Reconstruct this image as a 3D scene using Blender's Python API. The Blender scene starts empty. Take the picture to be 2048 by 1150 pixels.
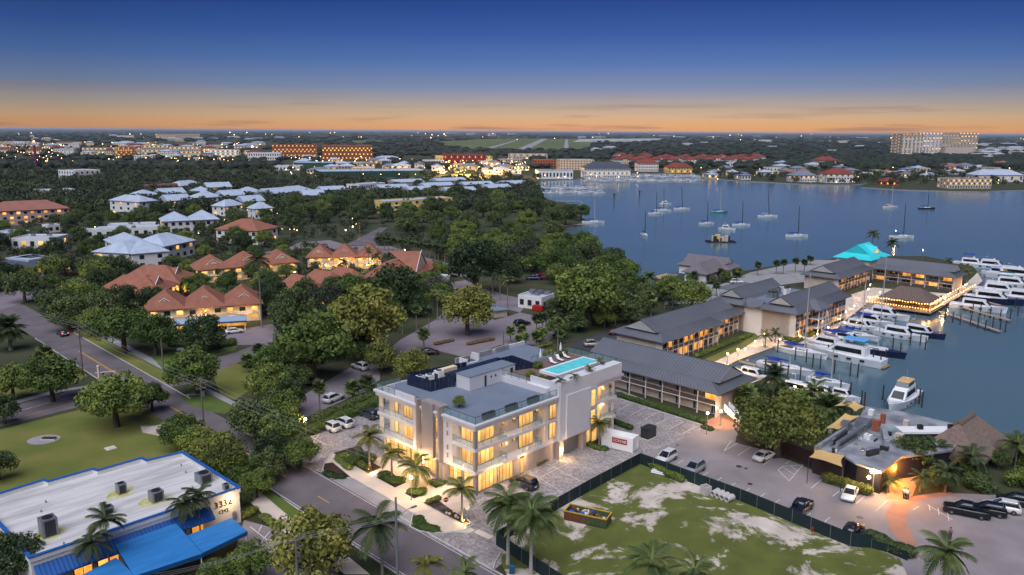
import bpy, math, random
import numpy as np
from mathutils import Vector, Matrix
from mathutils.geometry import tessellate_polygon
rnd = random.Random(7)
SC = bpy.context.scene
COL = SC.collection
# ---------------------------------------------------------------- camera
F, H, CX, CY, HZ, ROLL = 1600.0, 52.0, 1024.0, 575.0, 262.5, math.radians(0.35)
TH = math.atan((CY - HZ) / F)
cam = bpy.data.cameras.new('camera'); co = bpy.data.objects.new('camera', cam); COL.objects.link(co)
cam.sensor_width = 36; cam.lens = F / 2048 * 36; cam.clip_start = 0.5; cam.clip_end = 90000
co.matrix_world = Matrix.Translation((0, 0, H)) @ Matrix.Rotation(math.pi/2 - TH, 4, 'X') @ Matrix.Rotation(ROLL, 4, 'Z')
SC.camera = co
SC.view_settings.view_transform = 'Standard'; SC.view_settings.look = 'None'; SC.view_settings.gamma = 1
SC.view_settings.exposure = 1.4
SC.cycles.max_bounces = 4; SC.cycles.diffuse_bounces = 2; SC.cycles.glossy_bounces = 2
SC.cycles.transparent_max_bounces = 8; SC.cycles.transmission_bounces = 3; SC.cycles.sample_clamp_indirect = 3
SC.cycles.caustics_reflective = False; SC.cycles.caustics_refractive = False
# ---------------------------------------------------------------- dusk sky
FILL_EL, FILL_AZ = 58, 200
def srgb(r, g, b, k=1.0):
    f = lambda c: (c/12.92 if c <= .04045 else ((c+.055)/1.055)**2.4) * k
    return (f(r/255), f(g/255), f(b/255), 1)
wd = bpy.data.worlds.new('World'); SC.world = wd; wd.use_nodes = True
nt = wd.node_tree; N = nt.nodes; LK = nt.links; bg = N['Background']
tc = N.new('ShaderNodeTexCoord'); sx = N.new('ShaderNodeSeparateXYZ'); LK.new(tc.outputs['Generated'], sx.inputs[0])
mr = N.new('ShaderNodeMapRange'); mr.inputs[1].default_value = 0; mr.inputs[2].default_value = .225
LK.new(sx.outputs[2], mr.inputs[0])
rp = N.new('ShaderNodeValToRGB'); LK.new(mr.outputs[0], rp.inputs[0])
els = [(0, (224, 160, 106)), (.03, (223, 166, 114)), (.075, (208, 173, 136)), (.14, (172, 161, 153)), (.23, (120, 137, 170)),
       (.36, (80, 113, 172)), (.5, (53, 88, 157)), (.64, (36, 70, 140)), (.82, (28, 57, 124)), (1, (26, 52, 114))]
cr = rp.color_ramp
while len(cr.elements) < len(els): cr.elements.new(.5)
for e, (p_, c_) in zip(cr.elements, els): e.position = p_; e.color = srgb(*c_)
# thin streaks of cloud low over the horizon
mp = N.new('ShaderNodeMapping'); mp.inputs['Scale'].default_value = (3.2, 3.2, 70); LK.new(tc.outputs['Generated'], mp.inputs[0])
nz = N.new('ShaderNodeTexNoise'); nz.inputs['Scale'].default_value = 1.6; nz.inputs['Detail'].default_value = 5; LK.new(mp.outputs[0], nz.inputs[0])
cm = N.new('ShaderNodeMapRange'); cm.inputs[1].default_value = .53; cm.inputs[2].default_value = .70; LK.new(nz.outputs[0], cm.inputs[0])
cz = N.new('ShaderNodeMapRange'); cz.inputs[1].default_value = .005; cz.inputs[2].default_value = .06; cz.inputs[3].default_value = .85; cz.inputs[4].default_value = 0
LK.new(sx.outputs[2], cz.inputs[0])
mu = N.new('ShaderNodeMath'); mu.operation = 'MULTIPLY'; LK.new(cm.outputs[0], mu.inputs[0]); LK.new(cz.outputs[0], mu.inputs[1])
cmx = N.new('ShaderNodeMixRGB'); cmx.inputs[2].default_value = srgb(150, 118, 108); LK.new(mu.outputs[0], cmx.inputs[0]); LK.new(rp.outputs[0], cmx.inputs[1])
sky = N.new('ShaderNodeTexSky'); sky.sky_type = 'NISHITA'; sky.sun_disc = False
sky.sun_elevation = math.radians(-1.2); sky.sun_rotation = math.radians(10); sky.ozone_density = 3
sm = N.new('ShaderNodeMixRGB'); sm.blend_type = 'ADD'; sm.inputs[0].default_value = .025
gd = N.new('ShaderNodeVectorMath'); gd.operation = 'DOT_PRODUCT'; gd.inputs[1].default_value = (math.sin(math.radians(8)), math.cos(math.radians(8)), 0); LK.new(tc.outputs['Generated'], gd.inputs[0])
gm = N.new('ShaderNodeMapRange'); gm.inputs[1].default_value = .80; gm.inputs[2].default_value = 1.0; gm.inputs[3].default_value = .74; gm.inputs[4].default_value = 1.04; LK.new(gd.outputs['Value'], gm.inputs[0])
gv = N.new('ShaderNodeVectorMath'); gv.operation = 'SCALE'; LK.new(cmx.outputs[0], gv.inputs[0]); LK.new(gm.outputs[0], gv.inputs['Scale']); LK.new(gv.outputs[0], sm.inputs[1]); LK.new(sky.outputs[0], sm.inputs[2]); LK.new(sm.outputs[0], bg.inputs[0])
bg.inputs[1].default_value = .38
sun = bpy.data.lights.new('sun', 'SUN'); so = bpy.data.objects.new('sun', sun); COL.objects.link(so)
sun.energy = 1.5; sun.angle = math.radians(70); sun.color = (.93, .94, 1.0)  # soft overhead fill added to brighten the ground, not the setting sun
so.rotation_euler = (math.radians(90 - FILL_EL), 0, math.radians(180 - FILL_AZ))
# ---------------------------------------------------------------- pixel of the photograph -> point on a level plane
def W(px, py, z=0.0):
    x, y = px - CX, py - CY; c, s = math.cos(ROLL), math.sin(ROLL); x, y = x*c + y*s, -x*s + y*c
    ct, st = math.cos(TH), math.sin(TH); dx, dy, dz = x/F, ct - y/F*st, -st - y/F*ct
    t = (z - H) / dz
    return Vector((dx*t, dy*t, z))
def depth(v):
    return v.y*math.cos(TH) - (v.z - H)*math.sin(TH)
def PM(px, py, z=0.0):                      # pixels per metre there
    return F / depth(W(px, py, z))
class Fr:                                    # a level frame: X axis at azimuth az (clockwise from +Y)
    def __init__(s, o, az):
        s.o = Vector((o[0], o[1], 0)); a = math.radians(az); s.rz = math.pi/2 - a
        s.X = Vector((math.sin(a), math.cos(a), 0)); s.Y = Vector((-math.cos(a), math.sin(a), 0))
    def L(s, px, py, z=0):
        q = W(px, py, z) - s.o; return (q.dot(s.X), q.dot(s.Y))
    def G(s, x, y, z=0):
        v = s.o + s.X*x + s.Y*y; v.z = z; return v
# ---------------------------------------------------------------- materials
MATS = {}; EK = .74
def mk(name, col, rough=.7, var=.18, scale=.6, metal=0, emit=0, ecol=None, col2=None, bump=0, orand=0, spec=.4, detail=4, lo=.35, hi=.65, alpha=1, stretch=None, coat=0):
    m = bpy.data.materials.new(name); m.use_nodes = True; nt = m.node_tree; b = nt.nodes['Principled BSDF']
    b.inputs['Roughness'].default_value = rough; b.inputs['Metallic'].default_value = metal; b.inputs['Specular IOR Level'].default_value = spec
    b.inputs['Coat Weight'].default_value = coat
    c1 = (*col[:3], 1); c2 = (*col2[:3], 1) if col2 else (*[c*(1-var) for c in col[:3]], 1)
    t = nt.nodes.new('ShaderNodeTexCoord'); n = nt.nodes.new('ShaderNodeTexNoise'); n.inputs['Scale'].default_value = scale; n.inputs['Detail'].default_value = detail
    if stretch:
        q = nt.nodes.new('ShaderNodeMapping'); q.inputs['Scale'].default_value = stretch; nt.links.new(t.outputs['Object'], q.inputs[0]); nt.links.new(q.outputs[0], n.inputs[0])
    else: nt.links.new(t.outputs['Object'], n.inputs[0])
    r = nt.nodes.new('ShaderNodeMapRange'); r.inputs[1].default_value = lo; r.inputs[2].default_value = hi; nt.links.new(n.outputs[0], r.inputs[0])
    x = nt.nodes.new('ShaderNodeMixRGB'); x.inputs[1].default_value = c1; x.inputs[2].default_value = c2; nt.links.new(r.outputs[0], x.inputs[0])
    out = x.outputs[0]
    if orand:
        oi = nt.nodes.new('ShaderNodeObjectInfo'); hs = nt.nodes.new('ShaderNodeHueSaturation')
        a = nt.nodes.new('ShaderNodeMapRange'); a.inputs[3].default_value = 1-orand; a.inputs[4].default_value = 1+orand; nt.links.new(oi.outputs['Random'], a.inputs[0])
        a2 = nt.nodes.new('ShaderNodeMapRange'); a2.inputs[3].default_value = .5+.06*orand; a2.inputs[4].default_value = .5-.06*orand; nt.links.new(oi.outputs['Random'], a2.inputs[0])
        nt.links.new(a.outputs[0], hs.inputs['Value']); nt.links.new(a2.outputs[0], hs.inputs['Hue']); nt.links.new(out, hs.inputs['Color']); out = hs.outputs[0]
    nt.links.new(out, b.inputs['Base Color'])
    if emit:
        b.inputs['Emission Color'].default_value = (*(ecol or col)[:3], 1); b.inputs['Emission Strength'].default_value = emit*EK
    if bump:
        bp = nt.nodes.new('ShaderNodeBump'); bp.inputs['Strength'].default_value = bump; bp.inputs['Distance'].default_value = .1
        nt.links.new(n.outputs[0], bp.inputs['Height']); nt.links.new(bp.outputs[0], b.inputs['Normal'])
    if alpha < 1: b.inputs['Alpha'].default_value = alpha
    MATS[name] = m
    return m
def mlit(name, ca, cb, emit, scale=(1.2, 1.2, .9), orand=.35):     # a lit window: glossy glass with the room's glow put in as emission, stronger towards the top
    m = mk(name, (.1, .08, .05), rough=.08, spec=.5); nt = m.node_tree; b = nt.nodes['Principled BSDF']
    t = nt.nodes.new('ShaderNodeTexCoord'); q = nt.nodes.new('ShaderNodeMapping'); q.inputs['Scale'].default_value = scale
    oi = nt.nodes.new('ShaderNodeObjectInfo'); nt.links.new(oi.outputs['Location'], q.inputs['Location'])
    nt.links.new(t.outputs['Object'], q.inputs[0])
    n = nt.nodes.new('ShaderNodeTexNoise'); n.inputs['Scale'].default_value = 1.0; n.inputs['Detail'].default_value = 3; nt.links.new(q.outputs[0], n.inputs[0])
    r = nt.nodes.new('ShaderNodeMapRange'); r.inputs[1].default_value = .4; r.inputs[2].default_value = .62; nt.links.new(n.outputs[0], r.inputs[0])
    x = nt.nodes.new('ShaderNodeMixRGB'); x.inputs[1].default_value = (*ca, 1); x.inputs[2].default_value = (*cb, 1); nt.links.new(r.outputs[0], x.inputs[0])
    sp = nt.nodes.new('ShaderNodeSeparateXYZ'); nt.links.new(t.outputs['Object'], sp.inputs[0]); mz = nt.nodes.new('ShaderNodeMapRange'); mz.inputs[1].default_value = 0; mz.inputs[2].default_value = 2.0; mz.inputs[3].default_value = .62; mz.inputs[4].default_value = 1.1; nt.links.new(sp.outputs[2], mz.inputs[0])
    vm = nt.nodes.new('ShaderNodeVectorMath'); vm.operation = 'SCALE'; nt.links.new(x.outputs[0], vm.inputs[0]); nt.links.new(mz.outputs[0], vm.inputs['Scale']); nt.links.new(vm.outputs[0], b.inputs['Emission Color'])
    a = nt.nodes.new('ShaderNodeMapRange'); a.inputs[3].default_value = emit*EK*(1-orand); a.inputs[4].default_value = emit*EK*(1+orand); nt.links.new(oi.outputs['Random'], a.inputs[0])
    nt.links.new(a.outputs[0], b.inputs['Emission Strength'])
    return m
# ---------------------------------------------------------------- mesh building
class MB:
    def __init__(s): s.v = []; s.f = []; s.m = []; s.cur = 0
    def mat(s, i): s.cur = i; return s
    def add(s, vs, fs):
        o = len(s.v); s.v += [tuple(v) for v in vs]
        for f in fs: s.f.append([i+o for i in f]); s.m.append(s.cur)
        return s
    def quad(s, *p): return s.add(p, [list(range(len(p)))])
    def box(s, x0, x1, y0, y1, z0, z1):
        v = [(x, y, z) for z in (z0, z1) for y in (y0, y1) for x in (x0, x1)]
        return s.add(v, [(0,2,3,1), (4,5,7,6), (0,1,5,4), (2,6,7,3), (0,4,6,2), (1,3,7,5)])
    def cbox(s, x, y, z, a, b, c): return s.box(x-a/2, x+a/2, y-b/2, y+b/2, z, z+c)
    def rbox(s, c, ux, lx, ly, z0, z1):       # box turned to the level direction ux
        ux = Vector((ux[0], ux[1], 0)).normalized(); uy = Vector((-ux.y, ux.x, 0)); c = Vector((c[0], c[1], 0)); v = []
        for z in (z0, z1):
            for b in (-1, 1):
                for a in (-1, 1):
                    p = c + ux*a*lx/2 + uy*b*ly/2; v.append((p.x, p.y, z))
        return s.add(v, [(0,2,3,1), (4,5,7,6), (0,1,5,4), (2,6,7,3), (0,4,6,2), (1,3,7,5)])
    def prism(s, poly, z0, z1, top=True, bot=True):
        n = len(poly); a = sum(poly[i][0]*poly[(i+1)%n][1] - poly[(i+1)%n][0]*poly[i][1] for i in range(n))
        if a < 0: poly = poly[::-1]
        vs = [(p[0], p[1], z0) for p in poly] + [(p[0], p[1], z1) for p in poly]
        fs = [(i, (i+1)%n, n+(i+1)%n, n+i) for i in range(n)]
        tr = tessellate_polygon([[Vector((p[0], p[1], 0)) for p in poly]])
        for t in tr:
            A, B, C = [Vector(poly[i][:2]) for i in t]
            t = t if (B-A).cross(C-A) > 0 else t[::-1]
            if top: fs.append([i+n for i in t])
            if bot: fs.append(list(t)[::-1])
        return s.add(vs, fs)
    def tube(s, p0, p1, r0, r1=None, n=8, cap=True):
        r1 = r0 if r1 is None else r1; p0 = Vector(p0); p1 = Vector(p1); d = (p1-p0).normalized()
        a = d.orthogonal().normalized(); b = d.cross(a); vs = []
        for p, r in ((p0, r0), (p1, r1)):
            for i in range(n):
                t = 2*math.pi*i/n; vs.append(p + a*math.cos(t)*r + b*math.sin(t)*r)
        fs = [(i, (i+1)%n, n+(i+1)%n, n+i) for i in range(n)]
        if cap: fs += [list(range(n))[::-1], list(range(n, 2*n))]
        return s.add(vs, fs)
    def path(s, pts, rs, n=7):
        pts = [Vector(p) for p in pts]; vs = []
        for k, (p, r) in enumerate(zip(pts, rs)):
            d = (pts[min(k+1, len(pts)-1)] - pts[max(k-1, 0)]).normalized()
            a = d.cross(Vector((.3, .9, .1))).normalized(); b = d.cross(a)
            for i in range(n):
                t = 2*math.pi*i/n; vs.append(p + a*math.cos(t)*r + b*math.sin(t)*r)
        fs = []
        for k in range(len(pts)-1):
            for i in range(n): fs.append((k*n+i, k*n+(i+1)%n, (k+1)*n+(i+1)%n, (k+1)*n+i))
        fs.append(list(range((len(pts)-1)*n, len(pts)*n)))
        return s.add(vs, fs)
    def loft(s, rings, close=True, caps=True):
        n = len(rings[0]); vs = [p for r in rings for p in r]; fs = []
        for k in range(len(rings)-1):
            for i in range(n if close else n-1): fs.append((k*n+i, k*n+(i+1)%n, (k+1)*n+(i+1)%n, (k+1)*n+i))
        if caps: fs += [list(range(n))[::-1], list(range((len(rings)-1)*n, len(rings)*n))]
        return s.add(vs, fs)
    def ball(s, c, r, n=8, k=5, sz=1.0):
        rings = []
        for j in range(k+1):
            t = math.pi*j/k; rr = max(math.sin(t), .02)*r
            rings.append([(c[0]+rr*math.cos(2*math.pi*i/n), c[1]+rr*math.sin(2*math.pi*i/n), c[2]-math.cos(t)*r*sz) for i in range(n)])
        return s.loft(rings)
    def mesh(s, name, mats, smooth=False):
        me = bpy.data.meshes.new(name); me.from_pydata(s.v, [], s.f)
        for m in (mats if isinstance(mats, (list, tuple)) else [mats]): me.materials.append(MATS[m] if isinstance(m, str) else m)
        if max(s.m, default=0) > 0: me.polygons.foreach_set('material_index', s.m)
        if smooth: me.polygons.foreach_set('use_smooth', [True]*len(s.f))
        me.update(); return me
    def build(s, name, mats, parent=None, loc=None, rz=0, smooth=False):
        return ob(name, s.mesh(name, mats, smooth), parent, loc, rz)
def ob(name, me, parent=None, loc=None, rz=0, sc=None):
    o = bpy.data.objects.new(name, me); COL.objects.link(o)
    if parent: o.parent = parent
    if loc is not None: o.location = loc
    if rz: o.rotation_euler = (0, 0, rz)
    if sc is not None: o.scale = sc if hasattr(sc, '__len__') else (sc, sc, sc)
    return o
def tag(o, label=None, cat=None, group=None, kind=None):
    if label: o['label'] = label
    if cat: o['category'] = cat
    if group: o['group'] = group
    if kind: o['kind'] = kind
    return o
def thing(name, label, cat, loc=(0, 0, 0), rz=0, group=None):
    return tag(ob(name, None, None, loc, rz), label, cat, group)
def copy_tree(o, parent=None):
    c = o.copy(); COL.objects.link(c); c.parent = parent
    for ch in o.children: copy_tree(ch, c)
    return c
def dup(root, loc, rz=0, label=None, group=None, sc=None):
    c = copy_tree(root); c.location = loc; c.rotation_euler = (0, 0, rz)
    if sc is not None: c.scale = sc if hasattr(sc, '__len__') else (sc, sc, sc)
    if label: c['label'] = label
    if group: c['group'] = group
    return c
FOOT = []                                     # footprints kept free of scattered trees
def foot(poly): FOOT.append([(p[0], p[1]) for p in poly]); return poly
def inside(x, y, poly):
    c = False; n = len(poly); j = n-1
    for i in range(n):
        xi, yi = poly[i][0], poly[i][1]; xj, yj = poly[j][0], poly[j][1]
        if (yi > y) != (yj > y) and x < (xj-xi)*(y-yi)/(yj-yi)+xi: c = not c
        j = i
    return c
def wp(px, z=0): return [W(a, b, z) for a, b in px]
def sheet(name, pts, z, m, free=True, holes=()):
    loops = [[Vector((p[0], p[1], 0)) for p in pts]] + [[Vector((p[0], p[1], 0)) for p in h] for h in holes]
    flat = [p for l in loops for p in l]; fs = []
    for t in tessellate_polygon(loops):
        A, B, C = [flat[i].to_2d() for i in t]; fs.append(t if (B-A).cross(C-A) > 0 else t[::-1])
    b = MB(); b.add([(p.x, p.y, z) for p in flat], fs)
    o = tag(b.build(name, m), kind='structure')
    if free: foot(pts)
    return o
def ps(name, px, z, m, free=True): return sheet(name, wp(px), z, m, free)
def kerb(pts, w=.16, h=.13, closed=False, z=0, name='kerb', m='kerb_concrete', parent=None):
    b = MB(); n = len(pts); ps_ = [Vector((p[0], p[1], 0)) for p in pts]
    for i in range(n if closed else n-1):
        p, q = ps_[i], ps_[(i+1) % n]; d = (q-p)
        if d.length < .01: continue
        b.rbox((p+q)/2, d, d.length + w*.5, w, z, z+h + .002*(i % 2))
    o = b.build(name, m, parent)
    if not parent: tag(o, kind='structure')
    return o
def strip(p, q, w, z, m, name, parent=None):
    p = Vector(p); q = Vector(q); d = (q-p).normalized(); s = Vector((-d.y, d.x, 0))*w/2
    return MB().quad((p-s).to_2d().to_3d()+Vector((0,0,z)), (q-s).to_2d().to_3d()+Vector((0,0,z)), (q+s).to_2d().to_3d()+Vector((0,0,z)), (p+s).to_2d().to_3d()+Vector((0,0,z))).build(name, m, parent)
LAMPS = []
def lamp(loc, power, col=(1, .62, .28), r=.12):
    l = bpy.data.lights.new('lamp_light', 'POINT'); l.energy = power*3.2; l.color = col; l.shadow_soft_size = r
    o = bpy.data.objects.new('lamp_light', l); COL.objects.link(o); o.location = loc; return o
# ---- the palette
mk('asphalt', srgb(110, 102, 106), .9, .34, .22, detail=10, bump=.1, lo=.3, hi=.7); mk('asphalt_dark', srgb(62, 62, 70), .9, .2, .3); mk('lot_asphalt', srgb(144, 136, 138), .9, .32, .16, detail=11, lo=.32, hi=.72)
mk('drive', srgb(128, 118, 124), .9, .15, .3)
mk('concrete', srgb(204, 190, 176), .85, .14, .35, detail=7); mk('kerb_concrete', srgb(196, 190, 186), .8, .2, .6); mk('concrete_grey', srgb(150, 148, 150), .85, .2, .4)
mk('ground_green', srgb(44, 54, 30), .95, .3, .08, col2=srgb(66, 66, 42), detail=9); mk('grass', srgb(88, 98, 38), .95, .2, .12, col2=srgb(112, 110, 52), detail=9, bump=.4)
mk('grass_dark', srgb(72, 94, 36), .95, .2, .2, col2=srgb(92, 104, 44), detail=8, bump=.4)
mk('line_white', srgb(215, 215, 215), .7, .25, 2); mk('line_yellow', srgb(225, 160, 50), .7, .2, 2)
mk('mulch', srgb(60, 42, 36), .95, .4, 1.5); mk('red_path', srgb(168, 122, 104), .85, .15, .5)
mk('white_wall', srgb(222, 220, 218), .7, .06, .4); mk('cream_wall', srgb(224, 204, 172), .8, .08, .4); mk('grey_wall', srgb(150, 140, 134), .8, .12, .5, stretch=(1, 1, .25)); mk('stone_wall', srgb(172, 156, 146), .85, .16, .8, stretch=(1, 1, .2))
mk('white_paint', srgb(228, 228, 228), .5, .05, .4); mk('dark_metal', (.03, .032, .036), .45, .2); mk('black', (.012, .012, .014), .6, .2); mk('steel', srgb(150, 152, 156), .4, .2, metal=.6)
mk('roof_grey', srgb(112, 122, 138), .85, .12, .25, detail=7); mk('navy_screen', srgb(26, 40, 66), .5, .2, .8); mk('wood', srgb(120, 92, 66), .8, .3, 1.2, stretch=(1, 1, 6)); mk('wood_dark', srgb(62, 52, 46), .85, .3, 1.2); mk('wood_grey', srgb(132, 118, 108), .85, .25, .9)
mk('dark_glass', (.02, .026, .034), .08, .2, spec=.8); mk('bark', srgb(84, 72, 60), .95, .35, 2.5, bump=.5); mk('palm_bark', srgb(132, 122, 110), .9, .25, 3, stretch=(1, 1, 4), bump=.4)
mk('glass_rail', srgb(150, 190, 190), .06, .05, alpha=.16, spec=.6)
mlit('lit', (1, .60, .18), (1, .40, .06), .75, orand=.55); mlit('lit_hero', (1, .62, .20), (1, .42, .08), .60, (1.1, 1.1, .8), .3); mlit('lit_orange', (1, .46, .08), (1, .30, .03), .7, orand=.5)
mk('bulb', (1, .9, .7), emit=22, ecol=(1, .62, .25)); mk('bulb_white', (1, .95, .9), emit=14, ecol=(1, .86, .66)); mk('glow', (1, .7, .3), emit=2.2, ecol=(1, .50, .12)); mk('tail_red', (.5, .01, .01), emit=6, ecol=(1, .1, .03))
# ================================================================ shared builders
_PC = {}
def pane_mesh(w, h, m):
    k = (round(w, 2), round(h, 2), m)
    if k not in _PC: _PC[k] = MB().box(-w/2, w/2, -.015, .015, 0, h).mesh('pane', m)
    return _PC[k]
_FC = {}
def frame_mesh(w, h, n, rows, m, t, d):
    k = (round(w, 2), round(h, 2), n, rows, m, t, d)
    if k not in _FC:
        b = MB(); b.box(0, w, -d, .02, 0, t); b.box(0, w, -d, .02, h-t, h)
        for i in range(n+1):
            x = w*i/n; b.box(max(0, x-t/2), min(w, x+t/2) if i else t, -d+.002, .018, t, h-t)
        for r in range(1, rows):
            z = h*(.72 if rows == 2 else r/rows); b.box(t, w-t, -d+.004, .016, z-t/2, z+t/2)
        _FC[k] = b.mesh('window', m)
    return _FC[k]
def win(parent, p0, p1, z0, z1, n=2, m='lit', rows=1, fr='dark_metal', t=.07, d=.07, name='window', panes=True):
    p0 = Vector((p0[0], p0[1], 0)); p1 = Vector((p1[0], p1[1], 0)); D = p1-p0; w = D.length; a = math.atan2(D.y, D.x); h = z1-z0
    o = ob(name, frame_mesh(w, h, n, rows, fr, t, d), parent, (p0.x, p0.y, z0), a)
    for i in range(n):
        mm = m[i % len(m)] if isinstance(m, (list, tuple)) else m
        ob('pane', pane_mesh(w/n - t, h - 2*t, mm), o, (w*(i+.5)/n, -.035, t))
    return o
_RC = {}
def rail(parent, p0, p1, z, h=1.05, n=None, glass='glass_rail', cap='steel', name='balcony_railing'):
    """glass balustrade: posts and rail in one mesh, every glass panel a sub-part"""
    p0 = Vector((p0[0], p0[1], 0)); p1 = Vector((p1[0], p1[1], 0)); D = p1-p0; w = D.length; a = math.atan2(D.y, D.x); n = n or max(1, round(w/1.6))
    k = (round(w, 2), round(h, 2), n, cap)
    if k not in _RC:
        b = MB(); b.box(0, w, -.03, .03, h-.05, h)
        for i in range(n+1): b.box(w*i/n-.02, w*i/n+.02, -.02, .02, 0, h-.05)
        _RC[k] = b.mesh(name, cap)
    o = ob(name, _RC[k], parent, (p0.x, p0.y, z), a)
    for i in range(n): ob('glass_panel', pane_mesh(w/n-.06, h-.1, glass), o, (w*(i+.5)/n, 0, .04))
    return o
def bar_rail(parent, p0, p1, z, h=1.0, m='white_paint', gap=.25, name='railing'):
    p0 = Vector((p0[0], p0[1], 0)); p1 = Vector((p1[0], p1[1], 0)); D = p1-p0; w = D.length; a = math.atan2(D.y, D.x)
    b = MB(); b.box(0, w, -.03, .03, h-.06, h); b.box(0, w, -.02, .02, .08, .14)
    for i in range(int(w/gap)+1): b.box(i*gap-.018, i*gap+.018, -.018, .018, .14, h-.06)
    return b.build(name, m, parent, (p0.x, p0.y, z), a)
def wallbox(b, poly, z0, z1): return b.prism(poly, z0, z1)
def rect(x0, x1, y0, y1): return [(x0, y0), (x1, y0), (x1, y1), (x0, y1)]
def hiproof(b, x0, x1, y0, y1, z, h, inset=None, th=.25, ax='x'):
    """hipped roof with a little thickness; ridge along ax; inset 0 = gable"""
    w = (y1-y0) if ax == 'x' else (x1-x0); i = w/2 if inset is None else inset
    cx, cy = (x0+x1)/2, (y0+y1)/2
    r0, r1 = ((x0+i, cy), (x1-i, cy)) if ax == 'x' else ((cx, y0+i), (cx, y1-i))
    v = [(x0, y0, z), (x1, y0, z), (x1, y1, z), (x0, y1, z), (r0[0], r0[1], z+h), (r1[0], r1[1], z+h)]
    v2 = [(x0, y0, z-th), (x1, y0, z-th), (x1, y1, z-th), (x0, y1, z-th)]
    o = 6
    f = [(0, 1, 5, 4), (1, 2, 5), (2, 3, 4, 5), (3, 0, 4)] if ax == 'x' else [(0, 1, 4), (1, 2, 5, 4), (2, 3, 5), (3, 0, 4, 5)]
    f += [(0+o, 1+o, 1, 0), (1+o, 2+o, 2, 1), (2+o, 3+o, 3, 2), (3+o, 0+o, 0, 3), (3+o, 2+o, 1+o, 0+o)]
    return b.add(v+v2, f)
def dutch(b, x0, x1, y0, y1, z, h1, h2, inset, gi, th=.22):
    """gablet (dutch gable) roof, ridge along x: a hip skirt below, a gable standing on it. Returns seam helper data"""
    k = h1/(h1+h2); cy = (y0+y1)/2; w = (y1-y0)/2
    a0, a1 = x0+inset, x1-inset; ya, yb = y0+w*k, y1-w*k; zm = z+h1; zt = z+h1+h2
    v = [(x0,y0,z),(x1,y0,z),(x1,y1,z),(x0,y1,z), (a0,ya,zm),(a1,ya,zm),(a1,yb,zm),(a0,yb,zm), (a0-gi,ya-.12,zm-.02),(a1+gi,ya-.12,zm-.02),(a1+gi,yb+.12,zm-.02),(a0-gi,yb+.12,zm-.02),(a0-gi,cy,zt),(a1+gi,cy,zt)]
    f = [(0,1,5,4),(1,2,6,5),(2,3,7,6),(3,0,4,7), (8,9,13,12),(10,11,12,13)]
    b.add(v, f); o = len(b.v)
    b.add([(x0,y0,z-th),(x1,y0,z-th),(x1,y1,z-th),(x0,y1,z-th),(x0,y0,z),(x1,y0,z),(x1,y1,z),(x0,y1,z)], [(0,1,5,4),(1,2,6,5),(2,3,7,6),(3,0,4,7),(3,2,1,0)])
    return dict(a0=a0-gi, a1=a1+gi, ya=ya, yb=yb, zm=zm, zt=zt, cy=cy)
def seams(b, p0, p1, q0, q1, n, r=.035):
    """standing seams running from line p0-p1 (eave) to q0-q1 (ridge)"""
    p0, p1, q0, q1 = map(Vector, (p0, p1, q0, q1)); nn = (p1-p0).cross(q0-p0).normalized()
    if nn.z < 0: nn = -nn
    for i in range(1, n):
        a = p0.lerp(p1, i/n); c = q0.lerp(q1, i/n); d = (c-a)
        if d.length < .3: continue
        s = d.normalized().cross(nn)*r
        b.add([a-s, a+s, c+s, c-s, a-s+nn*.07, a+s+nn*.07, c+s+nn*.07, c-s+nn*.07], [(4,5,6,7),(0,4,7,3),(1,2,6,5)])
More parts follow.
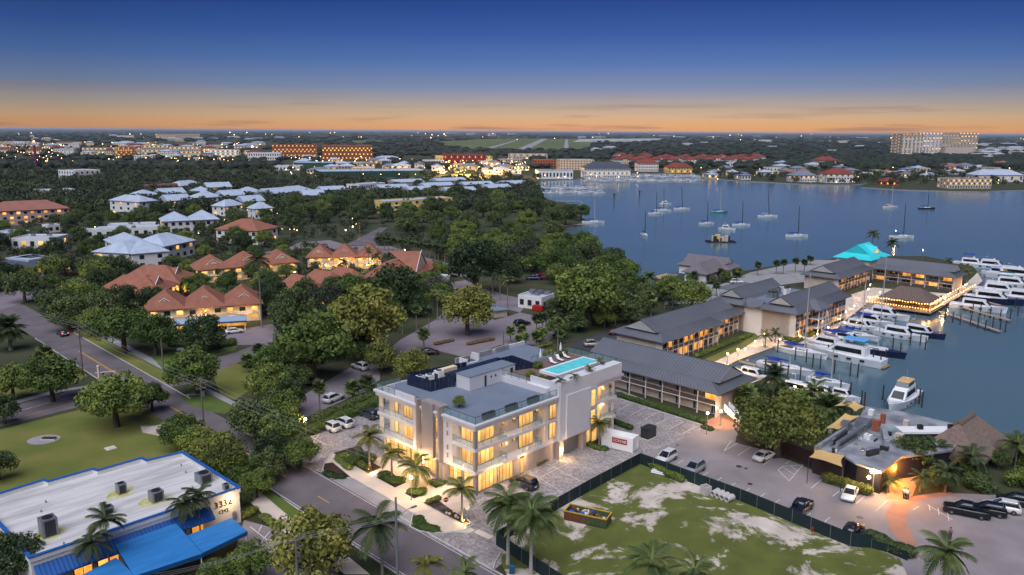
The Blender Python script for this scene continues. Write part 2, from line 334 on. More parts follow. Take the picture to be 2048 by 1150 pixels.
# ================================================================ ground, water, roads
def mtex():
    m = mk('water', (.088, .150, .182), .17, .1, .02, spec=.5); nt = m.node_tree; b = nt.nodes['Principled BSDF']
    t = nt.nodes.new('ShaderNodeTexCoord'); q = nt.nodes.new('ShaderNodeMapping'); q.inputs['Scale'].default_value = (.5, 1.1, 1); nt.links.new(t.outputs['Object'], q.inputs[0])
    n = nt.nodes.new('ShaderNodeTexNoise'); n.inputs['Scale'].default_value = .55; n.inputs['Detail'].default_value = 6; nt.links.new(q.outputs[0], n.inputs[0])
    bp = nt.nodes.new('ShaderNodeBump'); bp.inputs['Strength'].default_value = .055; bp.inputs['Distance'].default_value = .16
    nt.links.new(n.outputs[0], bp.inputs['Height']); nt.links.new(bp.outputs[0], b.inputs['Normal']); b.inputs['IOR'].default_value = 1.33
    m = mk('pavers', srgb(150, 146, 148), .85); nt = m.node_tree; b = nt.nodes['Principled BSDF']
    t = nt.nodes.new('ShaderNodeTexCoord'); q = nt.nodes.new('ShaderNodeMapping'); q.inputs['Rotation'].default_value = (0, 0, math.radians(46.4)); nt.links.new(t.outputs['Object'], q.inputs[0])
    k = nt.nodes.new('ShaderNodeTexBrick'); k.inputs['Scale'].default_value = 1; k.inputs['Brick Width'].default_value = .42; k.inputs['Row Height'].default_value = .28; k.inputs['Mortar Size'].default_value = .018
    k.inputs['Color1'].default_value = srgb(172, 164, 162); k.inputs['Color2'].default_value = srgb(126, 120, 122); k.inputs['Mortar'].default_value = srgb(92, 88, 92); nt.links.new(q.outputs[0], k.inputs[0])
    n = nt.nodes.new('ShaderNodeTexNoise'); n.inputs['Scale'].default_value = .35; n.inputs['Detail'].default_value = 8; nt.links.new(t.outputs['Object'], n.inputs[0])
    x = nt.nodes.new('ShaderNodeMixRGB'); x.blend_type = 'OVERLAY'; x.inputs[0].default_value = .45; nt.links.new(k.outputs[0], x.inputs[1]); nt.links.new(n.outputs[0], x.inputs[2]); nt.links.new(x.outputs[0], b.inputs['Base Color'])
    mk('sandy_lot', srgb(88, 94, 40), .95, 0, .11, col2=srgb(192, 180, 168), detail=14, lo=.505, hi=.56, bump=.5); MATS['sandy_lot'].node_tree.nodes['Noise Texture'].inputs['Roughness'].default_value = .68; MATS['sandy_lot'].node_tree.nodes['Noise Texture'].inputs['Distortion'].default_value = .6
    m = MATS['sandy_lot']; nt = m.node_tree      # break the grass up with a second, finer tone
    b = nt.nodes['Principled BSDF']; t = nt.nodes.new('ShaderNodeTexCoord'); n = nt.nodes.new('ShaderNodeTexNoise'); n.inputs['Scale'].default_value = .3; n.inputs['Detail'].default_value = 8
    nt.links.new(t.outputs['Object'], n.inputs[0]); x = nt.nodes.new('ShaderNodeMixRGB'); x.blend_type = 'OVERLAY'; x.inputs[0].default_value = .5
    src = b.inputs['Base Color'].links[0].from_socket; nt.links.new(src, x.inputs[1]); nt.links.new(n.outputs[0], x.inputs[2]); nt.links.new(x.outputs[0], b.inputs['Base Color'])
mtex()
COAST = [(2400,386),(2048,380),(1995,381),(1960,383),(1900,382),(1800,379),(1725,374),(1721,371),(1738,366),(1700,369),(1640,369),(1590,367),(1500,362),(1440,358),(1406,357),(1400,350),
 (1330,347),(1250,347),(1180,352),(1150,357),(1080,361),(1058,366),(1070,380),(1085,392),(1100,400),(1130,405),(1150,425),(1172,440),(1130,458),(1135,470),(1152,482),(1143,497),(1185,508),(1232,520),
 (1240,545),(1255,552),(1283,573),(1296,572),(1312,560),(1345,549),(1420,549),(1500,540),(1530,534),(1600,526),(1690,514),(1720,510),(1790,512),(1850,512),(1945,532),(1957,545),(1965,562),(1900,600),
 (1860,611),(1760,612),(1730,612),(1712,626),(1695,640),(1672,662),(1634,688),(1560,692),(1476,722),(1443,739),(1520,762),(1590,800),(1650,815),(1700,806),(1760,830),(1930,862),(2000,872),(2100,866),(2500,866)]
bay = wp(COAST)
ground = sheet('ground', [(-60000, -400), (60000, -400), (60000, 75000), (-60000, 75000)], 0, 'ground_green', free=False, holes=[bay])
wb = [(p.x, p.y) for p in bay]; cxy = Vector((sum(p[0] for p in wb)/len(wb), sum(p[1] for p in wb)/len(wb)))
water = sheet('water', [(-40, 60), (900, 60), (900, 1300), (-40, 1300)], -.8, 'water', free=False)
foot(bay)
b = MB()
for i in range(len(bay)-1):
    p, q = bay[i], bay[i+1]
    b.quad((p.x, p.y, -2.5), (q.x, q.y, -2.5), (q.x, q.y, .0), (p.x, p.y, .0))
tag(b.build('seawall', 'concrete_grey'), 'long grey concrete seawall edging the bay and the marina basin', 'seawall')
# --- main road and side streets
RA = math.radians(-44.6); RD = Vector((math.sin(RA), math.cos(RA), 0)); RN = Vector((RD.y, -RD.x, 0)); RC = Vector((-32.6, 113, 0))
def rpt(t, s): return RC + RD*t + RN*s                   # t along the road away from us, s to the right
sheet('road', [rpt(-75, -4.4), rpt(-75, 4.2), rpt(240, 4.2), rpt(240, -4.4)], .008, 'asphalt')
ps('side_street', [(-60,868),(30,846),(165,812),(300,762),(310,745),(180,772),(20,812),(-60,832)], .012, 'asphalt')
ps('side_street', [(335,775),(395,765),(476,725),(545,712),(600,690),(590,664),(470,666),(510,690),(470,705),(330,742)], .012, 'asphalt')
ps('pavement', [(-60,838),(20,812),(120,786),(178,776),(180,771),(110,782),(20,805),(-60,826)], .13, 'concrete_grey')
sheet('pavement', [rpt(62, 8), rpt(62, 10), rpt(130, 10), rpt(130, 8)], .02, 'concrete_grey')
ps('lawn', [(-100,885),(30,852),(165,818),(268,792),(330,850),(372,905),(450,950),(300,1010),(-100,1075)], .02, 'grass', free=False)
ps('lawn', [(-80,824),(20,798),(150,766),(175,752),(160,735),(60,760),(-80,770)], .02, 'grass', free=False)
sheet('lawn', [rpt(60, 4.6), rpt(60, 7.8), rpt(125, 7.8), rpt(125, 4.6)], .016, 'grass', free=False)
ps('lawn', [(425,745),(475,728),(520,735),(530,760),(470,800),(440,790)], .02, 'grass', free=False)
ps('lawn', [(360,792),(400,778),(468,815),(450,828),(415,822),(380,810)], .02, 'grass_dark')
ps('lawn', [(300,712),(420,690),(478,690),(470,700),(330,742)], .024, 'grass_dark', free=False)
ps('pavement', [(405,782),(420,778),(480,810),(540,838),(525,842),(468,814)], .10, 'concrete_grey')
ps('sand_patch', [(280,852),(300,838),(330,840),(345,860),(318,872),(285,865)], .028, 'sandy_lot', free=False)
ps('lawn', [(505,972),(520,965),(605,1028),(585,1040)], .13, 'grass_dark')
ps('pavement', [(470,978),(505,972),(640,1068),(740,1150),(690,1150),(560,1060)], .10, 'concrete')
ps('parking_lot', [(488,1040),(560,1060),(690,1160),(420,1180),(470,1100)], .02, 'lot_asphalt')
kerb([rpt(-40, -4.5), rpt(35, -4.5)]); kerb([rpt(-46, 4.3), rpt(-19, 4.3)]); kerb([rpt(48, 4.35), rpt(120, 4.35)]); kerb([rpt(52, -4.5), rpt(120, -4.5)])
for t0, t1 in ((2.2, 5.2), (14, 17), (-10, -7), (-22, -19)): tag(strip(rpt(t0, -.3), rpt(t1, -.3), .14, .016, 'line_yellow', 'road_marking'), kind='structure')
for s in (-.42, -.16):
    tag(strip(rpt(27, s), rpt(46, s), .12, .016, 'line_yellow', 'road_marking'), kind='structure')
    tag(strip(rpt(74, s), rpt(100, s), .12, .016, 'line_yellow', 'road_marking'), kind='structure')
for s in (-4.0, 3.8): tag(strip(rpt(-60, s), rpt(24, s), .1, .016, 'line_white', 'road_marking'), kind='structure')
tag(strip(W(30, 824), W(182, 784), .12, .018, 'line_white', 'road_marking'), kind='structure')
tag(strip(W(30, 838), W(200, 792), .10, .018, 'line_yellow', 'road_marking'), kind='structure')
tag(strip(W(405, 757), W(475, 727), .10, .018, 'line_yellow', 'road_marking'), kind='structure')
tag(strip(W(190, 746), W(231, 742), .4, .018, 'line_white', 'road_marking'), kind='structure')
# --- paved court round the white building, lots to the right
ps('paved_court', [(866,1076),(985,1142),(1003,1128),(1003,1060),(1283,913),(1345,886),(1425,848),(1400,842),(1235,778),(1100,760),(800,760),(690,812),(600,890),(598,932),(640,944),(700,975),(760,1010)], .012, 'pavers')
ps('vacant_lot', [(1003,1128),(1003,1062),(1283,913),(1735,1090),(1800,1118),(1830,1185),(1560,1300),(1090,1300)], .010, 'sandy_lot')
ps('parking_lot', [(1283,912),(1345,885),(1430,846),(1480,850),(1470,885),(1545,905),(1620,938),(1700,958),(1800,1000),(1880,985),(1990,990),(2300,1020),(2300,1240),(1850,1260),(1735,1088)], .009, 'lot_asphalt')
ps('pavement', [(1395,850),(1425,836),(1500,815),(1560,800),(1580,815),(1500,850),(1450,862)], .014, 'red_path')
ps('footpath', [(1770,1030),(1785,1005),(1830,992),(1880,985),(1905,985),(1900,992),(1840,1000),(1815,1020),(1812,1045),(1835,1090),(1812,1100),(1782,1060)], .016, 'red_path')
ps('footpath', [(1772,998),(1778,950),(1800,915),(1850,905),(1840,950),(1825,992),(1800,1000)], .017, 'red_path')
tag(ps('sand_patch', [(1470,875),(1490,868),(1560,900),(1590,925),(1545,910)], .10, 'mulch'), kind='structure')
# hotel car park, central car parks, drives
ps('parking_lot', [(1135,690),(1240,655),(1330,625),(1345,640),(1300,660),(1225,690),(1195,708)], .01, 'asphalt_dark')
ps('parking_lot', [(640,770),(700,735),(760,725),(760,760),(690,800),(600,840),(560,820)], .01, 'drive')
ps('parking_lot', [(870,700),(830,720),(760,712),(800,680),(870,640),(905,610),(990,640),(1040,625),(1110,640),(1140,650),(1085,690),(1000,690),(930,715)], .01, 'drive')
ps('driveway', [(440,690),(540,690),(560,665),(545,648),(470,660),(420,670)], .014, 'drive')
ps('parking_lot', [(1330,565),(1440,570),(1500,545),(1620,520),(1700,520),(1640,560),(1560,570),(1460,600),(1330,610)], .01, 'concrete_grey')
ps('avenue', [(560,500),(600,485),(660,480),(700,492),(780,492),(900,528),(940,548),(930,556),(860,535),(760,508),(640,500)], .01, 'drive')
ps('avenue', [(690,490),(720,475),(760,455),(775,455),(745,480),(760,492)], .012, 'asphalt')
ps('driveway', [(850,575),(930,560),(1010,590),(1060,600),(1040,625),(940,600),(880,600)], .012, 'drive')
ps('promenade', [(1530,655),(1560,640),(1640,610),(1745,575),(1930,590),(1965,562),(1955,545),(1900,598),(1860,609),(1760,610),(1730,610),(1712,624),(1695,638),(1672,660),(1634,686),(1560,690),(1476,720),(1443,737),(1520,760),(1500,768),(1440,745),(1400,735),(1480,690)], .02, 'concrete')
ps('lawn', [(1405,720),(1480,688),(1512,668),(1520,675),(1490,695),(1420,728)], .03, 'grass'); ps('lawn', [(1560,668),(1600,660),(1642,640),(1630,665),(1590,682),(1565,680)], .03, 'grass')
ps('lawn', [(200,570),(300,548),(310,552),(220,580)], .02, 'grass', free=False); ps('lawn', [(585,500),(640,492),(650,497),(600,508)], .02, 'grass', free=False); ps('lawn', [(640,512),(700,500),(740,505),(700,512)], .02, 'grass', free=False)
ps('street', [(180,566),(300,540),(420,520),(560,500),(560,507),(430,528),(300,550),(190,576)], .014, 'drive')
ps('street', [(-60,600),(40,572),(180,555),(190,575),(60,600),(-60,640)], .010, 'drive')
# ================================================================ the white three-storey building
HF = Fr(W(951, 990), 43.6)
def boxes(name, m, parent, *bs):
    for q in bs: MB().box(*q).build(name, m, parent)
hero = thing('apartment_building', 'white modern three-storey building with lit glass balconies and a rooftop pool', 'building', HF.o, HF.rz)
foot([HF.G(-1.5, -1.5), HF.G(37, -1.5), HF.G(37, 26), HF.G(-1.5, 26)])
mk('hero_white', srgb(208, 206, 210), .6, .05, .3); mk('hero_cream', srgb(218, 205, 192), .7, .06, .4); mk('hero_grey', srgb(150, 140, 138), .8, .14, .7, stretch=(1, 1, .2)); mk('pool_water', srgb(96, 200, 205), .05, .2, .8, emit=.09, ecol=(.15, .75, .78)); mk('deck', srgb(120, 96, 92), .85, .2, 1, stretch=(1, 5, 1)); mk('mech', srgb(205, 204, 206), .7, .05)  # pool_water: the pool's glow is put in as faint emission
Z2, Z3, ZR = 3.45, 6.95, 10.95
b = MB()                                        # slabs with stepped fascia
slab = MB().prism(rect(.05, 18.2, .05, 23.2), Z2-.5, Z2).prism(rect(.05, 18.2, .05, 23.2), Z3-.5, Z3)
slab.prism(rect(18.2, 34.2, .1, 23.2), Z2-.5, Z2).prism(rect(18.2, 34.2, .1, 23.2), Z3-.5, Z3).build('floor_slab', 'hero_white', hero)
MB().prism(rect(-.1, 35.2, -.1, 23.4), 9.75, 10.35).prism(rect(-.35, 35.45, -.35, 23.65), 10.353, 10.7).build('roof_slab', 'hero_white', hero)
# body
MB().box(1.6, 33, 1.6, 22.0, 0, 9.74).build('wall', 'hero_cream', hero)
boxes('pier', 'hero_white', hero, (.02, 1.59, 5.0, 7.0, Z2-.5+.003, 9.74), (.02, 1.59, 12.3, 14.0, Z2-.5+.003, 9.74))
MB().box(-.5, .0, 8.75, 11.3, 3.2, 11.75).build('entry_panel', 'hero_grey', hero)
boxes('fin', 'hero_grey', hero, (-.8, .0, 11.95, 12.35, 3.4, 11.8), (-.8, 0, 6.95, 7.35, 3.0, 11.8), (-.05, 1.5, 7.35, 11.95, 3.0, 11.6), (-.72, -.3, 7.7, 8.05, 0, 3.2), (-.7, .5, 6.2, 7.0, 0, 2.94))
for y0 in (11.32, 7.9):
    for z0, z1 in ((7.3, 9.8), (3.8, 6.5)): win(hero, (-.08, y0+.6), (-.08, y0+.02), z0, z1, 1, 'lit_hero', rows=2)
win(hero, (-.02, 8.7), (-.02, 7.1), .1, 2.9, 2, 'lit_hero', rows=2); win(hero, (.4, 11.9), (.4, 8.8), .1, 2.9, 3, 'lit_hero', rows=2)
for yc in (13.1, 6.0):
    for z in (9.2, 7.9, 5.7, 4.4): win(hero, (-.0, yc+.14), (-.0, yc-.14), z-.33, z+.33, 1, 'lit_hero', t=.04)
for zf in (Z2, Z3):
    win(hero, (1.58, 18.2), (1.58, 15.2), zf, zf+2.7, 4, 'lit_hero'); win(hero, (1.58, 20.6), (1.58, 19.6), zf+.3, zf+2.5, 1, 'lit_hero'); win(hero, (1.58, 4.6), (1.58, 1.6), zf, zf+2.75, 3, 'lit_hero')
    win(hero, (1.65, 1.58), (5.3, 1.58), zf, zf+2.75, 4, 'lit_hero'); win(hero, (10.75, 1.58), (14.0, 1.58), zf, zf+2.75, 4, 'lit_hero')
    rail(hero, (.12, 4.95), (.12, .12), zf); rail(hero, (.12, .12), (6.6, .12), zf); rail(hero, (6.6, .12), (6.6, 1.55), zf)
    rail(hero, (.12, 23.1), (.12, 14.05), zf); rail(hero, (.12, 23.1), (4.5, 23.1), zf); rail(hero, (10.1, .12), (14.6, .12), zf); rail(hero, (14.6, .12), (14.6, 1.55), zf)
for x, z in ((7.3, 8.8), (9.7, 8.85), (9.7, 5.5), (7.3, 5.35), (14.95, 8.9)): win(hero, (x-.35, 1.58), (x+.35, 1.58), z-.35, z+.35, 1, 'lit_hero')
boxes('corner_column', 'hero_grey', hero, (.1, .6, .1, .6, 0, 2.94), (.1, .6, .1, .6, Z2, 6.44), (.1, .6, .1, .6, Z3, 9.74))
boxes('column', 'hero_cream', hero, (.15, .65, 22.3, 22.8, Z2, 6.44), (.15, .65, 22.3, 22.8, Z3, 9.74), (.4, .9, 21.6, 22.1, 0, 2.94))
# street floor
for a, c, n in ((6.1, 3.4, 3), (2.9, .75, 2), (21.5, 18.5, 3), (18.3, 15.3, 3), (15.1, 12.6, 3)): win(hero, (.5, a), (.5, c), .12, 2.85, n, 'lit_hero', rows=2)
boxes('plinth', 'hero_grey', hero, (.55, 1.59, .65, 21.6, 0, .1), (.52, 1.59, 3.0, 3.3, .1, 2.94), (.52, 1.59, 11.9, 12.5, .1, 2.94))
win(hero, (.75, .3), (4.7, .3), .12, 2.9, 5, 'lit_hero'); win(hero, (5.2, .3), (8.1, .3), .12, 2.9, 4, 'lit_hero')
boxes('stone_wall', 'stone_wall', hero, (4.75, 5.15, .2, 1.59, 0, 2.94), (8.15, 9.7, .25, 1.59, 0, 2.94), (10.7, 18.2, .28, 1.59, 0, 2.94), (18.2, 19.2, -.5, 1.59, 0, 3.1), (24.2, 25.1, -.5, 1.59, 0, 3.1), (19.2, 24.2, .6, 1.59, 0, 2.94))
win(hero, (9.75, .32), (10.65, .32), .05, 2.6, 1, 'lit_hero', name='door')
for i in range(5): ob('door_panel', pane_mesh(4.8, .44, 'steel'), hero, (21.7, .5, .1+.47*i))
ob('door_panel', pane_mesh(4.8, .3, 'lit_hero'), hero, (21.7, .5, 2.45))
win(hero, (25.2, .2), (26.9, .2), .1, 2.9, 2, 'lit_hero'); win(hero, (27.6, .4), (29, .4), .1, 2.9, 1, 'lit_hero')
for y in (.0,): ob('wall_light', MB().box(-.08, .08, -.1, 0, 0, .9).mesh('wall_light', 'bulb'), hero, (18.7, -.52, 1.0))
# bay, blank block, far balconies
MB().box(15.3, 18.19, .12, 1.59, 3.0, 9.74).build('bay', 'hero_cream', hero)
for z0, z1 in ((3.9, 6.6), (7.2, 9.6)): win(hero, (16.2, .1), (17.8, .1), z0, z1, 2, 'lit_hero')
MB().box(18.2, 27.9, -.55, 1.58, 3.1, 12.9).build('blank_wall', 'hero_white', hero); boxes('parapet', 'hero_white', hero, (27.9, 34.6, -.5, 1.4, 10.71, 12.9), (18.0, 18.2, -.45, 5.8, 10.71, 12.9))
MB().box(19.6, 25.8, -.8, -.553, 3.35, 10.6).build('wall_panel', 'hero_white', hero)
for z0, z1 in ((7.0, 10.0), (3.9, 6.5)): win(hero, (26.0, -.57), (27.2, -.57), z0, z1, 1, 'lit_hero', rows=2)
for zf in (Z2, Z3):
    win(hero, (28.2, .9), (30.6, .9), zf, zf+2.7, 2, 'lit_hero'); rail(hero, (28.0, .15), (34.1, .15), zf); rail(hero, (34.1, .15), (34.1, 8), zf)
boxes('column', 'hero_cream', hero, (33.4, 33.8, .3, .7, 0, 9.74), (33.4, 33.8, 8, 8.4, 0, 9.74), (28.0, 33.0, .92, 1.58, 0, 9.74))
# roof: deck, rails, mechanical boxes, terrace
boxes('roof_deck', 'roof_grey', hero, (.2, 35, .2, 23.2, 10.703, 10.74), (23, 37.5, 13.2, 25.4, 10.2, 10.738))
boxes('wall', 'hero_white', hero, (35.46, 37.5, 13.2, 25.4, 0, 10.19), (23, 35.4, 23.66, 25.4, 0, 10.19))
for p, q in (((.05, 7), (.05, .05)), ((.05, .05), (17.9, .05)), ((.05, 23.2), (.05, 18.5)), ((.05, 13.5), (.05, 12.4)), ((.05, 23.2), (5, 23.2))): rail(hero, p, q, 10.74, 1.1, name='roof_railing', cap='dark_metal')
boxes('parapet', 'hero_white', hero, (.1, .4, 13.6, 21.5, 10.741, 11.6), (.4, 2.2, 21.2, 21.5, 10.741, 11.6))
bx = MB().box(9.9, 20.5, 11.6, 14.8, 10.741, 13.05).build('mechanical_room', 'mech', hero)
MB().box(13.2, 13.6, 11.52, 11.59, 10.75, 12.6).build('door', 'dark_metal', bx); MB().box(19.3, 19.9, 11.52, 11.59, 11.8, 12.6).build('arch_window', 'dark_glass', bx)
MB().box(9.8, 20.6, 11.5, 14.9, 13.053, 13.12).build('room_roof', 'roof_grey', bx)
for i, x in enumerate((14.6, 15.6)): MB().box(x, x+.25, 11.5, 11.58, 12.0, 12.3).build('vent', 'dark_metal', bx)
def screen(p, q, n):                              # navy louvre screen, each panel a part
    p = Vector(p); q = Vector(q); a = math.atan2((q-p).y, (q-p).x); w = (q-p).length
    for i in range(n): ob('screen_panel', pane_mesh(w/n-.05, 1.95, 'navy_screen'), hero, (*(p.lerp(q, (i+.5)/n)), 10.76), a)
screen((4.9, 21.4), (5.2, 15.8), 6); screen((5.2, 15.8), (8.8, 15.6), 4); screen((4.9, 21.4), (16.5, 19.4), 10); screen((8.8, 15.6), (9.8, 15.0), 2); screen((20.6, 12), (24.2, 10.6), 4); screen((21.5, 16.9), (25, 16.6), 4); screen((25, 16.6), (24.2, 10.6), 5)
for x, y, w, d, h in ((6.2, 19.6, 1.1, 1.1, 1.7), (6.9, 18.0, 1.1, 1.1, 2.1), (7.7, 16.6, 1.2, 1.2, 2.9), (8.3, 17.8, 1.2, 1.0, 2.1)):
    c = MB().cbox(x, y, 10.75, w, d, h).build('air_unit', 'white_paint', hero); MB().tube((x, y, 10.75+h), (x, y, 10.8+h), w*.4, n=12).build('fan', 'dark_metal', c); MB().cbox(x-w*.5, y, 10.75+h*.35, .06, d*.7, h*.5).build('grille', 'dark_metal', c)
MB().box(9.6, 13.2, 18.2, 19.2, 10.75, 12.9).build('air_handler', 'cream_wall', hero)
for i in range(3): MB().box(10.2+i*4.4, 14.4+i*4.4, 15.2, 18.6, 12.2, 12.3).build('roof_panel', 'navy_screen', hero)
for x, L in ((2.2, 2.3), (7.0, 2.3), (11.9, 2.3)): MB().box(x, x+L, .35, .95, 10.75, 11.65).build('planter_box', 'dark_metal', hero)
td = MB().box(17.2, 36.2, 1.5, 13.0, 10.742, 11.75).build('terrace', 'hero_white', hero); MB().box(18.3, 36.0, 5.9, 12.9, 11.753, 11.79).build('terrace_deck', 'deck', td); MB().box(18.3, 36.0, 1.8, 5.85, 11.753, 11.786).build('planting_bed', 'mulch', td)
pl = MB().box(22.8, 34.6, 3.9, 8.1, 11.79, 12.25).build('pool', 'white_paint', hero); MB().box(23.3, 34.1, 4.4, 7.6, 12.253, 12.27).build('pool_water', 'pool_water', pl)
for p, q in (((36.1, 1.6), (36.1, 12.9)), ((27.9, 1.45), (36.1, 1.6)), ((17.3, 6.0), (17.3, 12.8)), ((36.1, 12.9), (26, 12.9))): rail(hero, p, q, 11.79, 1.1, name='terrace_railing', cap='dark_metal')
for x0, x1 in ((24.5, 28), (29, 32.5), (18.8, 22)): MB().box(x0, x1, 24.6, 25.0, 10.74, 11.7).build('planter_box', 'concrete_grey', hero)
boxes('parapet', 'hero_white', hero, (23.0, 37.5, 25.05, 25.39, 10.742, 11.4), (18.4, 18.7, 21.4, 23.4, 10.75, 12.2), (23.0, 23.3, 23.2, 25.04, 10.75, 12.0))
def lounger(loc, rz, label):
    t = thing('sun_lounger', label, 'sun lounger', loc, rz, 'sun loungers on the roof terrace')
    MB().box(0, 1.3, 0, .62, .28, .36).build('seat', 'white_paint', t)
    MB().add([(1.3, 0, .3), (1.3, .62, .3), (1.85, .62, .95), (1.85, 0, .95), (1.3, 0, .38), (1.3, .62, .38), (1.8, .62, 1.0), (1.8, 0, 1.0)], [(0,1,2,3), (4,7,6,5), (0,4,5,1), (2,6,7,3), (0,3,7,4), (1,5,6,2)]).build('backrest', 'white_paint', t)
    for x in (.1, 1.4):
        for y in (.05, .57): MB().cbox(x, y, 0, .05, .05, .28).build('leg', 'steel', t)
for i, (x, y, l) in enumerate(((28.6, 9.0, 'white sun lounger nearest the pool edge on the roof terrace'), (30.8, 9.3, 'middle one of three white sun loungers on the roof terrace'), (33.0, 9.6, 'white sun lounger at the far corner of the roof terrace'))): lounger(HF.G(x, y, 11.79), HF.rz+1.35, l)
for x, y, l in ((27.2, 11.8, 'closed white parasol among the shrubs on the roof terrace'), (33.3, 12.3, 'closed white parasol beside the far sun loungers on the roof')):
    t = thing('parasol', l, 'parasol', HF.G(x, y, 11.79)); MB().tube((0, 0, 0), (0, 0, 2.6), .03).build('pole', 'steel', t); MB().loft([[(r*math.cos(a), r*math.sin(a), z) for a in [i*math.pi/4 for i in range(8)]] for r, z in ((.2, 1.0), (.24, 1.4), (.12, 2.1), (.04, 2.6))]).build('canopy', 'white_paint', t)
lamp(HF.G(-1.2, 10.2, 2.6), 80); lamp(HF.G(-1.0, 12.9, 2.4), 55); lamp(HF.G(-1.6, 4.5, 2.6), 40); lamp(HF.G(-1.4, 17.5, 2.5), 40); lamp(HF.G(4, -1.2, 2.5), 35); lamp(HF.G(18.7, -1.0, 1.6), 40); lamp(HF.G(10.2, -.6, 2.2), 30)
wl = ob('wall_light', MB().box(-.1, 0, -.1, .1, 0, 1.0).mesh('wall_light', 'bulb'), hero, (.49, 12.2, 1.2))
for zf in (Z2, Z3):
    for x, y in ((.9, 2.6), (3.2, .9), (.9, 17), (.9, 20.5), (12.3, .9), (7.5, .9), (31, .4)): lamp(HF.G(x, y, zf+2.35), 11, (1, .66, .32), .1)  # unseen ceiling lamps added for the warm glow in the balconies
# ================================================================ the marina hotel
mk('metal_roof', srgb(112, 114, 122), .55, .12, .2, metal=.25); mk('metal_seam', srgb(88, 92, 100), .5, .1, metal=.25); mk('hotel_wall', srgb(206, 192, 178), .8, .1, .5); mk('screen_mesh', srgb(92, 80, 78), .8, .2, 1); mk('hotel_white', srgb(222, 216, 210), .75, .06, .3)
mk('door_navy', srgb(46, 56, 84), .6, .1); mk('hedge', srgb(58, 84, 28), .95, .35, 1.6, col2=srgb(92, 112, 40), bump=1, detail=8)
def wing(name, label, O, az, L, w, ze, st, h1, h2, bays, side, lit, gi=1.6, inset=3.2, over=1.2, rec=1.5, gal=False, ends=(0, 0), nose=0):
    """a hotel wing: origin = eave corner, ridge along x, front facade at y=0 (side 0) or y=w (side 1)"""
    f = Fr(O, az); t = thing(name, label, 'hotel', f.o, f.rz)
    foot([f.G(-1, -1), f.G(L+1, -1), f.G(L+1, w+1), f.G(-1, w+1)])
    rb = MB(); r = dutch(rb, 0, L, 0, w, ze, h1, h2, inset, gi); ro = rb.build('roof', 'metal_roof', t)
    sb = MB(); n = round(L/.75); m = round(w/.75)
    for y, ym, yt in ((0, r['ya'], r['cy']), (w, r['yb'], r['cy'])):
        seams(sb, (0, y, ze), (L, y, ze), (inset, ym, r['zm']), (L-inset, ym, r['zm']), n)
        seams(sb, (r['a0'], ym, r['zm']), (r['a1'], ym, r['zm']), (r['a0'], r['cy'], r['zt']), (r['a1'], r['cy'], r['zt']), n)
    for x, xi in ((0, inset), (L, L-inset)): seams(sb, (x, 0, ze), (x, w, ze), (xi, r['ya'], r['zm']), (xi, r['yb'], r['zm']), m)
    tag(sb.build('standing_seams', 'metal_seam', ro), kind='stuff')
    for x, s in ((r['a0']+.12, -1), (r['a1']-.12, 1)):
        MB().add([(x, r['ya']+.2, r['zm']-.1), (x, r['yb']-.2, r['zm']-.1), (x, r['cy'], r['zt']-.2)], [(0, 1, 2), (0, 2, 1)]).build('gable_wall', 'white_wall', ro)
    cap = MB(); cap.tube((r['a0'], r['cy'], r['zt']), (r['a1'], r['cy'], r['zt']), .09, n=6)
    for x, xi in ((0, inset), (L, L-inset)):
        for y, ym in ((0, r['ya']), (w, r['yb'])): cap.tube((x, y, ze), (xi, ym, r['zm']), .09, n=6)
    tag(cap.build('ridge_caps', 'metal_seam', ro), kind='stuff')
    fy = over if side == 0 else w-over; s = 1 if side == 0 else -1; hs = (ze-.25)/st
    wy = fy + s*rec
    MB().box(over, L-over, min(wy, w-over if side == 0 else over), max(wy, w-over if side == 0 else over), 0, ze-.24).build('wall', 'hotel_wall', t)
    for k in (0, 1): MB().box(*((over, over+.3) if k == 0 else (L-over-.3, L-over)), min(fy+s*.12, wy), max(fy+s*.12, wy), 0, ze-.25).build('end_wall', 'hotel_white', t)
    x0, x1 = over+.1, L-over-.1; bw = (x1-x0)/bays
    cm = MB().box(-.09, .09, -.09, .09, 0, ze-.25).mesh('column', 'hotel_white')
    for i in range(bays+1): ob('column', cm, t, (x0+bw*i, fy, 0))
    for k in range(st):
        z = k*hs
        if k: MB().box(over, L-over, min(fy-s*.05, wy), max(fy-s*.05, wy), z-.16, z).build('floor_slab', 'hotel_white', t)
        pm = MB().box(.1, bw-.1, -.03, .03, 0, .85).mesh('balcony_panel', 'screen_mesh'); bm = MB().box(.1, bw-.1, -.04, .04, .86, .92).mesh('handrail', 'hotel_white')
        for i in range(bays):
            if k or not gal: ob('balcony_panel', pm, t, (x0+bw*i, fy, z+.02)); ob('handrail', bm, t, (x0+bw*i, fy, z+.02))
            on = (i*7+k*3+len(label)) % 10 < lit
            mm = 'lit_orange' if on else ('door_navy' if gal else 'dark_glass')
            a = x0+bw*i+bw*.18; c = x0+bw*(i+1)-bw*.18
            if gal and not on: c = a+(c-a)*.45
            if side == 0: win(t, (a, wy), (c, wy), z+.05, z+hs-.45, 2, mm, fr='hotel_white')
            else: win(t, (c, wy), (a, wy), z+.05, z+hs-.45, 2, mm, fr='hotel_white')
    return t, f
T3 = lambda x, y: (1560+x/3.285, 450+y/3.285)
w1, f1 = wing('hotel_wing', 'two-storey hotel wing with open galleries facing the paved car park', W(1515, 757, 5.0), -45.5, 34, 14.2, 5.0, 2, 1.3, 2.3, 8, 1, 1, gal=True)
w2, f2 = wing('hotel_wing', 'two-storey hotel wing with screened balconies above the inner marina corner', W(1327, 686, 5.7), 44, 27.5, 15, 5.7, 2, 1.5, 2.3, 11, 0, 5)
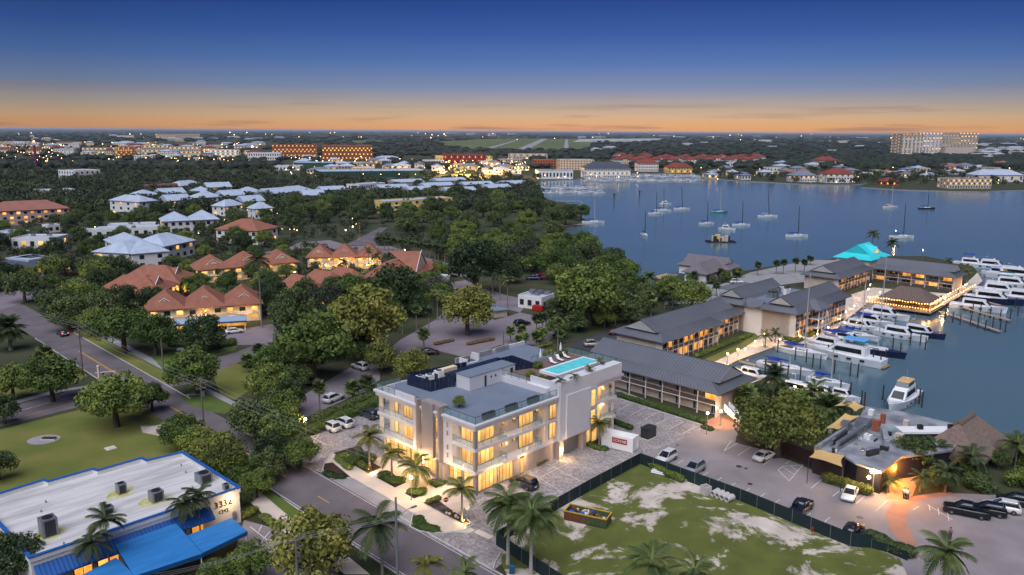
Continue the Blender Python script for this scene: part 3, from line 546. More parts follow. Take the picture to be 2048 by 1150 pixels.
w2b, f2b = wing('hotel_wing', 'short lower hotel wing between the blank white gable wall and the balconied wing', f2.G(26.4, 3.2), 44, 17, 13, 5.2, 2, 1.3, 2.0, 6, 0, 5)
w3, f3 = wing('hotel_wing', 'three-storey hotel block with white end wall and lit balconies by the marina', W(1597, 629.6, 7.2), 44, 34, 11.5, 7.2, 3, 1.6, 2.0, 13, 0, 5)
w3b, f3b = wing('hotel_wing', 'rear hotel block with rooftop machinery behind the three-storey block', f3.G(0, 14.2), 44, 27, 11, 7.2, 3, 1.6, 2.0, 6, 1, 1)
w4, f4 = wing('hotel_wing', 'two-storey hotel wing in front of the turquoise-roofed hut', W(1681.8, 558.7, 4.8), 44, 30, 14, 4.8, 2, 1.5, 2.2, 10, 0, 6)
w5, f5 = wing('hotel_wing', 'two-storey hotel wing behind the pool terrace at the point', W(1936, 546.8, 4.8), -46, 29, 12.5, 4.8, 2, 1.4, 2.0, 6, 1, 6)
# the end wall, hipped nose and flat machinery well of the three-storey block
MB().box(1.2, 1.55, 2.8, 23.5, 0, 6.94).build('blank_end_wall', 'hotel_white', w3); MB().add([(0, 10.5, 7.2), (0, 15.5, 7.2), (3.3, 15.5, 8.85), (3.3, 10.5, 8.85), (0, 10.5, 6.98), (0, 15.5, 6.98)], [(0, 3, 2, 1), (0, 1, 5, 4)]).build('link_roof', 'metal_roof', w3)
b = MB(); hiproof(b, 8.5, 16, -2.2, 5, 7.35, 1.9, inset=3.4, ax='y'); b.build('nose_roof', 'metal_roof', w3)
for x in (9.2, 11.4, 13.6, 15.3): MB().box(x-.1, x+.1, -1.5, -1.3, 0, 7.1).build('column', 'hotel_white', w3)
for z in (2.3, 4.65): MB().box(9, 15.5, -1.5, 1.0, z-.16, z).build('floor_slab', 'hotel_white', w3)
MB().box(3.2, 27, 10.4, 15.4, 6.9, 8.2).build('flat_roof', 'roof_grey', w3)
rr = random.Random(3)
for i in range(9):
    x, y = rr.uniform(6, 24), rr.uniform(11.6, 14.2); c = MB().cbox(x, y, 8.2, rr.uniform(.9, 1.9), .9, rr.uniform(.9, 1.8)).build('air_unit', ['steel', 'white_paint'][i % 2], w3)
    MB().tube((x, y, 9.4), (x, y, 10.0), .35, n=10).build('fan', 'dark_metal', c)
# stair at the end of the front wing, hedge in front of it
st = thing('outdoor_staircase', 'white sided outdoor staircase at the end of the gallery wing', 'staircase', f1.G(-.2, 12.9), f1.rz)
for i in range(10): MB().box(-.25-.3*(i+1), -.25-.3*i, -1.5, 0, 2.2-.22*i-.08, 2.25-.22*i).build('step', 'concrete_grey', st)
for y in (-1.6, .06): MB().add([(-.2, y, 1.9), (-3.4, y, -.0), (-3.4, y, 1.0), (-.2, y, 3.2), (-.2, y+.08, 1.9), (-3.4, y+.08, 0), (-3.4, y+.08, 1.0), (-.2, y+.08, 3.2)], [(0,1,2,3), (4,7,6,5), (3,2,6,7), (1,5,6,2)]).build('side_panel', 'white_paint', st)
lamp(f1.G(-1, 13.6, 1.9), 30); ob('wall_light', MB().ball((0, 0, 0), .16).mesh('wall_light', 'bulb'), w1, (1.0, 13.1, 2.0))
# turquoise hut, dock house, carport
mk('teal_roof', srgb(52, 186, 196), .5, .08, .5, emit=.10, ecol=(.05, .7, .75)); mk('shingle_grey', srgb(112, 106, 112), .9, .15, .6)  # teal_roof: a faint glow is put into the roof as emission
def hut(name, label, O, az, L, w, ze, h1, h2, roofm, wallm, inset=3, cat='building', ww=None, gi=.9):
    f = Fr(O, az); t = thing(name, label, cat, f.o, f.rz); foot([f.G(0, 0), f.G(L, 0), f.G(L, w), f.G(0, w)])
    rb = MB(); r = dutch(rb, 0, L, 0, w, ze, h1, h2, inset, gi); ro = rb.build('roof', roofm, t)
    for x in (r['a0']+.1, r['a1']-.1): MB().add([(x, r['ya']+.2, r['zm']-.05), (x, r['yb']-.2, r['zm']-.05), (x, r['cy'], r['zt']-.15)], [(0, 1, 2), (0, 2, 1)]).build('gable_wall', ww or 'white_wall', ro)
    MB().box(.9, L-.9, .9, w-.9, 0, ze-.23).build('wall', wallm, t)
    return t, f, r
tl, ft, r = hut('waterside_hut', 'waterside hut with a bright turquoise metal roof and lit gable window', W(T3(600,235)[0], T3(600,235)[1], 3.4), 44, 21, 15, 3.4, 1.7, 3.4, 'teal_roof', 'hotel_wall', 4.5, ww='teal_roof', gi=.25)
x = 10.5; MB().add([(x-3, 2.0, 5.0), (x+3, 2.0, 5.0), (x, 1.8, 7.7), (x, 7.2, 8.3)], [(0, 2, 3), (1, 3, 2)]).build('dormer_roof', 'teal_roof', tl); MB().add([(x-2.4, 1.95, 5.1), (x+2.4, 1.95, 5.1), (x, 1.85, 7.2)], [(0, 1, 2)]).build('dormer_window', 'lit', tl)
dh, fd, r = hut('dock_house', 'long white dock house with grey shingle roof and a blue tarp strip', W(1352, 528, 3.4), 128, 21, 11, 3.4, 1.6, 2.0, 'shingle_grey', 'white_wall', 3)
MB().add([(3, 11-.4, 3.62), (16, 11-.4, 3.62), (16, 11-1.7, 4.1), (3, 11-1.7, 4.1)], [(0, 1, 2, 3), (3, 2, 1, 0)]).build('blue_tarp', mk('tarp_blue', srgb(40, 90, 180), .6, .1), dh)
b = MB(); hiproof(b, 9, 19, -14, 5, 3.45, 3.3, inset=3, ax='y'); b.build('roof', 'shingle_grey', dh); MB().box(10, 18, -13, .8, 0, 3.2).build('wall', 'white_wall', dh)
for x in (4, 9.5, 14): win(dh, (x+1.2, 10.12), (x, 10.12), 1.4, 2.3, 1, 'dark_glass' if x != 14 else 'lit_orange', fr='white_paint')
for i in range(9): MB().cbox(1.2+i*2.3, 10.3, -1.5, .25, .25, 1.5).build('pile', 'wood_dark', dh)
cpt = Fr(W(1433, 575, 2.9), 135); cp = thing('car_shelter', 'open car shelter with low grey metal roof beside the hotel', 'carport', cpt.o, cpt.rz); foot([cpt.G(0, -12), cpt.G(9, -12), cpt.G(9, 1), cpt.G(0, 1)])
b = MB(); hiproof(b, 0, 9, 0, 14, 2.9, 1.1, inset=4, ax='y'); b.build('roof', 'metal_roof', cp)
for x in (.6, 4.5, 8.4):
    for y in (.6, 7, 13.4): MB().cbox(x, y, 0, .22, .22, 2.7).build('post', 'hotel_white', cp)
# thatched bar on the dock, boardwalk with lights
mk('thatch', srgb(112, 96, 88), .98, .3, 2.5, bump=1.2, stretch=(1, 1, .3), detail=9); mk('thatch_brown', srgb(126, 108, 98), .98, .3, 2.5, bump=1.2, stretch=(1, 1, .3), detail=9); mk('dock_wood', srgb(176, 146, 122), .85, .2, 1, stretch=(6, 1, 1))
BF = Fr(W(T3(990, 578)[0], T3(990, 578)[1], .4), 42)
tk = thing('thatched_bar', 'thatched dock bar strung with warm lights over the water', 'bar', BF.o, BF.rz)
MB().box(0, 12.5, -.0, 18.5, .1, .4).build('deck', 'dock_wood', tk)
b = MB(); hiproof(b, .6, 11.6, .8, 15.0, 3.3, 3.0, inset=4.2, ax='y', th=.35); b.build('roof', 'thatch', tk)
for x in (.8, 6, 11.4):
    for y in (1, 5.5, 10, 14.6): MB().cbox(x, y, .4, .22, .22, 2.9).build('post', 'wood', tk)
MB().box(3, 9, 4, 11, .4, 1.5).build('bar_counter', 'wood', tk)
for y in range(0, 19, 3):
    for x in (.2, 6, 12): MB().cbox(x, y+.2, -2.2, .28, .28, 2.3).build('pile', 'wood_dark', tk)
bar_rail(tk, (.05, 18.4), (.05, .05), .4, m='wood'); bar_rail(tk, (.05, .05), (12.4, .05), .4, m='wood')
mk('string_bulb', (1, .8, .4), emit=5, ecol=(1, .46, .10)); bl = MB().ball((0, 0, 0), .13, 6, 4).mesh('string_light', 'string_bulb')
for i in range(24): ob('string_light', bl, tk, (.35, .4+i*.77, 2.75+.1*math.sin(i*1.3))); 
for i in range(16): ob('string_light', bl, tk, (.4+i*.77, .35, 2.75+.1*math.sin(i*1.3)))
for i in range(24): ob('string_light', bl, tk, (-.05, .4+i*.77, 1.3))
for i in range(16): ob('string_light', bl, tk, (.4+i*.77, -.05, 1.3))
for y in (2.5, 8, 14): lamp(BF.G(3, y, 2.9), 60, (1, .5, .14), r=.3)
for x in (3.5, 8): lamp(BF.G(x, 2.2, 2.9), 45, (1, .5, .14), r=.3)
bw = thing('boardwalk', 'narrow boardwalk with lit railings from the thatched bar to the point', 'boardwalk', BF.G(12.5, 0), BF.rz)
MB().box(.05, 41, .2, 2.6, .12, .42).build('deck', 'dock_wood', bw); bar_rail(bw, (.1, .25), (41, .25), .42, gap=.4); bar_rail(bw, (.1, 2.55), (41, 2.55), .42, gap=.4)
for i in range(14):
    MB().cbox(1+i*3, .35, -2.2, .26, .26, 2.35).build('pile', 'wood_dark', bw)
    for y in (.2, 2.6): ob('rail_light', bl, bw, (1.2+i*3, y, 1.5))
for i in range(5): lamp(BF.G(17+i*8, 1.4, 2.0), 28, (1, .5, .14))
w4r = bar_rail(bw, (-19, 8), (-19, 20), .42, gap=.4)
for i, (px, py) in enumerate(((1490,706),(1510,690),(1560,686),(1600,680),(1634,676),(1656,662),(1676,645),(1692,630),(1708,618),(1425,742),(1480,752),(1740,575),(1760,590),(1900,592),(1930,575))):
    p = W(px, py); t = thing('bollard_light', 'small warm bollard light on the marina promenade', 'lamp', p, 0, 'promenade bollard lights'); MB().tube((0, 0, 0), (0, 0, .9), .07).build('post', 'white_paint', t); MB().ball((0, 0, 1.0), .14, 8, 5).build('globe', 'bulb', t); lamp((p.x, p.y, 1.3), 20, (1, .52, .16))
for f_, L_, n in ((f2, 27, 4), (f3, 33, 5), (f4, 29, 4), (f2b, 16, 2)):
    for i in range(n): lamp(f_.G(L_*(i+.5)/n, -.2, 1.0), 5, (1, .5, .14), .2)
# ================================================================ other buildings
mk('red_roof', srgb(152, 98, 78), .85, .2, .5, detail=8); mk('red_roof_far', srgb(128, 62, 52), .9, .25, .1); mk('white_roof', srgb(170, 182, 200), .7, .22, .35, detail=9, lo=.4, hi=.75); mk('pink_roof', srgb(150, 100, 88), .85, .15, .3); mk('dark_roof', srgb(70, 76, 88), .85, .15, .4)
mk('yellow_wall', srgb(214, 186, 120), .8, .1, .3); mk('brick_wall', srgb(160, 90, 62), .85, .2, .4); mk('green_wall', srgb(36, 74, 62), .7, .15, .2); mk('orange_wall', srgb(170, 104, 64), .85, .2, .1); mk('crimson', srgb(140, 24, 30), .7, .15, .2); mk('tan_wall', srgb(196, 184, 168), .85, .12, .2); mk('blue_trim', srgb(28, 88, 160), .65, .1); mk('blue_canvas', srgb(40, 120, 186), .8, .2, .8, stretch=(.3, 1.6, 1), bump=.4); mk('bay_roof', srgb(200, 197, 196), .8, .18, .5, col2=srgb(150, 146, 146), detail=12, stretch=(.25, 1.4, 1), lo=.42, hi=.8)
mk('sail', srgb(206, 170, 112), .8, .08, .6); mk('brown_fence', srgb(56, 38, 38), .7, .15, .8)
_WM = {}
def wbox(w, h, m):
    k = (round(w, 2), round(h, 2), m)
    if k not in _WM: _WM[k] = MB().box(-w/2, w/2, -.06, .04, 0, h).mesh('window', m)
    return _WM[k]
def bld(name, label, A, B, z, d, roof='flat', wm='white_wall', rm='white_roof', rows=2, cols=6, lit=3, rh=None, over=.6, cat='house', group=None, ends=True, ww=None, joined=False, units=1, zb=0, gablets=False, zp=None):
    zp = z if zp is None else zp; a, c = W(A[0], A[1], zp), W(B[0], B[1], zp); D = c-a; L = D.length; f = Fr(a, math.degrees(math.atan2(D.x, D.y)))
    t = thing(name, label, cat, f.o, f.rz, group); foot([f.G(-1, -1), f.G(L+1, -1), f.G(L+1, d+1), f.G(-1, d+1)])
    o = over if roof != 'flat' else 0; zw = z-.22 if roof != 'flat' else z
    MB().box(o, L-o, o, d-o, 0, zw).build('wall', wm, t)
    if roof == 'flat':
        MB().box(.3, L-.3, .3, d-.3, z+.003, z+.05).build('roof', rm, t)
        b = MB()
        for q in ((0, L, 0, .28), (0, L, d-.28, d), (0, .28, .28, d-.28), (L-.28, L, .28, d-.28)): b.box(*q, z+.001, z+.45)
        b.build('parapet', wm, t)
        r_ = random.Random(len(label)+int(L*10))
        for i in range(2 + int(L/18)):
            x, y = r_.uniform(2, max(2.5, L-2)), r_.uniform(1.5, max(2, d-1.5)); MB().cbox(x, y, z+.05, r_.uniform(.9, 1.8), r_.uniform(.9, 1.5), r_.uniform(.7, 1.2)).build('roof_unit', 'steel', t)
    else:
        h = rh or min(d, L)*.26
        for u in range(units):
            b = MB(); x0, x1 = L*u/units, L*(u+1)/units; dz = .05*u; ov = .5 if units > 1 else 0
            ax = 'x' if (x1-x0) >= d or units == 1 else 'y'
            hiproof(b, x0-ov*(u > 0), x1+ov*(u < units-1), 0-.3*(u % 2), d+.3*(u % 2), z+dz, h*(1+.06*(u % 2)), inset={'hip': None, 'gable': .0}[roof] if units == 1 else min(x1-x0, d)*.42, ax=ax)
            ro = b.build('roof', rm, t)
            if gablets:
                xc = (x0+x1)/2; w = (x1-x0)*.26; y0 = d*.14; zz = z+dz+h*.22
                MB().add([(xc-w, y0, zz), (xc+w, y0, zz), (xc, y0, zz+w*.62), (xc, y0+w*1.2, zz+w*.62)], [(0, 2, 3), (1, 3, 2)]).build('gablet_roof', rm, ro)
                MB().add([(xc-w*.86, y0+.02, zz+.04), (xc+w*.86, y0+.02, zz+.04), (xc, y0+.02, zz+w*.54)], [(0, 1, 2)]).build('gablet_wall', 'cream_wall', ro)
                tr = MB()
                for s in (-1, 1): tr.tube((xc+s*w*1.05, y0-.05, zz), (xc, y0-.05, zz+w*.66), .11, n=4)
                tr.build('gablet_trim', 'white_paint', ro)
    hs = (zw-zb)/max(rows, 1); k = 0; b = {}
    def put(x, y, rz, zz, w, h, m):
        if joined:
            q = b.setdefault(m, MB()); ca, sa = math.cos(rz), math.sin(rz); e = .06
            p = lambda u, v, q_: (x+u*ca+v*sa, y+u*sa-v*ca, zz+q_)
            q.add([p(-w/2, e, 0), p(w/2, e, 0), p(w/2, e, h), p(-w/2, e, h), p(-w/2, -.02, 0), p(w/2, -.02, 0), p(w/2, -.02, h), p(-w/2, -.02, h)], [(0, 1, 2, 3), (0, 4, 5, 1), (3, 2, 6, 7), (0, 3, 7, 4), (1, 5, 6, 2)])
        else: ob('window', wbox(w, h, m), t, (x, y, zz), rz)
    sp = (L-2*o)/max(cols, 1); w = ww or min(1.8, sp*.5)
    for r in range(rows):
        for i in range(cols):
            m = 'lit' if (i*5+r*7+len(label)*3+int(A[0])) % 10 < lit else 'dark_glass'
            put(o+sp*(i+.5), o-.0, 0, zb+hs*r+hs*.28, w, hs*.5, m)
        if ends:
            n2 = max(1, int((d-2*o)/5))
            for i in range(n2):
                m = 'lit' if (i*3+r*5+len(label)+int(A[1])) % 10 < lit else 'dark_glass'
                for x, rz in ((o, -math.pi/2), (L-o, math.pi/2)): put(x, o+(d-2*o)*(i+.5)/n2, rz, zb+hs*r+hs*.28, w*.9, hs*.5, m)
    for m, q in b.items(): tag(q.build('windows', m, t), kind='stuff')
    return t, f, L
# --- low building with blue trim, bottom left
def text(body, size, m, parent, loc, rx=math.pi/2, rz=0, name='lettering', al='CENTER', ext=.02):
    c = bpy.data.curves.new('txt', 'FONT'); c.body = body; c.size = size; c.extrude = ext; c.align_x = al; c.resolution_u = 2
    o = bpy.data.objects.new('txt', c); COL.objects.link(o); bpy.context.view_layer.update()
    me = bpy.data.meshes.new_from_object(o.evaluated_get(bpy.context.evaluated_depsgraph_get())); bpy.data.objects.remove(o)
    me.materials.clear(); me.materials.append(MATS[m]); q = ob(name, me, parent, loc); q.rotation_euler = (rx, 0, rz); return q
BB = Fr(W(60, 1115, 5), 43.6)
bb = thing('office_building', 'low white flat-roofed building with blue coping and big blue canopies', 'building', BB.o, BB.rz)
bp = [BB.L(x, y, 5) for x, y in ((60,1115),(478,975),(370,903),(294,921),(283,916),(196,941),(186,938),(97,963),(87,960),(-40,992))]
x0, y0 = bp[0]; X1 = bp[1][0]; bp[0] = (0, 0); bp[1] = (X1, 0); bp[2] = (X1, bp[2][1]); bp[-1] = (-.2, bp[-1][1]-1.2)
foot([BB.G(*p) for p in [(-2, -14), (X1+2, -14), (X1+2, 20), (-8, 20)]])
MB().prism(bp, 0, 4.4).build('wall', 'white_wall', bb); MB().prism([(x*.985+.15, y*.97+.2) for x, y in bp], 4.403, 4.45).build('roof', 'bay_roof', bb)
for i in range(len(bp)):
    p, q = Vector(bp[i]), Vector(bp[(i+1) % len(bp)]); d = q-p
    MB().rbox((p+q)/2, d, d.length+.2, .3, 4.401, 4.98).build('parapet', 'white_wall', bb); MB().rbox((p+q)/2, d, d.length+.36+.004*i, .46, 4.985+.003*i, 5.1+.003*i).build('coping', 'blue_trim', bb)
r_ = random.Random(5)
for i, (px, py, w, h) in enumerate(((98,1068,1.7,2.2),(243,985,1.1,1.4),(313,1000,1.5,1.4),(408,962,1.8,1.3),(216,1025,1.2,.9),(452,978,.7,.8))):
    x, y = BB.L(px, py, 4.5); c = MB().cbox(x, y, 4.46, w, w, h).build('air_unit', 'steel', bb); MB().tube((x, y, 4.46+h), (x, y, 4.52+h), w*.36, n=12).build('fan', 'black', c); MB().box(x-w*.35, x+w*.35, y-w/2-.03, y-w/2-.001, 4.6, 4.3+h).build('grille', 'dark_metal', c)
    if i in (0, 1, 2): MB().prism([(x+r_.uniform(-1, 1)*.5+2.1*math.cos(k*.9), y+1.7*math.sin(k*.9)) for k in range(7)], 4.452, 4.456).build('moss_stain', mk('moss%d' % i, srgb(168, 160, 70), .95, .3, .6, col2=srgb(196, 196, 170)), bb)
for i in range(10):
    x, y = r_.uniform(1, X1-1), r_.uniform(1.5, 15); MB().tube((x, y, 4.45), (x, y, 4.75), .1, n=8).build('roof_vent', 'steel', bb)
for i in range(1, 6): MB().box(.4, X1-.4, i*2.7, i*2.7+.06, 4.451, 4.458).build('roof_seam', 'concrete_grey', bb)
aw = MB().add([(.2, -.1, 3.9), (X1*.83, -.1, 3.9), (X1*.83, -1.6, 2.7), (.2, -1.6, 2.7), (.2, -.1, 3.7), (X1*.83, -.1, 3.7), (X1*.83, -1.6, 2.5), (.2, -1.6, 2.5)], [(0,3,2,1), (4,5,6,7), (3,7,6,2), (0,4,7,3), (1,2,6,5)]).build('awning_roof', 'blue_trim', bb)
sb = MB(); seams(sb, (.2, -1.6, 2.7), (X1*.83, -1.6, 2.7), (.2, -.1, 3.9), (X1*.83, -.1, 3.9), 44, .03); tag(sb.build('awning_seams', mk('blue_dark', srgb(16, 58, 124), .5), aw), kind='stuff')
def canopy(px, za, zb_, nm):
    q = [BB.L(x, y, z) for (x, y), z in zip(px, (za, za, zb_, zb_))]; zs = (za, za, zb_, zb_)
    v = [(p[0], p[1], z) for p, z in zip(q, zs)] + [(p[0], p[1], z-.55) for p, z in zip(q, zs)]
    c = MB().add(v, [(0,1,2,3), (3,2,1,0), (0,4,5,1), (1,5,6,2), (2,6,7,3), (3,7,4,0), (1,5,4,0), (2,6,5,1), (3,7,6,2), (0,4,7,3)]).build('canopy', 'blue_canvas', bb)
    for i in (2, 3): MB().tube((q[i][0]*.99, q[i][1]*.99, 0), (q[i][0]*.99, q[i][1]*.99, zs[i]-.3), .06).build('post', 'white_paint', c)
canopy(((230,1090),(352,1046),(405,1107),(268,1152)), 3.5, 2.9, 0); canopy(((374,1071),(463,1036),(495,1062),(405,1106)), 3.0, 2.85, 0); canopy(((160,1152),(232,1115),(270,1150),(215,1195)), 3.1, 2.8, 0)
for x0_, x1_, n in ((4.2, 6.2, 2), (6.8, 9.2, 2), (18.2, 19.8, 1), (10, 14, 3)): win(bb, (x0_, -.02), (x1_, -.02), .4, 2.6, n, 'lit_orange')
text('3332', 1.25, 'black', bb, (X1*.905, -.06, 3.15), ext=.04); text('1242', .7, 'black', bb, (X1*.905, -.06, 2.25), ext=.04)
ob('wall_light', MB().box(-.2, .2, -.3, 0, 0, .18).mesh('wall_light', 'bulb'), bb, (X1-1.6, -.06, 4.0)); lamp(BB.G(X1-1.6, -1.1, 3.6), 22); MB().box(X1-1.2, X1-.7, -.3, 0, .9, 1.9).build('meter_box', 'steel', bb)
# --- red-roofed townhouses
for lab, A, B, d, n, lit in (('red-roofed cream townhouse row behind the blue-grey carport', (287,622), (527,607), 14, 3, 6), ('red-roofed townhouse row furthest left, half hidden by dark trees', (318,587), (392,548), 20, 2, 6),
    ('red-roofed townhouse row with brightly lit first floor behind the tall palm', (393,541), (600,524), 13, 3, 7), ('red-roofed townhouse row at the back with three gables beside the avenue', (610,515), (765,513), 11, 3, 9),
    ('red-roofed townhouse row behind the round-crowned green trees', (607,588), (745,563), 15, 3, 5), ('red-roofed townhouse row on the right end with orange lit porch', (838,562), (878,525), 20, 1, 5)):
    t, f, L = bld('townhouse_row', lab, A, B, 4.8, d, 'hip', 'cream_wall', 'red_roof', 2, n*3, lit, rh=4.2 if n > 1 else 4, over=.8, units=n, group='red-roofed townhouse rows', gablets=True)
    for u in range(n):
        MB().box(L*(u+.3)/n, L*(u+.7)/n, .05, .78, 2.3, 2.42).build('balcony', 'white_paint', t)
    lamp(f.G(L*.5, -1.5, 3.2), 32, (1, .55, .18)); lamp(f.G(L*.85, -1.5, 2.2), 26, (1, .55, .18))
MB().prism([(-3, 3), (.5, 2), (.5, 17), (-3, 17)], 0, .01).build('drain_strip', 'concrete_grey', t)
CP = Fr(W(345, 650, 2.7), 73); cp = thing('carport', 'long carport with pale blue-grey flat roof in front of the red-roofed townhouses', 'carport', CP.o, CP.rz); foot([CP.G(0, -1), CP.G(19, -1), CP.G(19, 8), CP.G(0, 8)])
MB().box(0, 18, 0, 6.8, 2.5, 2.72).build('roof', mk('carport_roof', srgb(150, 172, 196), .6, .1), cp); MB().box(-.04, 18.04, -.04, -.005, 2.3, 2.74).build('fascia', mk('fascia_navy', srgb(40, 60, 110), .6), cp)
for x in (.4, 4.7, 9, 13.3, 17.6):
    for y in (.4, 6.4): MB().cbox(x, y, 0, .18, .18, 2.5).build('post', 'white_paint', cp)
MB().box(.2, 17.8, 6.5, 6.7, 0, 2.3).build('back_wall', 'yellow_wall', cp)
for x in (3, 9, 15): lamp(CP.G(x, 4, 2.2), 60, (1, .55, .15)); ob('ceiling_light', MB().box(-.3, .3, -.08, .08, 0, .06).mesh('ceiling_light', 'bulb'), cp, (x, 4, 2.4))
t, f, L = bld('carport', 'white flat carport roof beyond the right-hand townhouse', (848,565), (900,552), 2.5, 5, 'flat', 'white_wall', 'white_roof', 0, 0, 0, cat='carport', ends=False)
# --- white houses on the left
bld('white_house', 'white three-storey house with pale hipped metal roofs and palms in front', (258,507), (392,480), 6.2, 17, 'hip', 'white_wall', 'white_roof', 2, 9, 3, rh=3.6, units=2)
bld('white_house', 'left wing of pale hip-roofed white house behind two palms', (206,479), (262,508), 6.2, 14, 'hip', 'white_wall', 'white_roof', 2, 5, 0, rh=3.4)
t, f, L = bld('dark_roofed_house', 'white house with dark skirt roof and flat white top', (52,536), (150,520), 4.2, 22, 'hip', 'white_wall', 'dark_roof', 1, 6, 4, rh=2.6, over=1); MB().box(L*.25, L*.75, 5, 17, 5.2, 6.0).build('flat_top', 'white_roof', t)
for lab, A, B, z, d, rows, cols, lit, wm in (('flat white two-storey house with two lit windows at left edge', (22,478), (105,478), 4.5, 14, 1, 5, 4, 'white_wall'), ('long flat white roofed building behind the pale hip-roofed house', (150,462), (318,456), 4, 12, 1, 9, 1, 'white_wall'),
    ('second long flat white roofed building further right', (215,452), (310,449), 4, 10, 1, 6, 1, 'white_wall'), ('flat white building left of the pink apartment block lawn', (0,470), (60,462), 4, 12, 1, 4, 3, 'white_wall'), ('small white kiosk building in front of the pink apartment block', (95,452), (120,450), 3.5, 7, 1, 2, 0, 'white_wall')):
    bld('flat_roofed_house', lab, A, B, z, d, 'flat', wm, 'white_roof', rows, cols, lit)
bld('white_house', 'white house with broad pale blue hipped roof above the trees', (322,443), (440,438), 6.5, 16, 'hip', 'white_wall', 'white_roof', 2, 8, 2, rh=4, units=2); bld('red_roofed_house', 'white house with a broad dark red hipped roof beside the tall palm', (428,458), (515,462), 6.5, 18, 'hip', 'white_wall', 'red_roof', 2, 6, 1, rh=4.4)
bld('apartment_block', 'pink three-storey apartment block with hipped roof and lit windows', (-30,424), (140,416), 8, 20, 'hip', mk('pink_wall', srgb(196, 168, 160), .85, .1), 'pink_roof', 3, 12, 4, rh=4.5, cat='apartment block')
bld('white_house', 'narrow white three-storey house with one lit top window', (216,400), (278,404), 9, 14, 'hip', 'white_wall', 'white_roof', 3, 4, 2, rh=3.2)
bld('flat_roofed_house', 'low grey-white hall behind the pink apartment block', (58,384), (156,380), 5, 24, 'flat', 'tan_wall', 'white_roof', 1, 8, 0); bld('flat_roofed_house', 'white flat building standing above the dark trees at left', (148,342), (200,340), 9, 30, 'flat', 'white_wall', 'white_roof', 2, 5, 0)
bld('brick_house', 'brick coloured two-storey house among white roofs', (315,370), (356,369), 8, 12, 'flat', 'brick_wall', 'roof_grey', 2, 5, 2); bld('brick_house', 'low brick and grey house left of the brick coloured house', (280,371), (315,371), 7, 12, 'flat', 'brick_wall', 'roof_grey', 2, 4, 1)
r_ = random.Random(11)
for i, (x, y, w, d) in enumerate(((300,392,46,16),(350,388,50,16),(405,384,46,16),(360,402,50,14),(420,396,52,15),(470,392,46,15),(470,413,40,12),(510,404,44,13),(528,418,40,11),(440,375,50,16),(385,372,46,16),(560,388,50,15),(600,384,55,16),(630,391,45,14),(505,385,40,14))):
    bld('white_cottage', 'white cottage with pale hipped roof in the close-set group behind the palms', (x-w/2, y), (x+w/2, y-3+r_.uniform(-2, 2)), 6, d, ['hip', 'gable'][i % 2], 'white_wall', 'white_roof', 2, 5, 1 + (i % 3 == 0)*2, rh=3.6, group='white cottages with pale roofs')
t, f, L = bld('apartment_block', 'yellow apartment block with stepped pale roof and open balconies', (772,404), (905,396), 8, 14, 'flat', 'yellow_wall', 'white_roof', 3, 10, 3, cat='apartment block')
for i in range(4): MB().box(L*(.1+.22*i), L*(.2+.22*i), -1.2, -.01, 2.5, 2.65).build('balcony', 'white_paint', t); MB().box(L*(.1+.22*i), L*(.2+.22*i), -1.2, -.01, 5.2, 5.35).build('balcony', 'white_paint', t)
bld('flat_roofed_house', 'pale roofed low house left of the yellow apartment block', (712,402), (750,401), 5, 12, 'flat', 'white_wall', 'white_roof', 1, 4, 0)
bld('flat_roofed_house', 'grey-blue windowed clinic behind the palm grove', (718,370), (770,366), 8, 14, 'flat', 'white_wall', 'white_roof', 2, 12, 1)
for i, (x, y, w) in enumerate(((790,376,60),(845,380,50),(880,372,60),(925,382,60),(960,370,60),(1000,376,50),(820,365,60),(905,362,60),(1035,368,50),(670,380,50))):
    bld('boatyard_shed', 'pale metal boatyard shed in the row behind the yellow apartments', (x-w/2, y), (x+w/2, y-2), 6, 16, 'gable', 'tan_wall', 'white_roof', 1, 4, 0, rh=2.4, group='pale boatyard sheds')
# --- utility house by the car park
t, f, L = bld('utility_house', 'small white flat-roofed utility house with grey shutters', (1036,592), (1083,598), 3.4, 8, 'flat', 'white_wall', 'white_roof', 1, 3, 0, ends=False); foot([f.G(-2, -5), f.G(L+4, -5), f.G(L+4, 12), f.G(-2, 12)])
for i in range(3): MB().cbox(1.5+i*2.6, 6.5, 3.46, 1.9, 1.6, 1.1).build('air_unit', 'steel', t)
MB().box(L+.1, L+.7, 1, 4, .2, 2.3).build('shutter', 'dark_metal', t)
q = thing('metal_container', 'red open skip container beside the small white utility house', 'container', W(1076, 622), math.radians(-25)); MB().box(-1.6, 1.6, -.8, .8, .15, 1.7).build('body', mk('skip_red', srgb(170, 34, 32), .6, .2), q)
for i in range(6): MB().box(-1.5+i*.58, -1.42+i*.58, -.86, -.8, .15, 1.7).build('rib', 'skip_red', q)
t, f, L = bld('lattice_shed', 'pale lattice sided shed under a low roof by the paved car park', (988,622), (1020,618), 2.2, 6, 'hip', 'tan_wall', 'roof_grey', 0, 0, 0, rh=.8, ends=False)
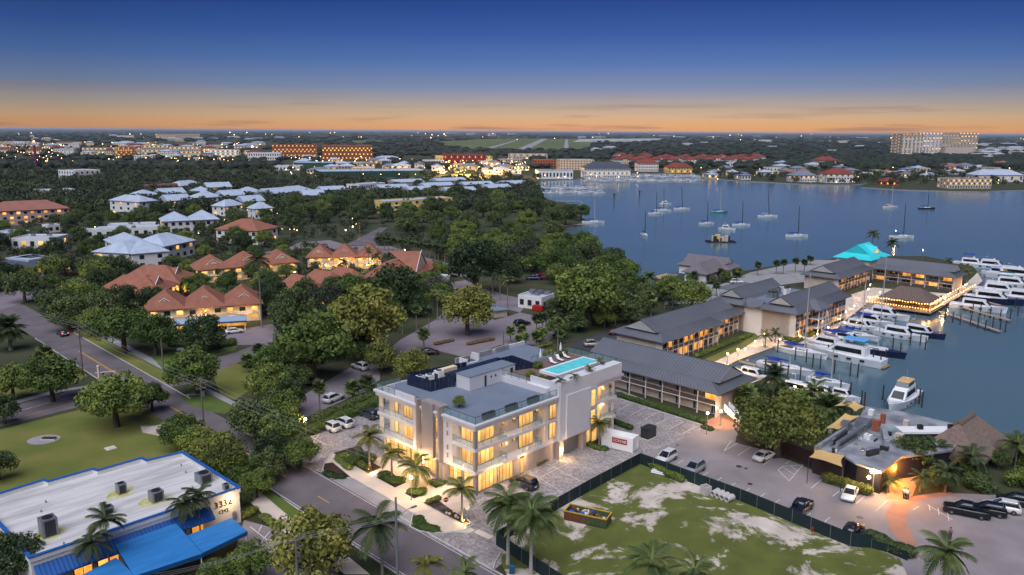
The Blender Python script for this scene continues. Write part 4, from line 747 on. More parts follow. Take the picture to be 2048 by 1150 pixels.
# --- waterside restaurant
RP = [(1628,896),(1721,831),(1730,813),(1798,822),(1943,856),(1905,900),(1802,914),(1763,944),(1711,926),(1686,910)]
RF = Fr(W(1686, 910, 3.8), 44); rs = thing('waterside_restaurant', 'low restaurant with cluttered grey flat roof at the water edge', 'restaurant', RF.o, RF.rz); rp_ = [RF.L(x, y, 3.8) for x, y in RP]; foot([RF.G(*p) for p in rp_])
cxr, cyr = sum(p[0] for p in rp_)/10, sum(p[1] for p in rp_)/10; mk('old_roof', srgb(150, 152, 158), .9, .4, .3, col2=srgb(98, 102, 110), detail=9)
MB().prism([(cxr+(x-cxr)*.94, cyr+(y-cyr)*.94) for x, y in rp_], 0, 3.5).build('wall', mk('navy_wall', srgb(34, 32, 42), .7, .2), rs); MB().prism(rp_, 3.5, 3.85).build('roof', 'old_roof', rs)
def rb(px, py, L, w, h, rz=0, m='steel', nm='roof_unit', z=3.86):
    x, y = RF.L(px, py, z); o = MB().box(-L/2, L/2, -w/2, w/2, 0, h).build(nm, m, rs, (x, y, z), rz); return o
for i, a in enumerate(((1668,877,14,.5,.7,0,'old_roof','roof_kerb'),(1712,870,15,.6,.9,0,'steel','duct'),(1690,860,1.6,1.2,1.5,.1,'steel','roof_unit'),(1726,853,2.4,2.0,1.2,.1,'steel','roof_unit'),(1752,862,1.0,1.0,1.9,0,'brick_wall','chimney'),(1765,846,.7,.7,1.6,0,'brick_wall','chimney'),(1770,879,5,.8,1.0,.4,'old_roof','parapet_box'),(1738,878,1.2,.6,.7,0,'white_paint','tank'),(1733,876,1.0,.6,.7,0,'white_paint','tank'),(1780,866,4.5,1.6,1.0,-.9,'glass_rail','skylight'),(1812,852,1.0,.8,1.0,0,'tan_wall','chimney'),(1745,910,2.4,.5,.8,-.35,'dark_metal','duct'),(1768,900,.5,1.2,.6,0,'dark_metal','duct'),(1742,830,1.0,.8,1.0,0,'white_paint','roof_unit'),(1700,885,8,.18,.5,0,'steel','pipe'),(1694,889,8,.18,.5,0,'steel','pipe'),(1688,893,7,.18,.4,0,'white_paint','pipe'),(1680,880,6,.3,.8,.05,'dark_metal','duct'),(1672,885,5,.3,.6,.05,'steel','duct'),(1798,880,1.2,1.2,1.1,0,'tan_wall','roof_unit'))): rb(*a)
wp_ = rb(1870, 862, 12, 2.6, .35, -.78, 'white_paint', 'white_roof_panel', 4.6); MB().box(-5, -1.5, -1.2, 1.2, -.7, -.01).build('support', 'black', wp_); MB().box(1.5, 5, -1.2, 1.2, -.7, -.01).build('support', 'black', wp_)
for dx in (-2.5, 2.5): MB().cbox(dx, 0, .36, .7, .7, .7).build('vent', 'black', wp_)
r_ = random.Random(9)
for i in range(26):
    rb(r_.uniform(1660, 1790), r_.uniform(862, 905), r_.uniform(.3, 1.6), r_.uniform(.15, .5), r_.uniform(.2, .6), r_.choice((0, 1.57, .4)), r_.choice(('steel', 'dark_metal', 'old_roof', 'white_paint')), 'pipe')
win(rs, RF.L(1716, 943, 1.4), RF.L(1752, 954, 1.4), .6, 2.6, 3, 'lit_orange')
MB().prism([RF.L(x, y, 2.6) for x, y in ((1716,928),(1764,946),(1768,952),(1714,934))], 3.0, 3.2).build('white_canopy', 'white_paint', rs)
for i, (px, zz, l) in enumerate(((((1628,895),(1690,911),(1685,934),(1618,914)), 3.9, 'tan shade sail over the restaurant entrance wall by the car park'), (((1648,858),(1676,860),(1720,831),(1691,826)), 4.4, 'large tan shade sail beside the spreading palm'), (((1690,808),(1707,801),(1730,813),(1711,824)), 4.4, 'small tan shade sail at the dock corner of the restaurant'), (((1668,812),(1684,803),(1704,806),(1688,812)), 4.6, 'pale tan shade sail furthest from the car park'))):
    P = [W(x, y, zz+(.35 if k % 2 else 0)) for k, (x, y) in enumerate(px)]; c = sum(P, Vector())/4; v = []; n = 7
    t = thing('shade_sail', l, 'shade sail', (c.x, c.y, 0), 0, 'tan shade sails')
    for a in range(n):
        for e in range(n):
            u, w_ = a/(n-1), e/(n-1); p = P[0].lerp(P[1], u).lerp(P[3].lerp(P[2], u), w_); k = 1-.16*(4*u*(1-u)*(abs(2*w_-1)**3)+4*w_*(1-w_)*(abs(2*u-1)**3)); q = c+(p-c)*k-c; v.append((q.x, q.y, p.z-.5*u*(1-u)*w_*(1-w_)*4))
    MB().add(v, [(a*n+e, a*n+e+1, (a+1)*n+e+1, (a+1)*n+e) for a in range(n-1) for e in range(n-1)]).build('cloth', 'sail', t, smooth=True)
    for p in P: MB().tube((p.x-c.x, p.y-c.y, 0), (p.x-c.x, p.y-c.y, p.z+.2), .06).build('post', 'dark_metal', t)
# brown boundary fence, planks as parts
def fence(name, label, px, h, m, seg, post='wood_dark', cat='fence', panel='fence_panel', pr=.05, z=0):
    P = [W(x, y) for x, y in px]; t = thing(name, label, cat, P[0]); k = 0
    for p, q in zip(P, P[1:]):
        D = q-p; n = max(1, round(D.length/seg)); a = math.atan2(D.y, D.x); s = D.length/n
        me = pane_mesh(s-.03, h-.05, m); pm = MB().tube((0, 0, 0), (0, 0, h+.1), pr, n=6).mesh('post', post) if k == 0 else pm; k = 1
        for i in range(n):
            c = p + D*(i+.5)/n - P[0]; ob(panel, me, t, (c.x, c.y, .03), a); e = p + D*i/n - P[0]; ob('post', pm, t, (e.x, e.y, 0))
    return t
fence('timber_wall', 'dark brown timber wall between the restaurant and the car park', ((1558,905),(1588,918),(1622,932),(1625,946),(1660,958)), 2.4, 'brown_fence', 1.6)
th = Fr(W(1962, 930, 2.3), 46); tt = thing('thatched_pavilion', 'big grey-brown thatched pavilion behind the palms at the right edge', 'pavilion', th.o, th.rz); foot([th.G(0, 0), th.G(19, 0), th.G(19, 9), th.G(0, 9)])
b = MB(); hiproof(b, 0, 15, 0, 9.5, 2.3, 4.4, inset=4.0, th=.5); b.build('roof', 'thatch_brown', tt)
MB().loft([[(x, 4.75+.45*math.cos(a), 6.66+.3*math.sin(a)) for a in [i*math.pi/3 for i in range(6)]] for x in (3.9, 7.5, 11.1)]).build('ridge_thatch', 'thatch', tt)
for x in (1, 7.5, 14):
    for y in (1, 8.5): MB().tube((x, y, 0), (x, y, 2.6), .16).build('post', 'wood', tt)
lamp(W(1797, 938, 2.2), 300, (1, .36, .04), .4); lamp(W(1806, 968, 2.4), 130, (1, .36, .04), .4)
ob('wall_light', MB().ball((0, 0, 0), .25).mesh('wall_light', 'bulb'), rs, (*RF.L(1738, 952, 2.5), 2.3)); lamp(W(1735, 957, 2.6), 12)
# ================================================================ frontage of the white building, bays, kerbed beds
ps('pavement', [(666,907),(740,949),(830,998),(902,1037),(950,1060),(940,1066),(888,1064),(828,1027),(772,993),(704,955),(650,940),(648,925)], .03, 'concrete')
ps('layby', [(664,960),(702,956),(770,994),(826,1027),(820,1054),(760,1015)], .022, 'concrete_grey')
ps('forecourt', [(740,924),(765,912),(800,925),(905,970),(950,1000),(905,1035),(830,998),(740,949)], .026, 'concrete')
ps('planting_bed', [(668,906),(720,890),(741,923),(763,935),(737,948)], .04, 'mulch'); ps('planting_bed', [(752,955),(771,943),(813,965),(790,976)], .05, 'mulch'); ps('planting_bed', [(809,987),(830,975),(853,985),(829,998)], .05, 'mulch'); ps('planting_bed', [(853,965),(866,957),(892,967),(872,977)], .05, 'mulch')
ps('planting_bed', [(846,1006),(868,995),(900,1018),(945,1048),(938,1054),(905,1036),(878,1022)], .05, 'mulch'); ps('planting_bed', [(826,1029),(882,1061),(884,1066),(838,1063),(820,1053)], .06, 'grass_dark', free=False); ps('planting_bed', [(648,928),(665,925),(702,955),(662,958),(646,942)], .06, 'mulch')
kerb(wp([(666,907),(649,925),(645,940),(662,958),(704,956)])); kerb(wp([(704,956),(772,994),(826,1027),(820,1054),(838,1063),(884,1067),(930,1060),(945,1050),(935,1040)])); kerb(wp([(985,1142),(990,1125),(1002,1105)])); kerb(wp([(1235,796),(1410,852)])); kerb(wp([(1172,892),(1200,905),(1215,902),(1218,893)])); kerb(wp([(612,878),(640,868),(615,900)]))
ps('planting_bed', [(1166,890),(1195,878),(1216,892),(1214,901),(1198,904)], .05, 'mulch')
def bays(lines, name='bay_line', m='line_white', w=.11, z=.03):
    for a, c in lines: tag(strip(W(*a), W(*c), w, z, m, name), kind='structure')
bays([((x, 800+(x-1240)*.34), (x-28, 815+(x-1240)*.34)) for x in (1262, 1288, 1314, 1340, 1367, 1394)])
bays([((700,812),(735,835)),((672,829),(705,848)),((640,855),(665,868)),((625,875),(652,890)),((735,858),(770,878)),((745,850),(780,868))])
bays([((1356,927),(1366,921)),((1402,953),(1416,945)),((1430,964),(1444,955)),((1458,975),(1471,966)),((1486,986),(1500,977)),((1515,998),(1530,987)),((1545,1010),(1560,999)),((1605,1037),(1622,1026)),((1642,1050),(1660,1035)),((1680,1062),(1694,1048))])
bays([((1448,902),(1476,886)),((1475,911),(1502,894)),((1500,921),(1512,914)),((1527,930),(1553,911)),((1571,928),(1582,920)),((1622,977),(1648,955)),((1665,993),(1692,972)),((1712,1008),(1736,986)),((1752,1022),(1776,1000)),((1448,902),(1463,881))])
bays([((1556,940),(1566,933)),((1566,933),(1606,930)),((1606,930),(1578,962)),((1578,962),(1556,940)),((1566,935),(1590,950)),((1582,932),(1597,944))])
bays([((1855,1010),(1905,1040)),((1858,1010),(1860,1021)),((1876,1016),(1878,1030)),((1895,1026),(1898,1042)),((1826,1020),(1838,1013))])
bays([((1080,955),(1150,920)),((1040,965),(1105,1010)),((1060,945),(1125,985)),((1095,928),(1160,962)),((1000,1010),(1040,1035))], m='line_white', w=.09)
bays([((500,1055),(542,1088)),((515,1070),(524,1052)),((527,1080),(540,1065)),((537,1087),(550,1074))], w=.14, z=.14)
b = MB(); p = W(952, 1062); q = W(982, 1076); tag(strip(p, q, 1.0, .035, 'concrete', 'flush_kerb'), kind='structure')
for i, (px, py, r) in enumerate(((1500,968,.4),(1478,933,.5),(1492,937,.3),(1720,1035,.5),(905,960,.25),(700,872,.25),(1355,890,.3),(1327,908,.3))):
    p = W(px, py); tag(MB().prism([(p.x+r*math.cos(k*.785), p.y+r*math.sin(k*.785)) for k in range(8)], .018, .032).build('manhole_cover', 'dark_metal'), kind='structure')
o = thing('garden_plinth', 'round concrete plinth with a dark bench slab on the lawn', 'plinth', W(88, 880)); MB().prism([(2.6*math.cos(k*.39), 2.2*math.sin(k*.39)) for k in range(16)], .02, .12).build('base', 'concrete_grey', o); MB().box(-.2, 2.0, -.35, .35, .12, .5).build('slab', 'wood_dark', o); MB().box(-.3, 2.1, -.45, .45, .121, .3).build('rim', 'concrete', o)
o = thing('square_slab', 'square pale concrete slab lying in the lawn', 'slab', W(221, 897), .8); MB().box(-.8, .8, -.8, .8, .02, .1).build('slab', 'concrete', o); MB().box(-.45, .45, -.45, .45, .101, .14).build('cover', 'kerb_concrete', o)
# ================================================================ vehicles
CARP = {}
def paint(c):
    if c not in CARP: mk('paint_%d' % len(CARP), srgb(*c), .28, .03, 1, metal=.2, coat=.6); CARP[c] = 'paint_%d' % len(CARP)
    return CARP[c]
mk('tyre', (.014, .014, .015), .85, .2); mk('rim', srgb(140, 142, 146), .35, .2, metal=.8); mk('head_lamp', srgb(220, 225, 230), .1, .05); mk('tail_lamp', srgb(150, 16, 14), .2, .1)
PROF = {'suv': (4.7, 1.88, [(-2.35,.95),(-2.3,1.02),(-2.05,1.06),(.95,1.06),(2.1,.92),(2.32,.78)], [(-2.2,1.05),(-1.9,1.62),(-1.5,1.70),(.1,1.68),(1.05,1.06)]),
        'sedan': (4.7, 1.84, [(-2.35,.88),(-2.25,.96),(-1.6,.98),(.9,.94),(2.05,.82),(2.32,.68)], [(-1.75,.97),(-1.0,1.38),(-.4,1.44),(.25,1.40),(1.15,.93)]),
        'pickup': (5.8, 1.98, [(-2.9,1.05),(-2.85,1.12),(-.9,1.12),(1.4,1.14),(2.65,1.05),(2.88,.85)], [(-.95,1.1),(-.75,1.78),(-.5,1.86),(.6,1.84),(1.45,1.12)])}
CARM = {}
def carm(kind, col):
    k = (kind, col)
    if k in CARM: return CARM[k]
    L, Wd, lo, hi = PROF[kind]; hw = Wd/2; m = paint(col); b = MB(); n = len(lo)
    rings = []
    for x, z in lo:
        s = .90 if abs(x) > L*.47 else 1.0
        rings.append([(x, -hw*s*.96, .28), (x, -hw*s, .55), (x, -hw*s*.97, z-.12), (x, -hw*s*.84, z), (x, hw*s*.84, z), (x, hw*s*.97, z-.12), (x, hw*s, .55), (x, hw*s*.96, .28)])
    b.loft(rings); body = b.mesh('body', m, True)
    b = MB(); rings = []
    for x, z in hi: t = .80 if z > 1.3 else .9; rings.append([(x, -hw*.9, z if z < 1.2 else z-.42), (x, -hw*t*.92, z), (x, hw*t*.92, z), (x, hw*.9, z if z < 1.2 else z-.42)])
    b.loft(rings, caps=True); cabin = b.mesh('cabin', 'dark_glass', True)
    x0, x1 = hi[1][0]+.05, hi[-2][0]; zt = max(z for _, z in hi); roof = MB().add([(x0, -hw*.72, zt-.03), (x1, -hw*.72, zt-.03), (x1, hw*.72, zt-.03), (x0, hw*.72, zt-.03), (x0+.1, -hw*.64, zt+.035), (x1-.1, -hw*.64, zt+.035), (x1-.1, hw*.64, zt+.035), (x0+.1, hw*.64, zt+.035)], [(4,5,6,7), (0,1,5,4), (1,2,6,5), (2,3,7,6), (3,0,4,7)]).mesh('roof', m)
    pil = MB()
    for s in (-1, 1):
        for (xa, za), (xb, zb) in ((hi[0], hi[1]), (hi[-1], hi[-2]), ((hi[2][0]*.2-.1, hi[0][1]), (hi[2][0]*.2-.1, zt))): pil.tube((xa, s*hw*.88, za), (xb, s*hw*.71, zb), .045, n=5)
    pil = pil.mesh('pillars', m)
    tyre = MB().tube((0, -.11, 0), (0, .11, 0), .35, n=16).mesh('tyre', 'tyre'); rim = MB().tube((0, -.125, 0), (0, .125, 0), .21, n=10).mesh('rim', 'rim')
    CARM[k] = (body, cabin, roof, pil, tyre, rim, L, hw, lo); return CARM[k]
def car(kind, col, px, py, az, label, z=.02, lit=False, group=None):
    body, cabin, roof, pil, tyre, rim, L, hw, lo = carm(kind, col); p = W(px, py, .7)
    t = thing({'suv': 'parked_car', 'sedan': 'parked_car', 'pickup': 'pickup_truck'}[kind], label, 'truck' if kind == 'pickup' else 'car', (p.x, p.y, z), math.pi/2-math.radians(az), group)
    ob('body', body, t); c = ob('cabin', cabin, t); ob('roof', roof, c); tag(ob('pillars', pil, c), kind='stuff')
    for x in (-L*.31, L*.31):
        for y in (-hw*.93, hw*.93): w = ob('wheel', tyre, t, (x, y, .35)); ob('rim', rim, w)
    for s in (-1, 1):
        ob('headlight', pane_mesh(.42, .14, 'head_lamp'), t, (L/2-.06, s*hw*.62, lo[-1][1]-.18), math.pi/2); ob('tail_light', pane_mesh(.30, .2, 'tail_red' if lit else 'tail_lamp'), t, (-L/2+.02, s*hw*.68, .72), math.pi/2)
    MB().box(.5, .62, -hw-.16, -hw+.02, .95, 1.08).box(.5, .62, hw-.02, hw+.16, .95, 1.08).build('mirrors', paint(col), t)
    ob('number_plate', pane_mesh(.45, .13, 'white_paint'), t, (-L/2-.02, 0, .6), math.pi/2)
    return t
Wt, Bk, Gy, Sv = (226, 224, 222), (22, 23, 27), (60, 64, 72), (158, 160, 164)
for a in (('suv',Wt,660,852,-46,'white car nearest the lit lamp post by the hedge'),('suv',Wt,686,844,-46,'white car second from the lamp post by the hedge'),('suv',Gy,738,827,-46,'dark grey car parked by the hedge nearest the white building'),('suv',(42,40,44),1048,964,-46,'dark car parked alone beside the lit ground floor windows'),
 ('suv',Wt,1332,914,222,'white car first in the row along the screened fence'),('suv',Sv,1388,936,222,'silver car second in the row along the screened fence'),('pickup',(26,32,48),1601,1015,40,'dark blue pickup truck parked along the screened fence'),('suv',Bk,1706,1060,40,'black car at the far corner of the screened fence'),
 ('sedan',Wt,1529,910,50,'white car parked by the tree opposite the fence row'),('sedan',Wt,1700,985,212,'white car with black sunroof before the restaurant hedge'),('pickup',Bk,1933,1020,-62,'black pickup truck at the end of the right row'),('suv',Bk,1975,1018,-62,'black car between the pickup truck and the white car'),('suv',Wt,2003,1012,-62,'white car in the right row between black cars'),('suv',Bk,2030,1000,-62,'black car at the right edge beyond the white car'),
 ('suv',(170,164,156),1187,687,80,'beige car alone in the dark hotel car park'),('sedan',(110,24,26),1235,664,80,'dark red car under the hotel roof corner'),('sedan',(60,26,30),858,703,80,'dark maroon car by the planted island of the paved car park'),('suv',Bk,1102,628,20,'black car beside the red skip'),('suv',Wt,1112,632,20,'white car right of the black car near the skip'),('suv',Sv,1145,638,20,'silver car half under the trees of the paved car park'),('suv',Bk,1044,646,60,'black car opposite the utility house'),
 ('sedan',Wt,468,661,60,'white car in front of the carport'),('suv',Wt,667,795,30,'white car with dark roof behind the hedge'),('suv',Bk,617,764,70,'dark car at the back of the left car park'),('suv',Wt,720,732,-46,'white car half hidden by trees of the left car park'),('sedan',Gy,125,665,-44.6,'car with glowing red tail lights driving away on the road'),('suv',Wt,1474,563,95,'white car in the dock house car park'),('pickup',(30,44,84),1068,556,90,'blue pickup truck behind the utility house'),('suv',(160,30,44),1082,554,90,'red car beside the blue pickup truck'),
 ('suv',Bk,1150,636,20,'x'),('sedan',Wt,735,790,-46,'white car nearest the brown skirted fan palms'),('suv',Gy,795,770,-46,'x')):
    if a[5] != 'x': car(*a, lit='glowing' in a[5])
# people
mk('skin', srgb(176, 128, 100), .6, .1); mk('shirt_white', srgb(220, 220, 224), .8, .08, 3); mk('trousers', srgb(40, 42, 52), .85, .2, 3); mk('shirt_blue', srgb(88, 104, 140), .8, .1, 3); mk('hair', srgb(44, 34, 28), .8, .2)
def person(px, py, az, label, shirt='shirt_white', step=.12):
    p = W(px, py); t = thing('person', label, 'person', (p.x, p.y, .02), math.pi/2-math.radians(az))
    V = [(0,0,.95),(0,0,1.2),(0,0,1.42),(0,0,1.55),(.02,0,1.68), (0,.1,.9),(step,.1,.5),(step*.6,.1,.08),(step*.6+.16,.1,.04), (0,-.1,.9),(-step*.4,-.1,.5),(-step,-.1,.08),(-step+.16,-.1,.04), (0,.2,1.4),(-.02,.26,1.13),(.1,.26,.9),(.14,.26,.8), (0,-.2,1.4),(.02,-.26,1.13),(.12,-.26,.92),(.17,-.26,.83)]
    E = [(0,1),(1,2),(2,3),(3,4),(0,5),(5,6),(6,7),(7,8),(0,9),(9,10),(10,11),(11,12),(2,13),(13,14),(14,15),(15,16),(2,17),(17,18),(18,19),(19,20)]
    Rr = [.15,.15,.15,.06,.105,.1,.07,.05,.045,.1,.07,.05,.045,.07,.05,.04,.035,.07,.05,.04,.035]
    me = bpy.data.meshes.new('body'); me.from_pydata(V, E, []); o = ob('body', me, t); m = o.modifiers.new('skin', 'SKIN'); o.modifiers.new('sub', 'SUBSURF').levels = 1
    for i, s in enumerate(me.skin_vertices[0].data): s.radius = (Rr[i], Rr[i]); s.use_root = i == 0
    o.modifiers['sub'].render_levels = 1; g = MATS['skin']; me.materials.append(g)
    MB().loft([[(r*.75*math.cos(a), r*math.sin(a), z) for a in [k*math.pi/5 for k in range(10)]] for r, z in ((.19, .9), (.2, 1.15), (.235, 1.38), (.1, 1.5))]).build('shirt', shirt, t, smooth=True)
    for s, k in ((1, 1), (-1, -.4)): MB().path([(0, .1*s, .96), (step*k, .1*s, .5), (step*(.6 if s > 0 else -1), .1*s, .08)], [.12, .085, .07], 8).build('trouser_leg', 'trousers', t, smooth=True)
    MB().ball((.0, 0, 1.71), .115, 10, 6).build('hair', 'hair', t, smooth=True)
person(1808, 998, 30, 'person in a white shirt walking at the orange lit path, left of two'); person(1814, 1000, 40, 'person in a white shirt at the orange lit path, right of two', step=-.1); person(1899, 1080, 200, 'person in a blue shirt standing on the car park by the palm', 'shirt_blue', .05)
# ================================================================ boats, docks, piles
mk('gelcoat', srgb(222, 224, 228), .3, .05, .5); mk('hull_navy', srgb(20, 34, 72), .3, .1); mk('hull_teal', srgb(40, 150, 160), .35, .1); mk('cover_blue', srgb(24, 56, 150), .7, .12, 1); mk('cover_sky', srgb(96, 160, 214), .7, .1, 1); mk('cover_green', srgb(16, 94, 92), .7, .12, 1); mk('cover_tan', srgb(206, 168, 116), .7, .1, 1); mk('teak', srgb(150, 118, 88), .8, .15, 2); mk('mast', srgb(190, 192, 198), .35, .1, metal=.3)
ZW = -.8
def hull(L, B, fb, m, stripe=None, bowrise=.35, stern=.85):
    b = MB(); rings = []; N_ = 12
    for i in range(N_+1):
        u = i/N_; x = -L/2+L*u; w = B/2*(stern+(1-stern)*min(1, u*3)) if u < .33 else B/2*(1-((u-.33)/.67)**2.6); w = max(w, .03); z = fb+bowrise*fb*u*u; k = .82 if u < .6 else .82-.5*(u-.6)/.4
        rings.append([(x, -w*k*.5, -.35*(1-u**6)), (x, -w*k, .08), (x+L*.03*u*u, -w, z), (x+L*.03*u*u, w, z), (x, w*k, .08), (x, w*k*.5, -.35*(1-u**6))])
    b.loft(rings); return b.mesh('hull', m)
def boxt(x0, x1, y0, y1, z0, z1, ix0=.0, ix1=.0, iy=.0):
    return MB().add([(x0, y0, z0), (x1, y0, z0), (x1, y1, z0), (x0, y1, z0), (x0+ix0, y0+iy, z1), (x1-ix1, y0+iy, z1), (x1-ix1, y1-iy, z1), (x0+ix0, y1-iy, z1)], [(0,3,2,1), (4,5,6,7), (0,1,5,4), (1,2,6,5), (2,3,7,6), (3,0,4,7)])
def motor(px, py, az, L, label, cover=None, hm='gelcoat', fly=True, enc=False, group=None):
    p = W(px, py, ZW+.6); t = thing('motor_yacht' if L > 9 else 'motor_boat', label, 'boat', (p.x, p.y, ZW), math.pi/2-math.radians(az), group); B = L*.29; fb = L*.085+.25; h = L*.085+.55
    ob('hull', hull(L, B, fb, hm), t); MB().prism([(-L*.47, -B*.4), (-L*.1, -B*.44), (L*.2, -B*.38), (L*.42, -B*.12), (L*.42, B*.12), (L*.2, B*.38), (-L*.1, B*.44), (-L*.47, B*.4)], fb+.05, fb+.13).build('deck', 'gelcoat', t)
    boxt(-L*.54, -L*.495, -B*.36, B*.36, .25, .4).build('swim_platform', 'teak', t)
    c = boxt(-L*.28, L*.25, -B*.34, B*.34, fb+.1, fb+.1+h, .1, L*.14, .2).build('cabin', 'gelcoat', t)
    for s in (-1, 1): MB().add([(-L*.24, s*(B*.34-.03), fb+.1+h*.3), (L*.15, s*(B*.34-.03), fb+.1+h*.3), (L*.09, s*(B*.34-.12), fb+.1+h*.82), (-L*.23, s*(B*.34-.12), fb+.1+h*.82)], [(0, 1, 2, 3), (3, 2, 1, 0)]).build('side_window', 'dark_glass', c)
    MB().add([(L*.225, -B*.26, fb+.1+h*.25), (L*.225, B*.26, fb+.1+h*.25), (L*.145, B*.23, fb+.1+h*.9), (L*.145, -B*.23, fb+.1+h*.9)], [(0, 1, 2, 3), (3, 2, 1, 0)]).build('windscreen', 'dark_glass', c)
    for i in range(4 if L > 9 else 2):
        for s in (-1, 1): MB().box(-L*.3+i*L*.17, -L*.24+i*L*.17, s*B*.485-.03, s*B*.485+.03, fb*.55, fb*.82).build('porthole', 'dark_glass', t)
    if fly:
        f = boxt(-L*.26, L*.06, -B*.3, B*.3, fb+.1+h, fb+.45+h, .05, .3, .05).build('flybridge', 'gelcoat', t); zf = fb+.45+h
        if enc: boxt(-L*.2, L*.05, -B*.27, B*.27, zf, zf+.9, .1, .5, .1).build('enclosure', 'dark_glass', f); boxt(-L*.22, L*.02, -B*.28, B*.28, zf+.9, zf+1.08, .1, .3, .15).build('canvas_top', cover or 'cover_tan', f)
        elif cover: boxt(-L*.27, L*.02, -B*.31, B*.31, zf+1.25, zf+1.42, .05, .1, .15).build('bimini', cover, f)
        if not enc:
            MB().box(-.05, .5, -.6, .6, zf, zf+.5).build('helm', 'gelcoat', f)
            for x in (-L*.25, 0):
                for s in (-1, 1): MB().tube((x, s*B*.28, zf-.1), (x, s*B*.28, zf+1.3), .025, n=5).build('stanchion', 'steel', f)
    elif cover: boxt(-L*.4, -L*.02, -B*.4, B*.4, fb+1.5, fb+1.66, .1, .1, .2).build('bimini', cover, t)
    b = MB(); pts = [(-L*.1, -B*.45), (L*.2, -B*.4), (L*.42, -B*.14), (L*.47, 0), (L*.42, B*.14), (L*.2, B*.4), (-L*.1, B*.45)]
    for a, c_ in zip(pts, pts[1:]): b.tube((*a, fb+.65), (*c_, fb+.65), .025, n=4); b.tube((*a, fb), (*a, fb+.65), .02, n=4)
    b.build('bow_rail', 'steel', t); MB().tube((-L*.1, 0, fb+h), (-L*.14, 0, fb+h+2.6+L*.05), .03, .015, n=5).build('aerial', 'mast', t); MB().tube((-L*.16, 0, fb+h+1.5), (-L*.16, 0, fb+h+1.62), .28, n=10).build('radar', 'gelcoat', t)
    return t
def sail(px, py, az, L, label, cover='cover_blue', hm='gelcoat', group=None, mh=1.25, rake=0, mr=.15, mm='mast'):
    p = W(px, py, ZW+.5); t = thing('sailboat', label, 'boat', (p.x, p.y, ZW), math.pi/2-math.radians(az), group); B = L*.28; fb = L*.07+.3
    ob('hull', hull(L, B, fb, hm, stern=.6, bowrise=.25), t); MB().prism([(-L*.46, -B*.28), (-L*.1, -B*.42), (L*.2, -B*.33), (L*.42, -B*.08), (L*.42, B*.08), (L*.2, B*.33), (-L*.1, B*.42), (-L*.46, B*.28)], fb+.02, fb+.09).build('deck', 'gelcoat', t)
    c = boxt(-L*.12, L*.24, -B*.24, B*.24, fb+.05, fb+.5, .1, .6, .12).build('coachroof', 'gelcoat', t)
    for s in (-1, 1): MB().box(-L*.06, L*.12, s*B*.225-.03, s*B*.225+.03, fb+.18, fb+.36).build('side_window', 'dark_glass', c)
    MB().box(-L*.4, -L*.14, -B*.2, B*.2, fb+.091, fb+.14).build('cockpit', 'teak', t)
    m = MB().tube((L*.08, 0, fb), (L*.08-rake, 0, L*mh+fb), mr, mr*.6, 7).build('mast', mm, t); MB().tube((L*.08, -.6, L*.8), (L*.08, .6, L*.8), .03, n=5).build('spreader', 'mast', m)
    MB().path([(L*.06, 0, fb+1.35), (-L*.15, 0, fb+1.4), (-L*.38, 0, fb+1.3)], [.2, .17, .1], 8).build('boom_cover', cover, t)
    boxt(-L*.3, -L*.1, -B*.26, B*.26, fb+1.0, fb+1.3, .15, .3, .15).build('spray_hood', cover, t)
    b = MB(); top = (L*.08-rake, 0, L*mh+fb)
    for e in ((L*.47, 0, fb+.3), (-L*.47, 0, fb+.2), (L*.05, B*.42, fb), (L*.05, -B*.42, fb)): b.tube(e, top, .018, n=4, cap=False)
    tag(b.build('rigging', 'steel', t), kind='stuff')
    b = MB(); pts = [(-L*.45, -B*.3), (-L*.1, -B*.43), (L*.2, -B*.34), (L*.45, 0), (L*.2, B*.34), (-L*.1, B*.43), (-L*.45, B*.3)]
    for a, c_ in zip(pts, pts[1:]): b.tube((*a, fb+.55), (*c_, fb+.55), .02, n=4); b.tube((*a, fb), (*a, fb+.55), .018, n=4)
    b.build('guard_rail', 'steel', t)
    return t
# inner marina
motor(1690, 715, -46, 18, 'large white motor yacht with pale blue top in the inner marina', 'cover_sky'); sail(1570, 738, 134, 13, 'white sailboat nearest the hotel dock corner', mh=.2); sail(1600, 705, 134, 13, 'sailboat with tall white mast behind the nearest one', mh=1.45)
sail(1745, 703, 134, 15, 'sailboat with long dark green sail cover', 'cover_green', 'hull_navy', mh=1.5); motor(1800, 672, 134, 13, 'white sport motor yacht with pointed bow toward open water', None, fly=False); motor(1840, 668, 134, 12, 'navy hulled motor boat half behind the white sport yacht', None, 'hull_navy', fly=False)
motor(1648, 690, -46, 12, 'white motor yacht with dark blue top left of the large yacht', 'cover_blue'); motor(1770, 632, 134, 13, 'white motor yacht moored closest to the thatched bar', None); motor(1745, 645, 134, 11, 'white motor boat second from the thatched bar', 'cover_blue', fly=False); motor(1720, 655, 134, 11, 'white motor boat third from the thatched bar', None, fly=False); sail(1715, 672, 134, 11, 'sailboat with grey mast between the motor boats', 'cover_blue', mh=1.5)
motor(1695, 680, 134, 10, 'small motor boat beside the promenade lawn', 'cover_blue', fly=False); motor(1505, 752, 134, 9, 'low white boat tied up at the dock end', None, fly=False); motor(1600, 785, 134, 11, 'white motor boat behind the spreading palm', None, fly=False); motor(1640, 790, 134, 10, 'white boat seen between two palms', None); motor(1685, 792, 134, 7, 'small white boat at the restaurant dock', None, fly=False); sail(1655, 765, 134, 9, 'small sailboat with bare mast near the tan sails', mh=.9)
motor(1803, 803, 222, 15, 'white motor yacht with tan flybridge enclosure behind the restaurant', 'cover_tan', enc=True)
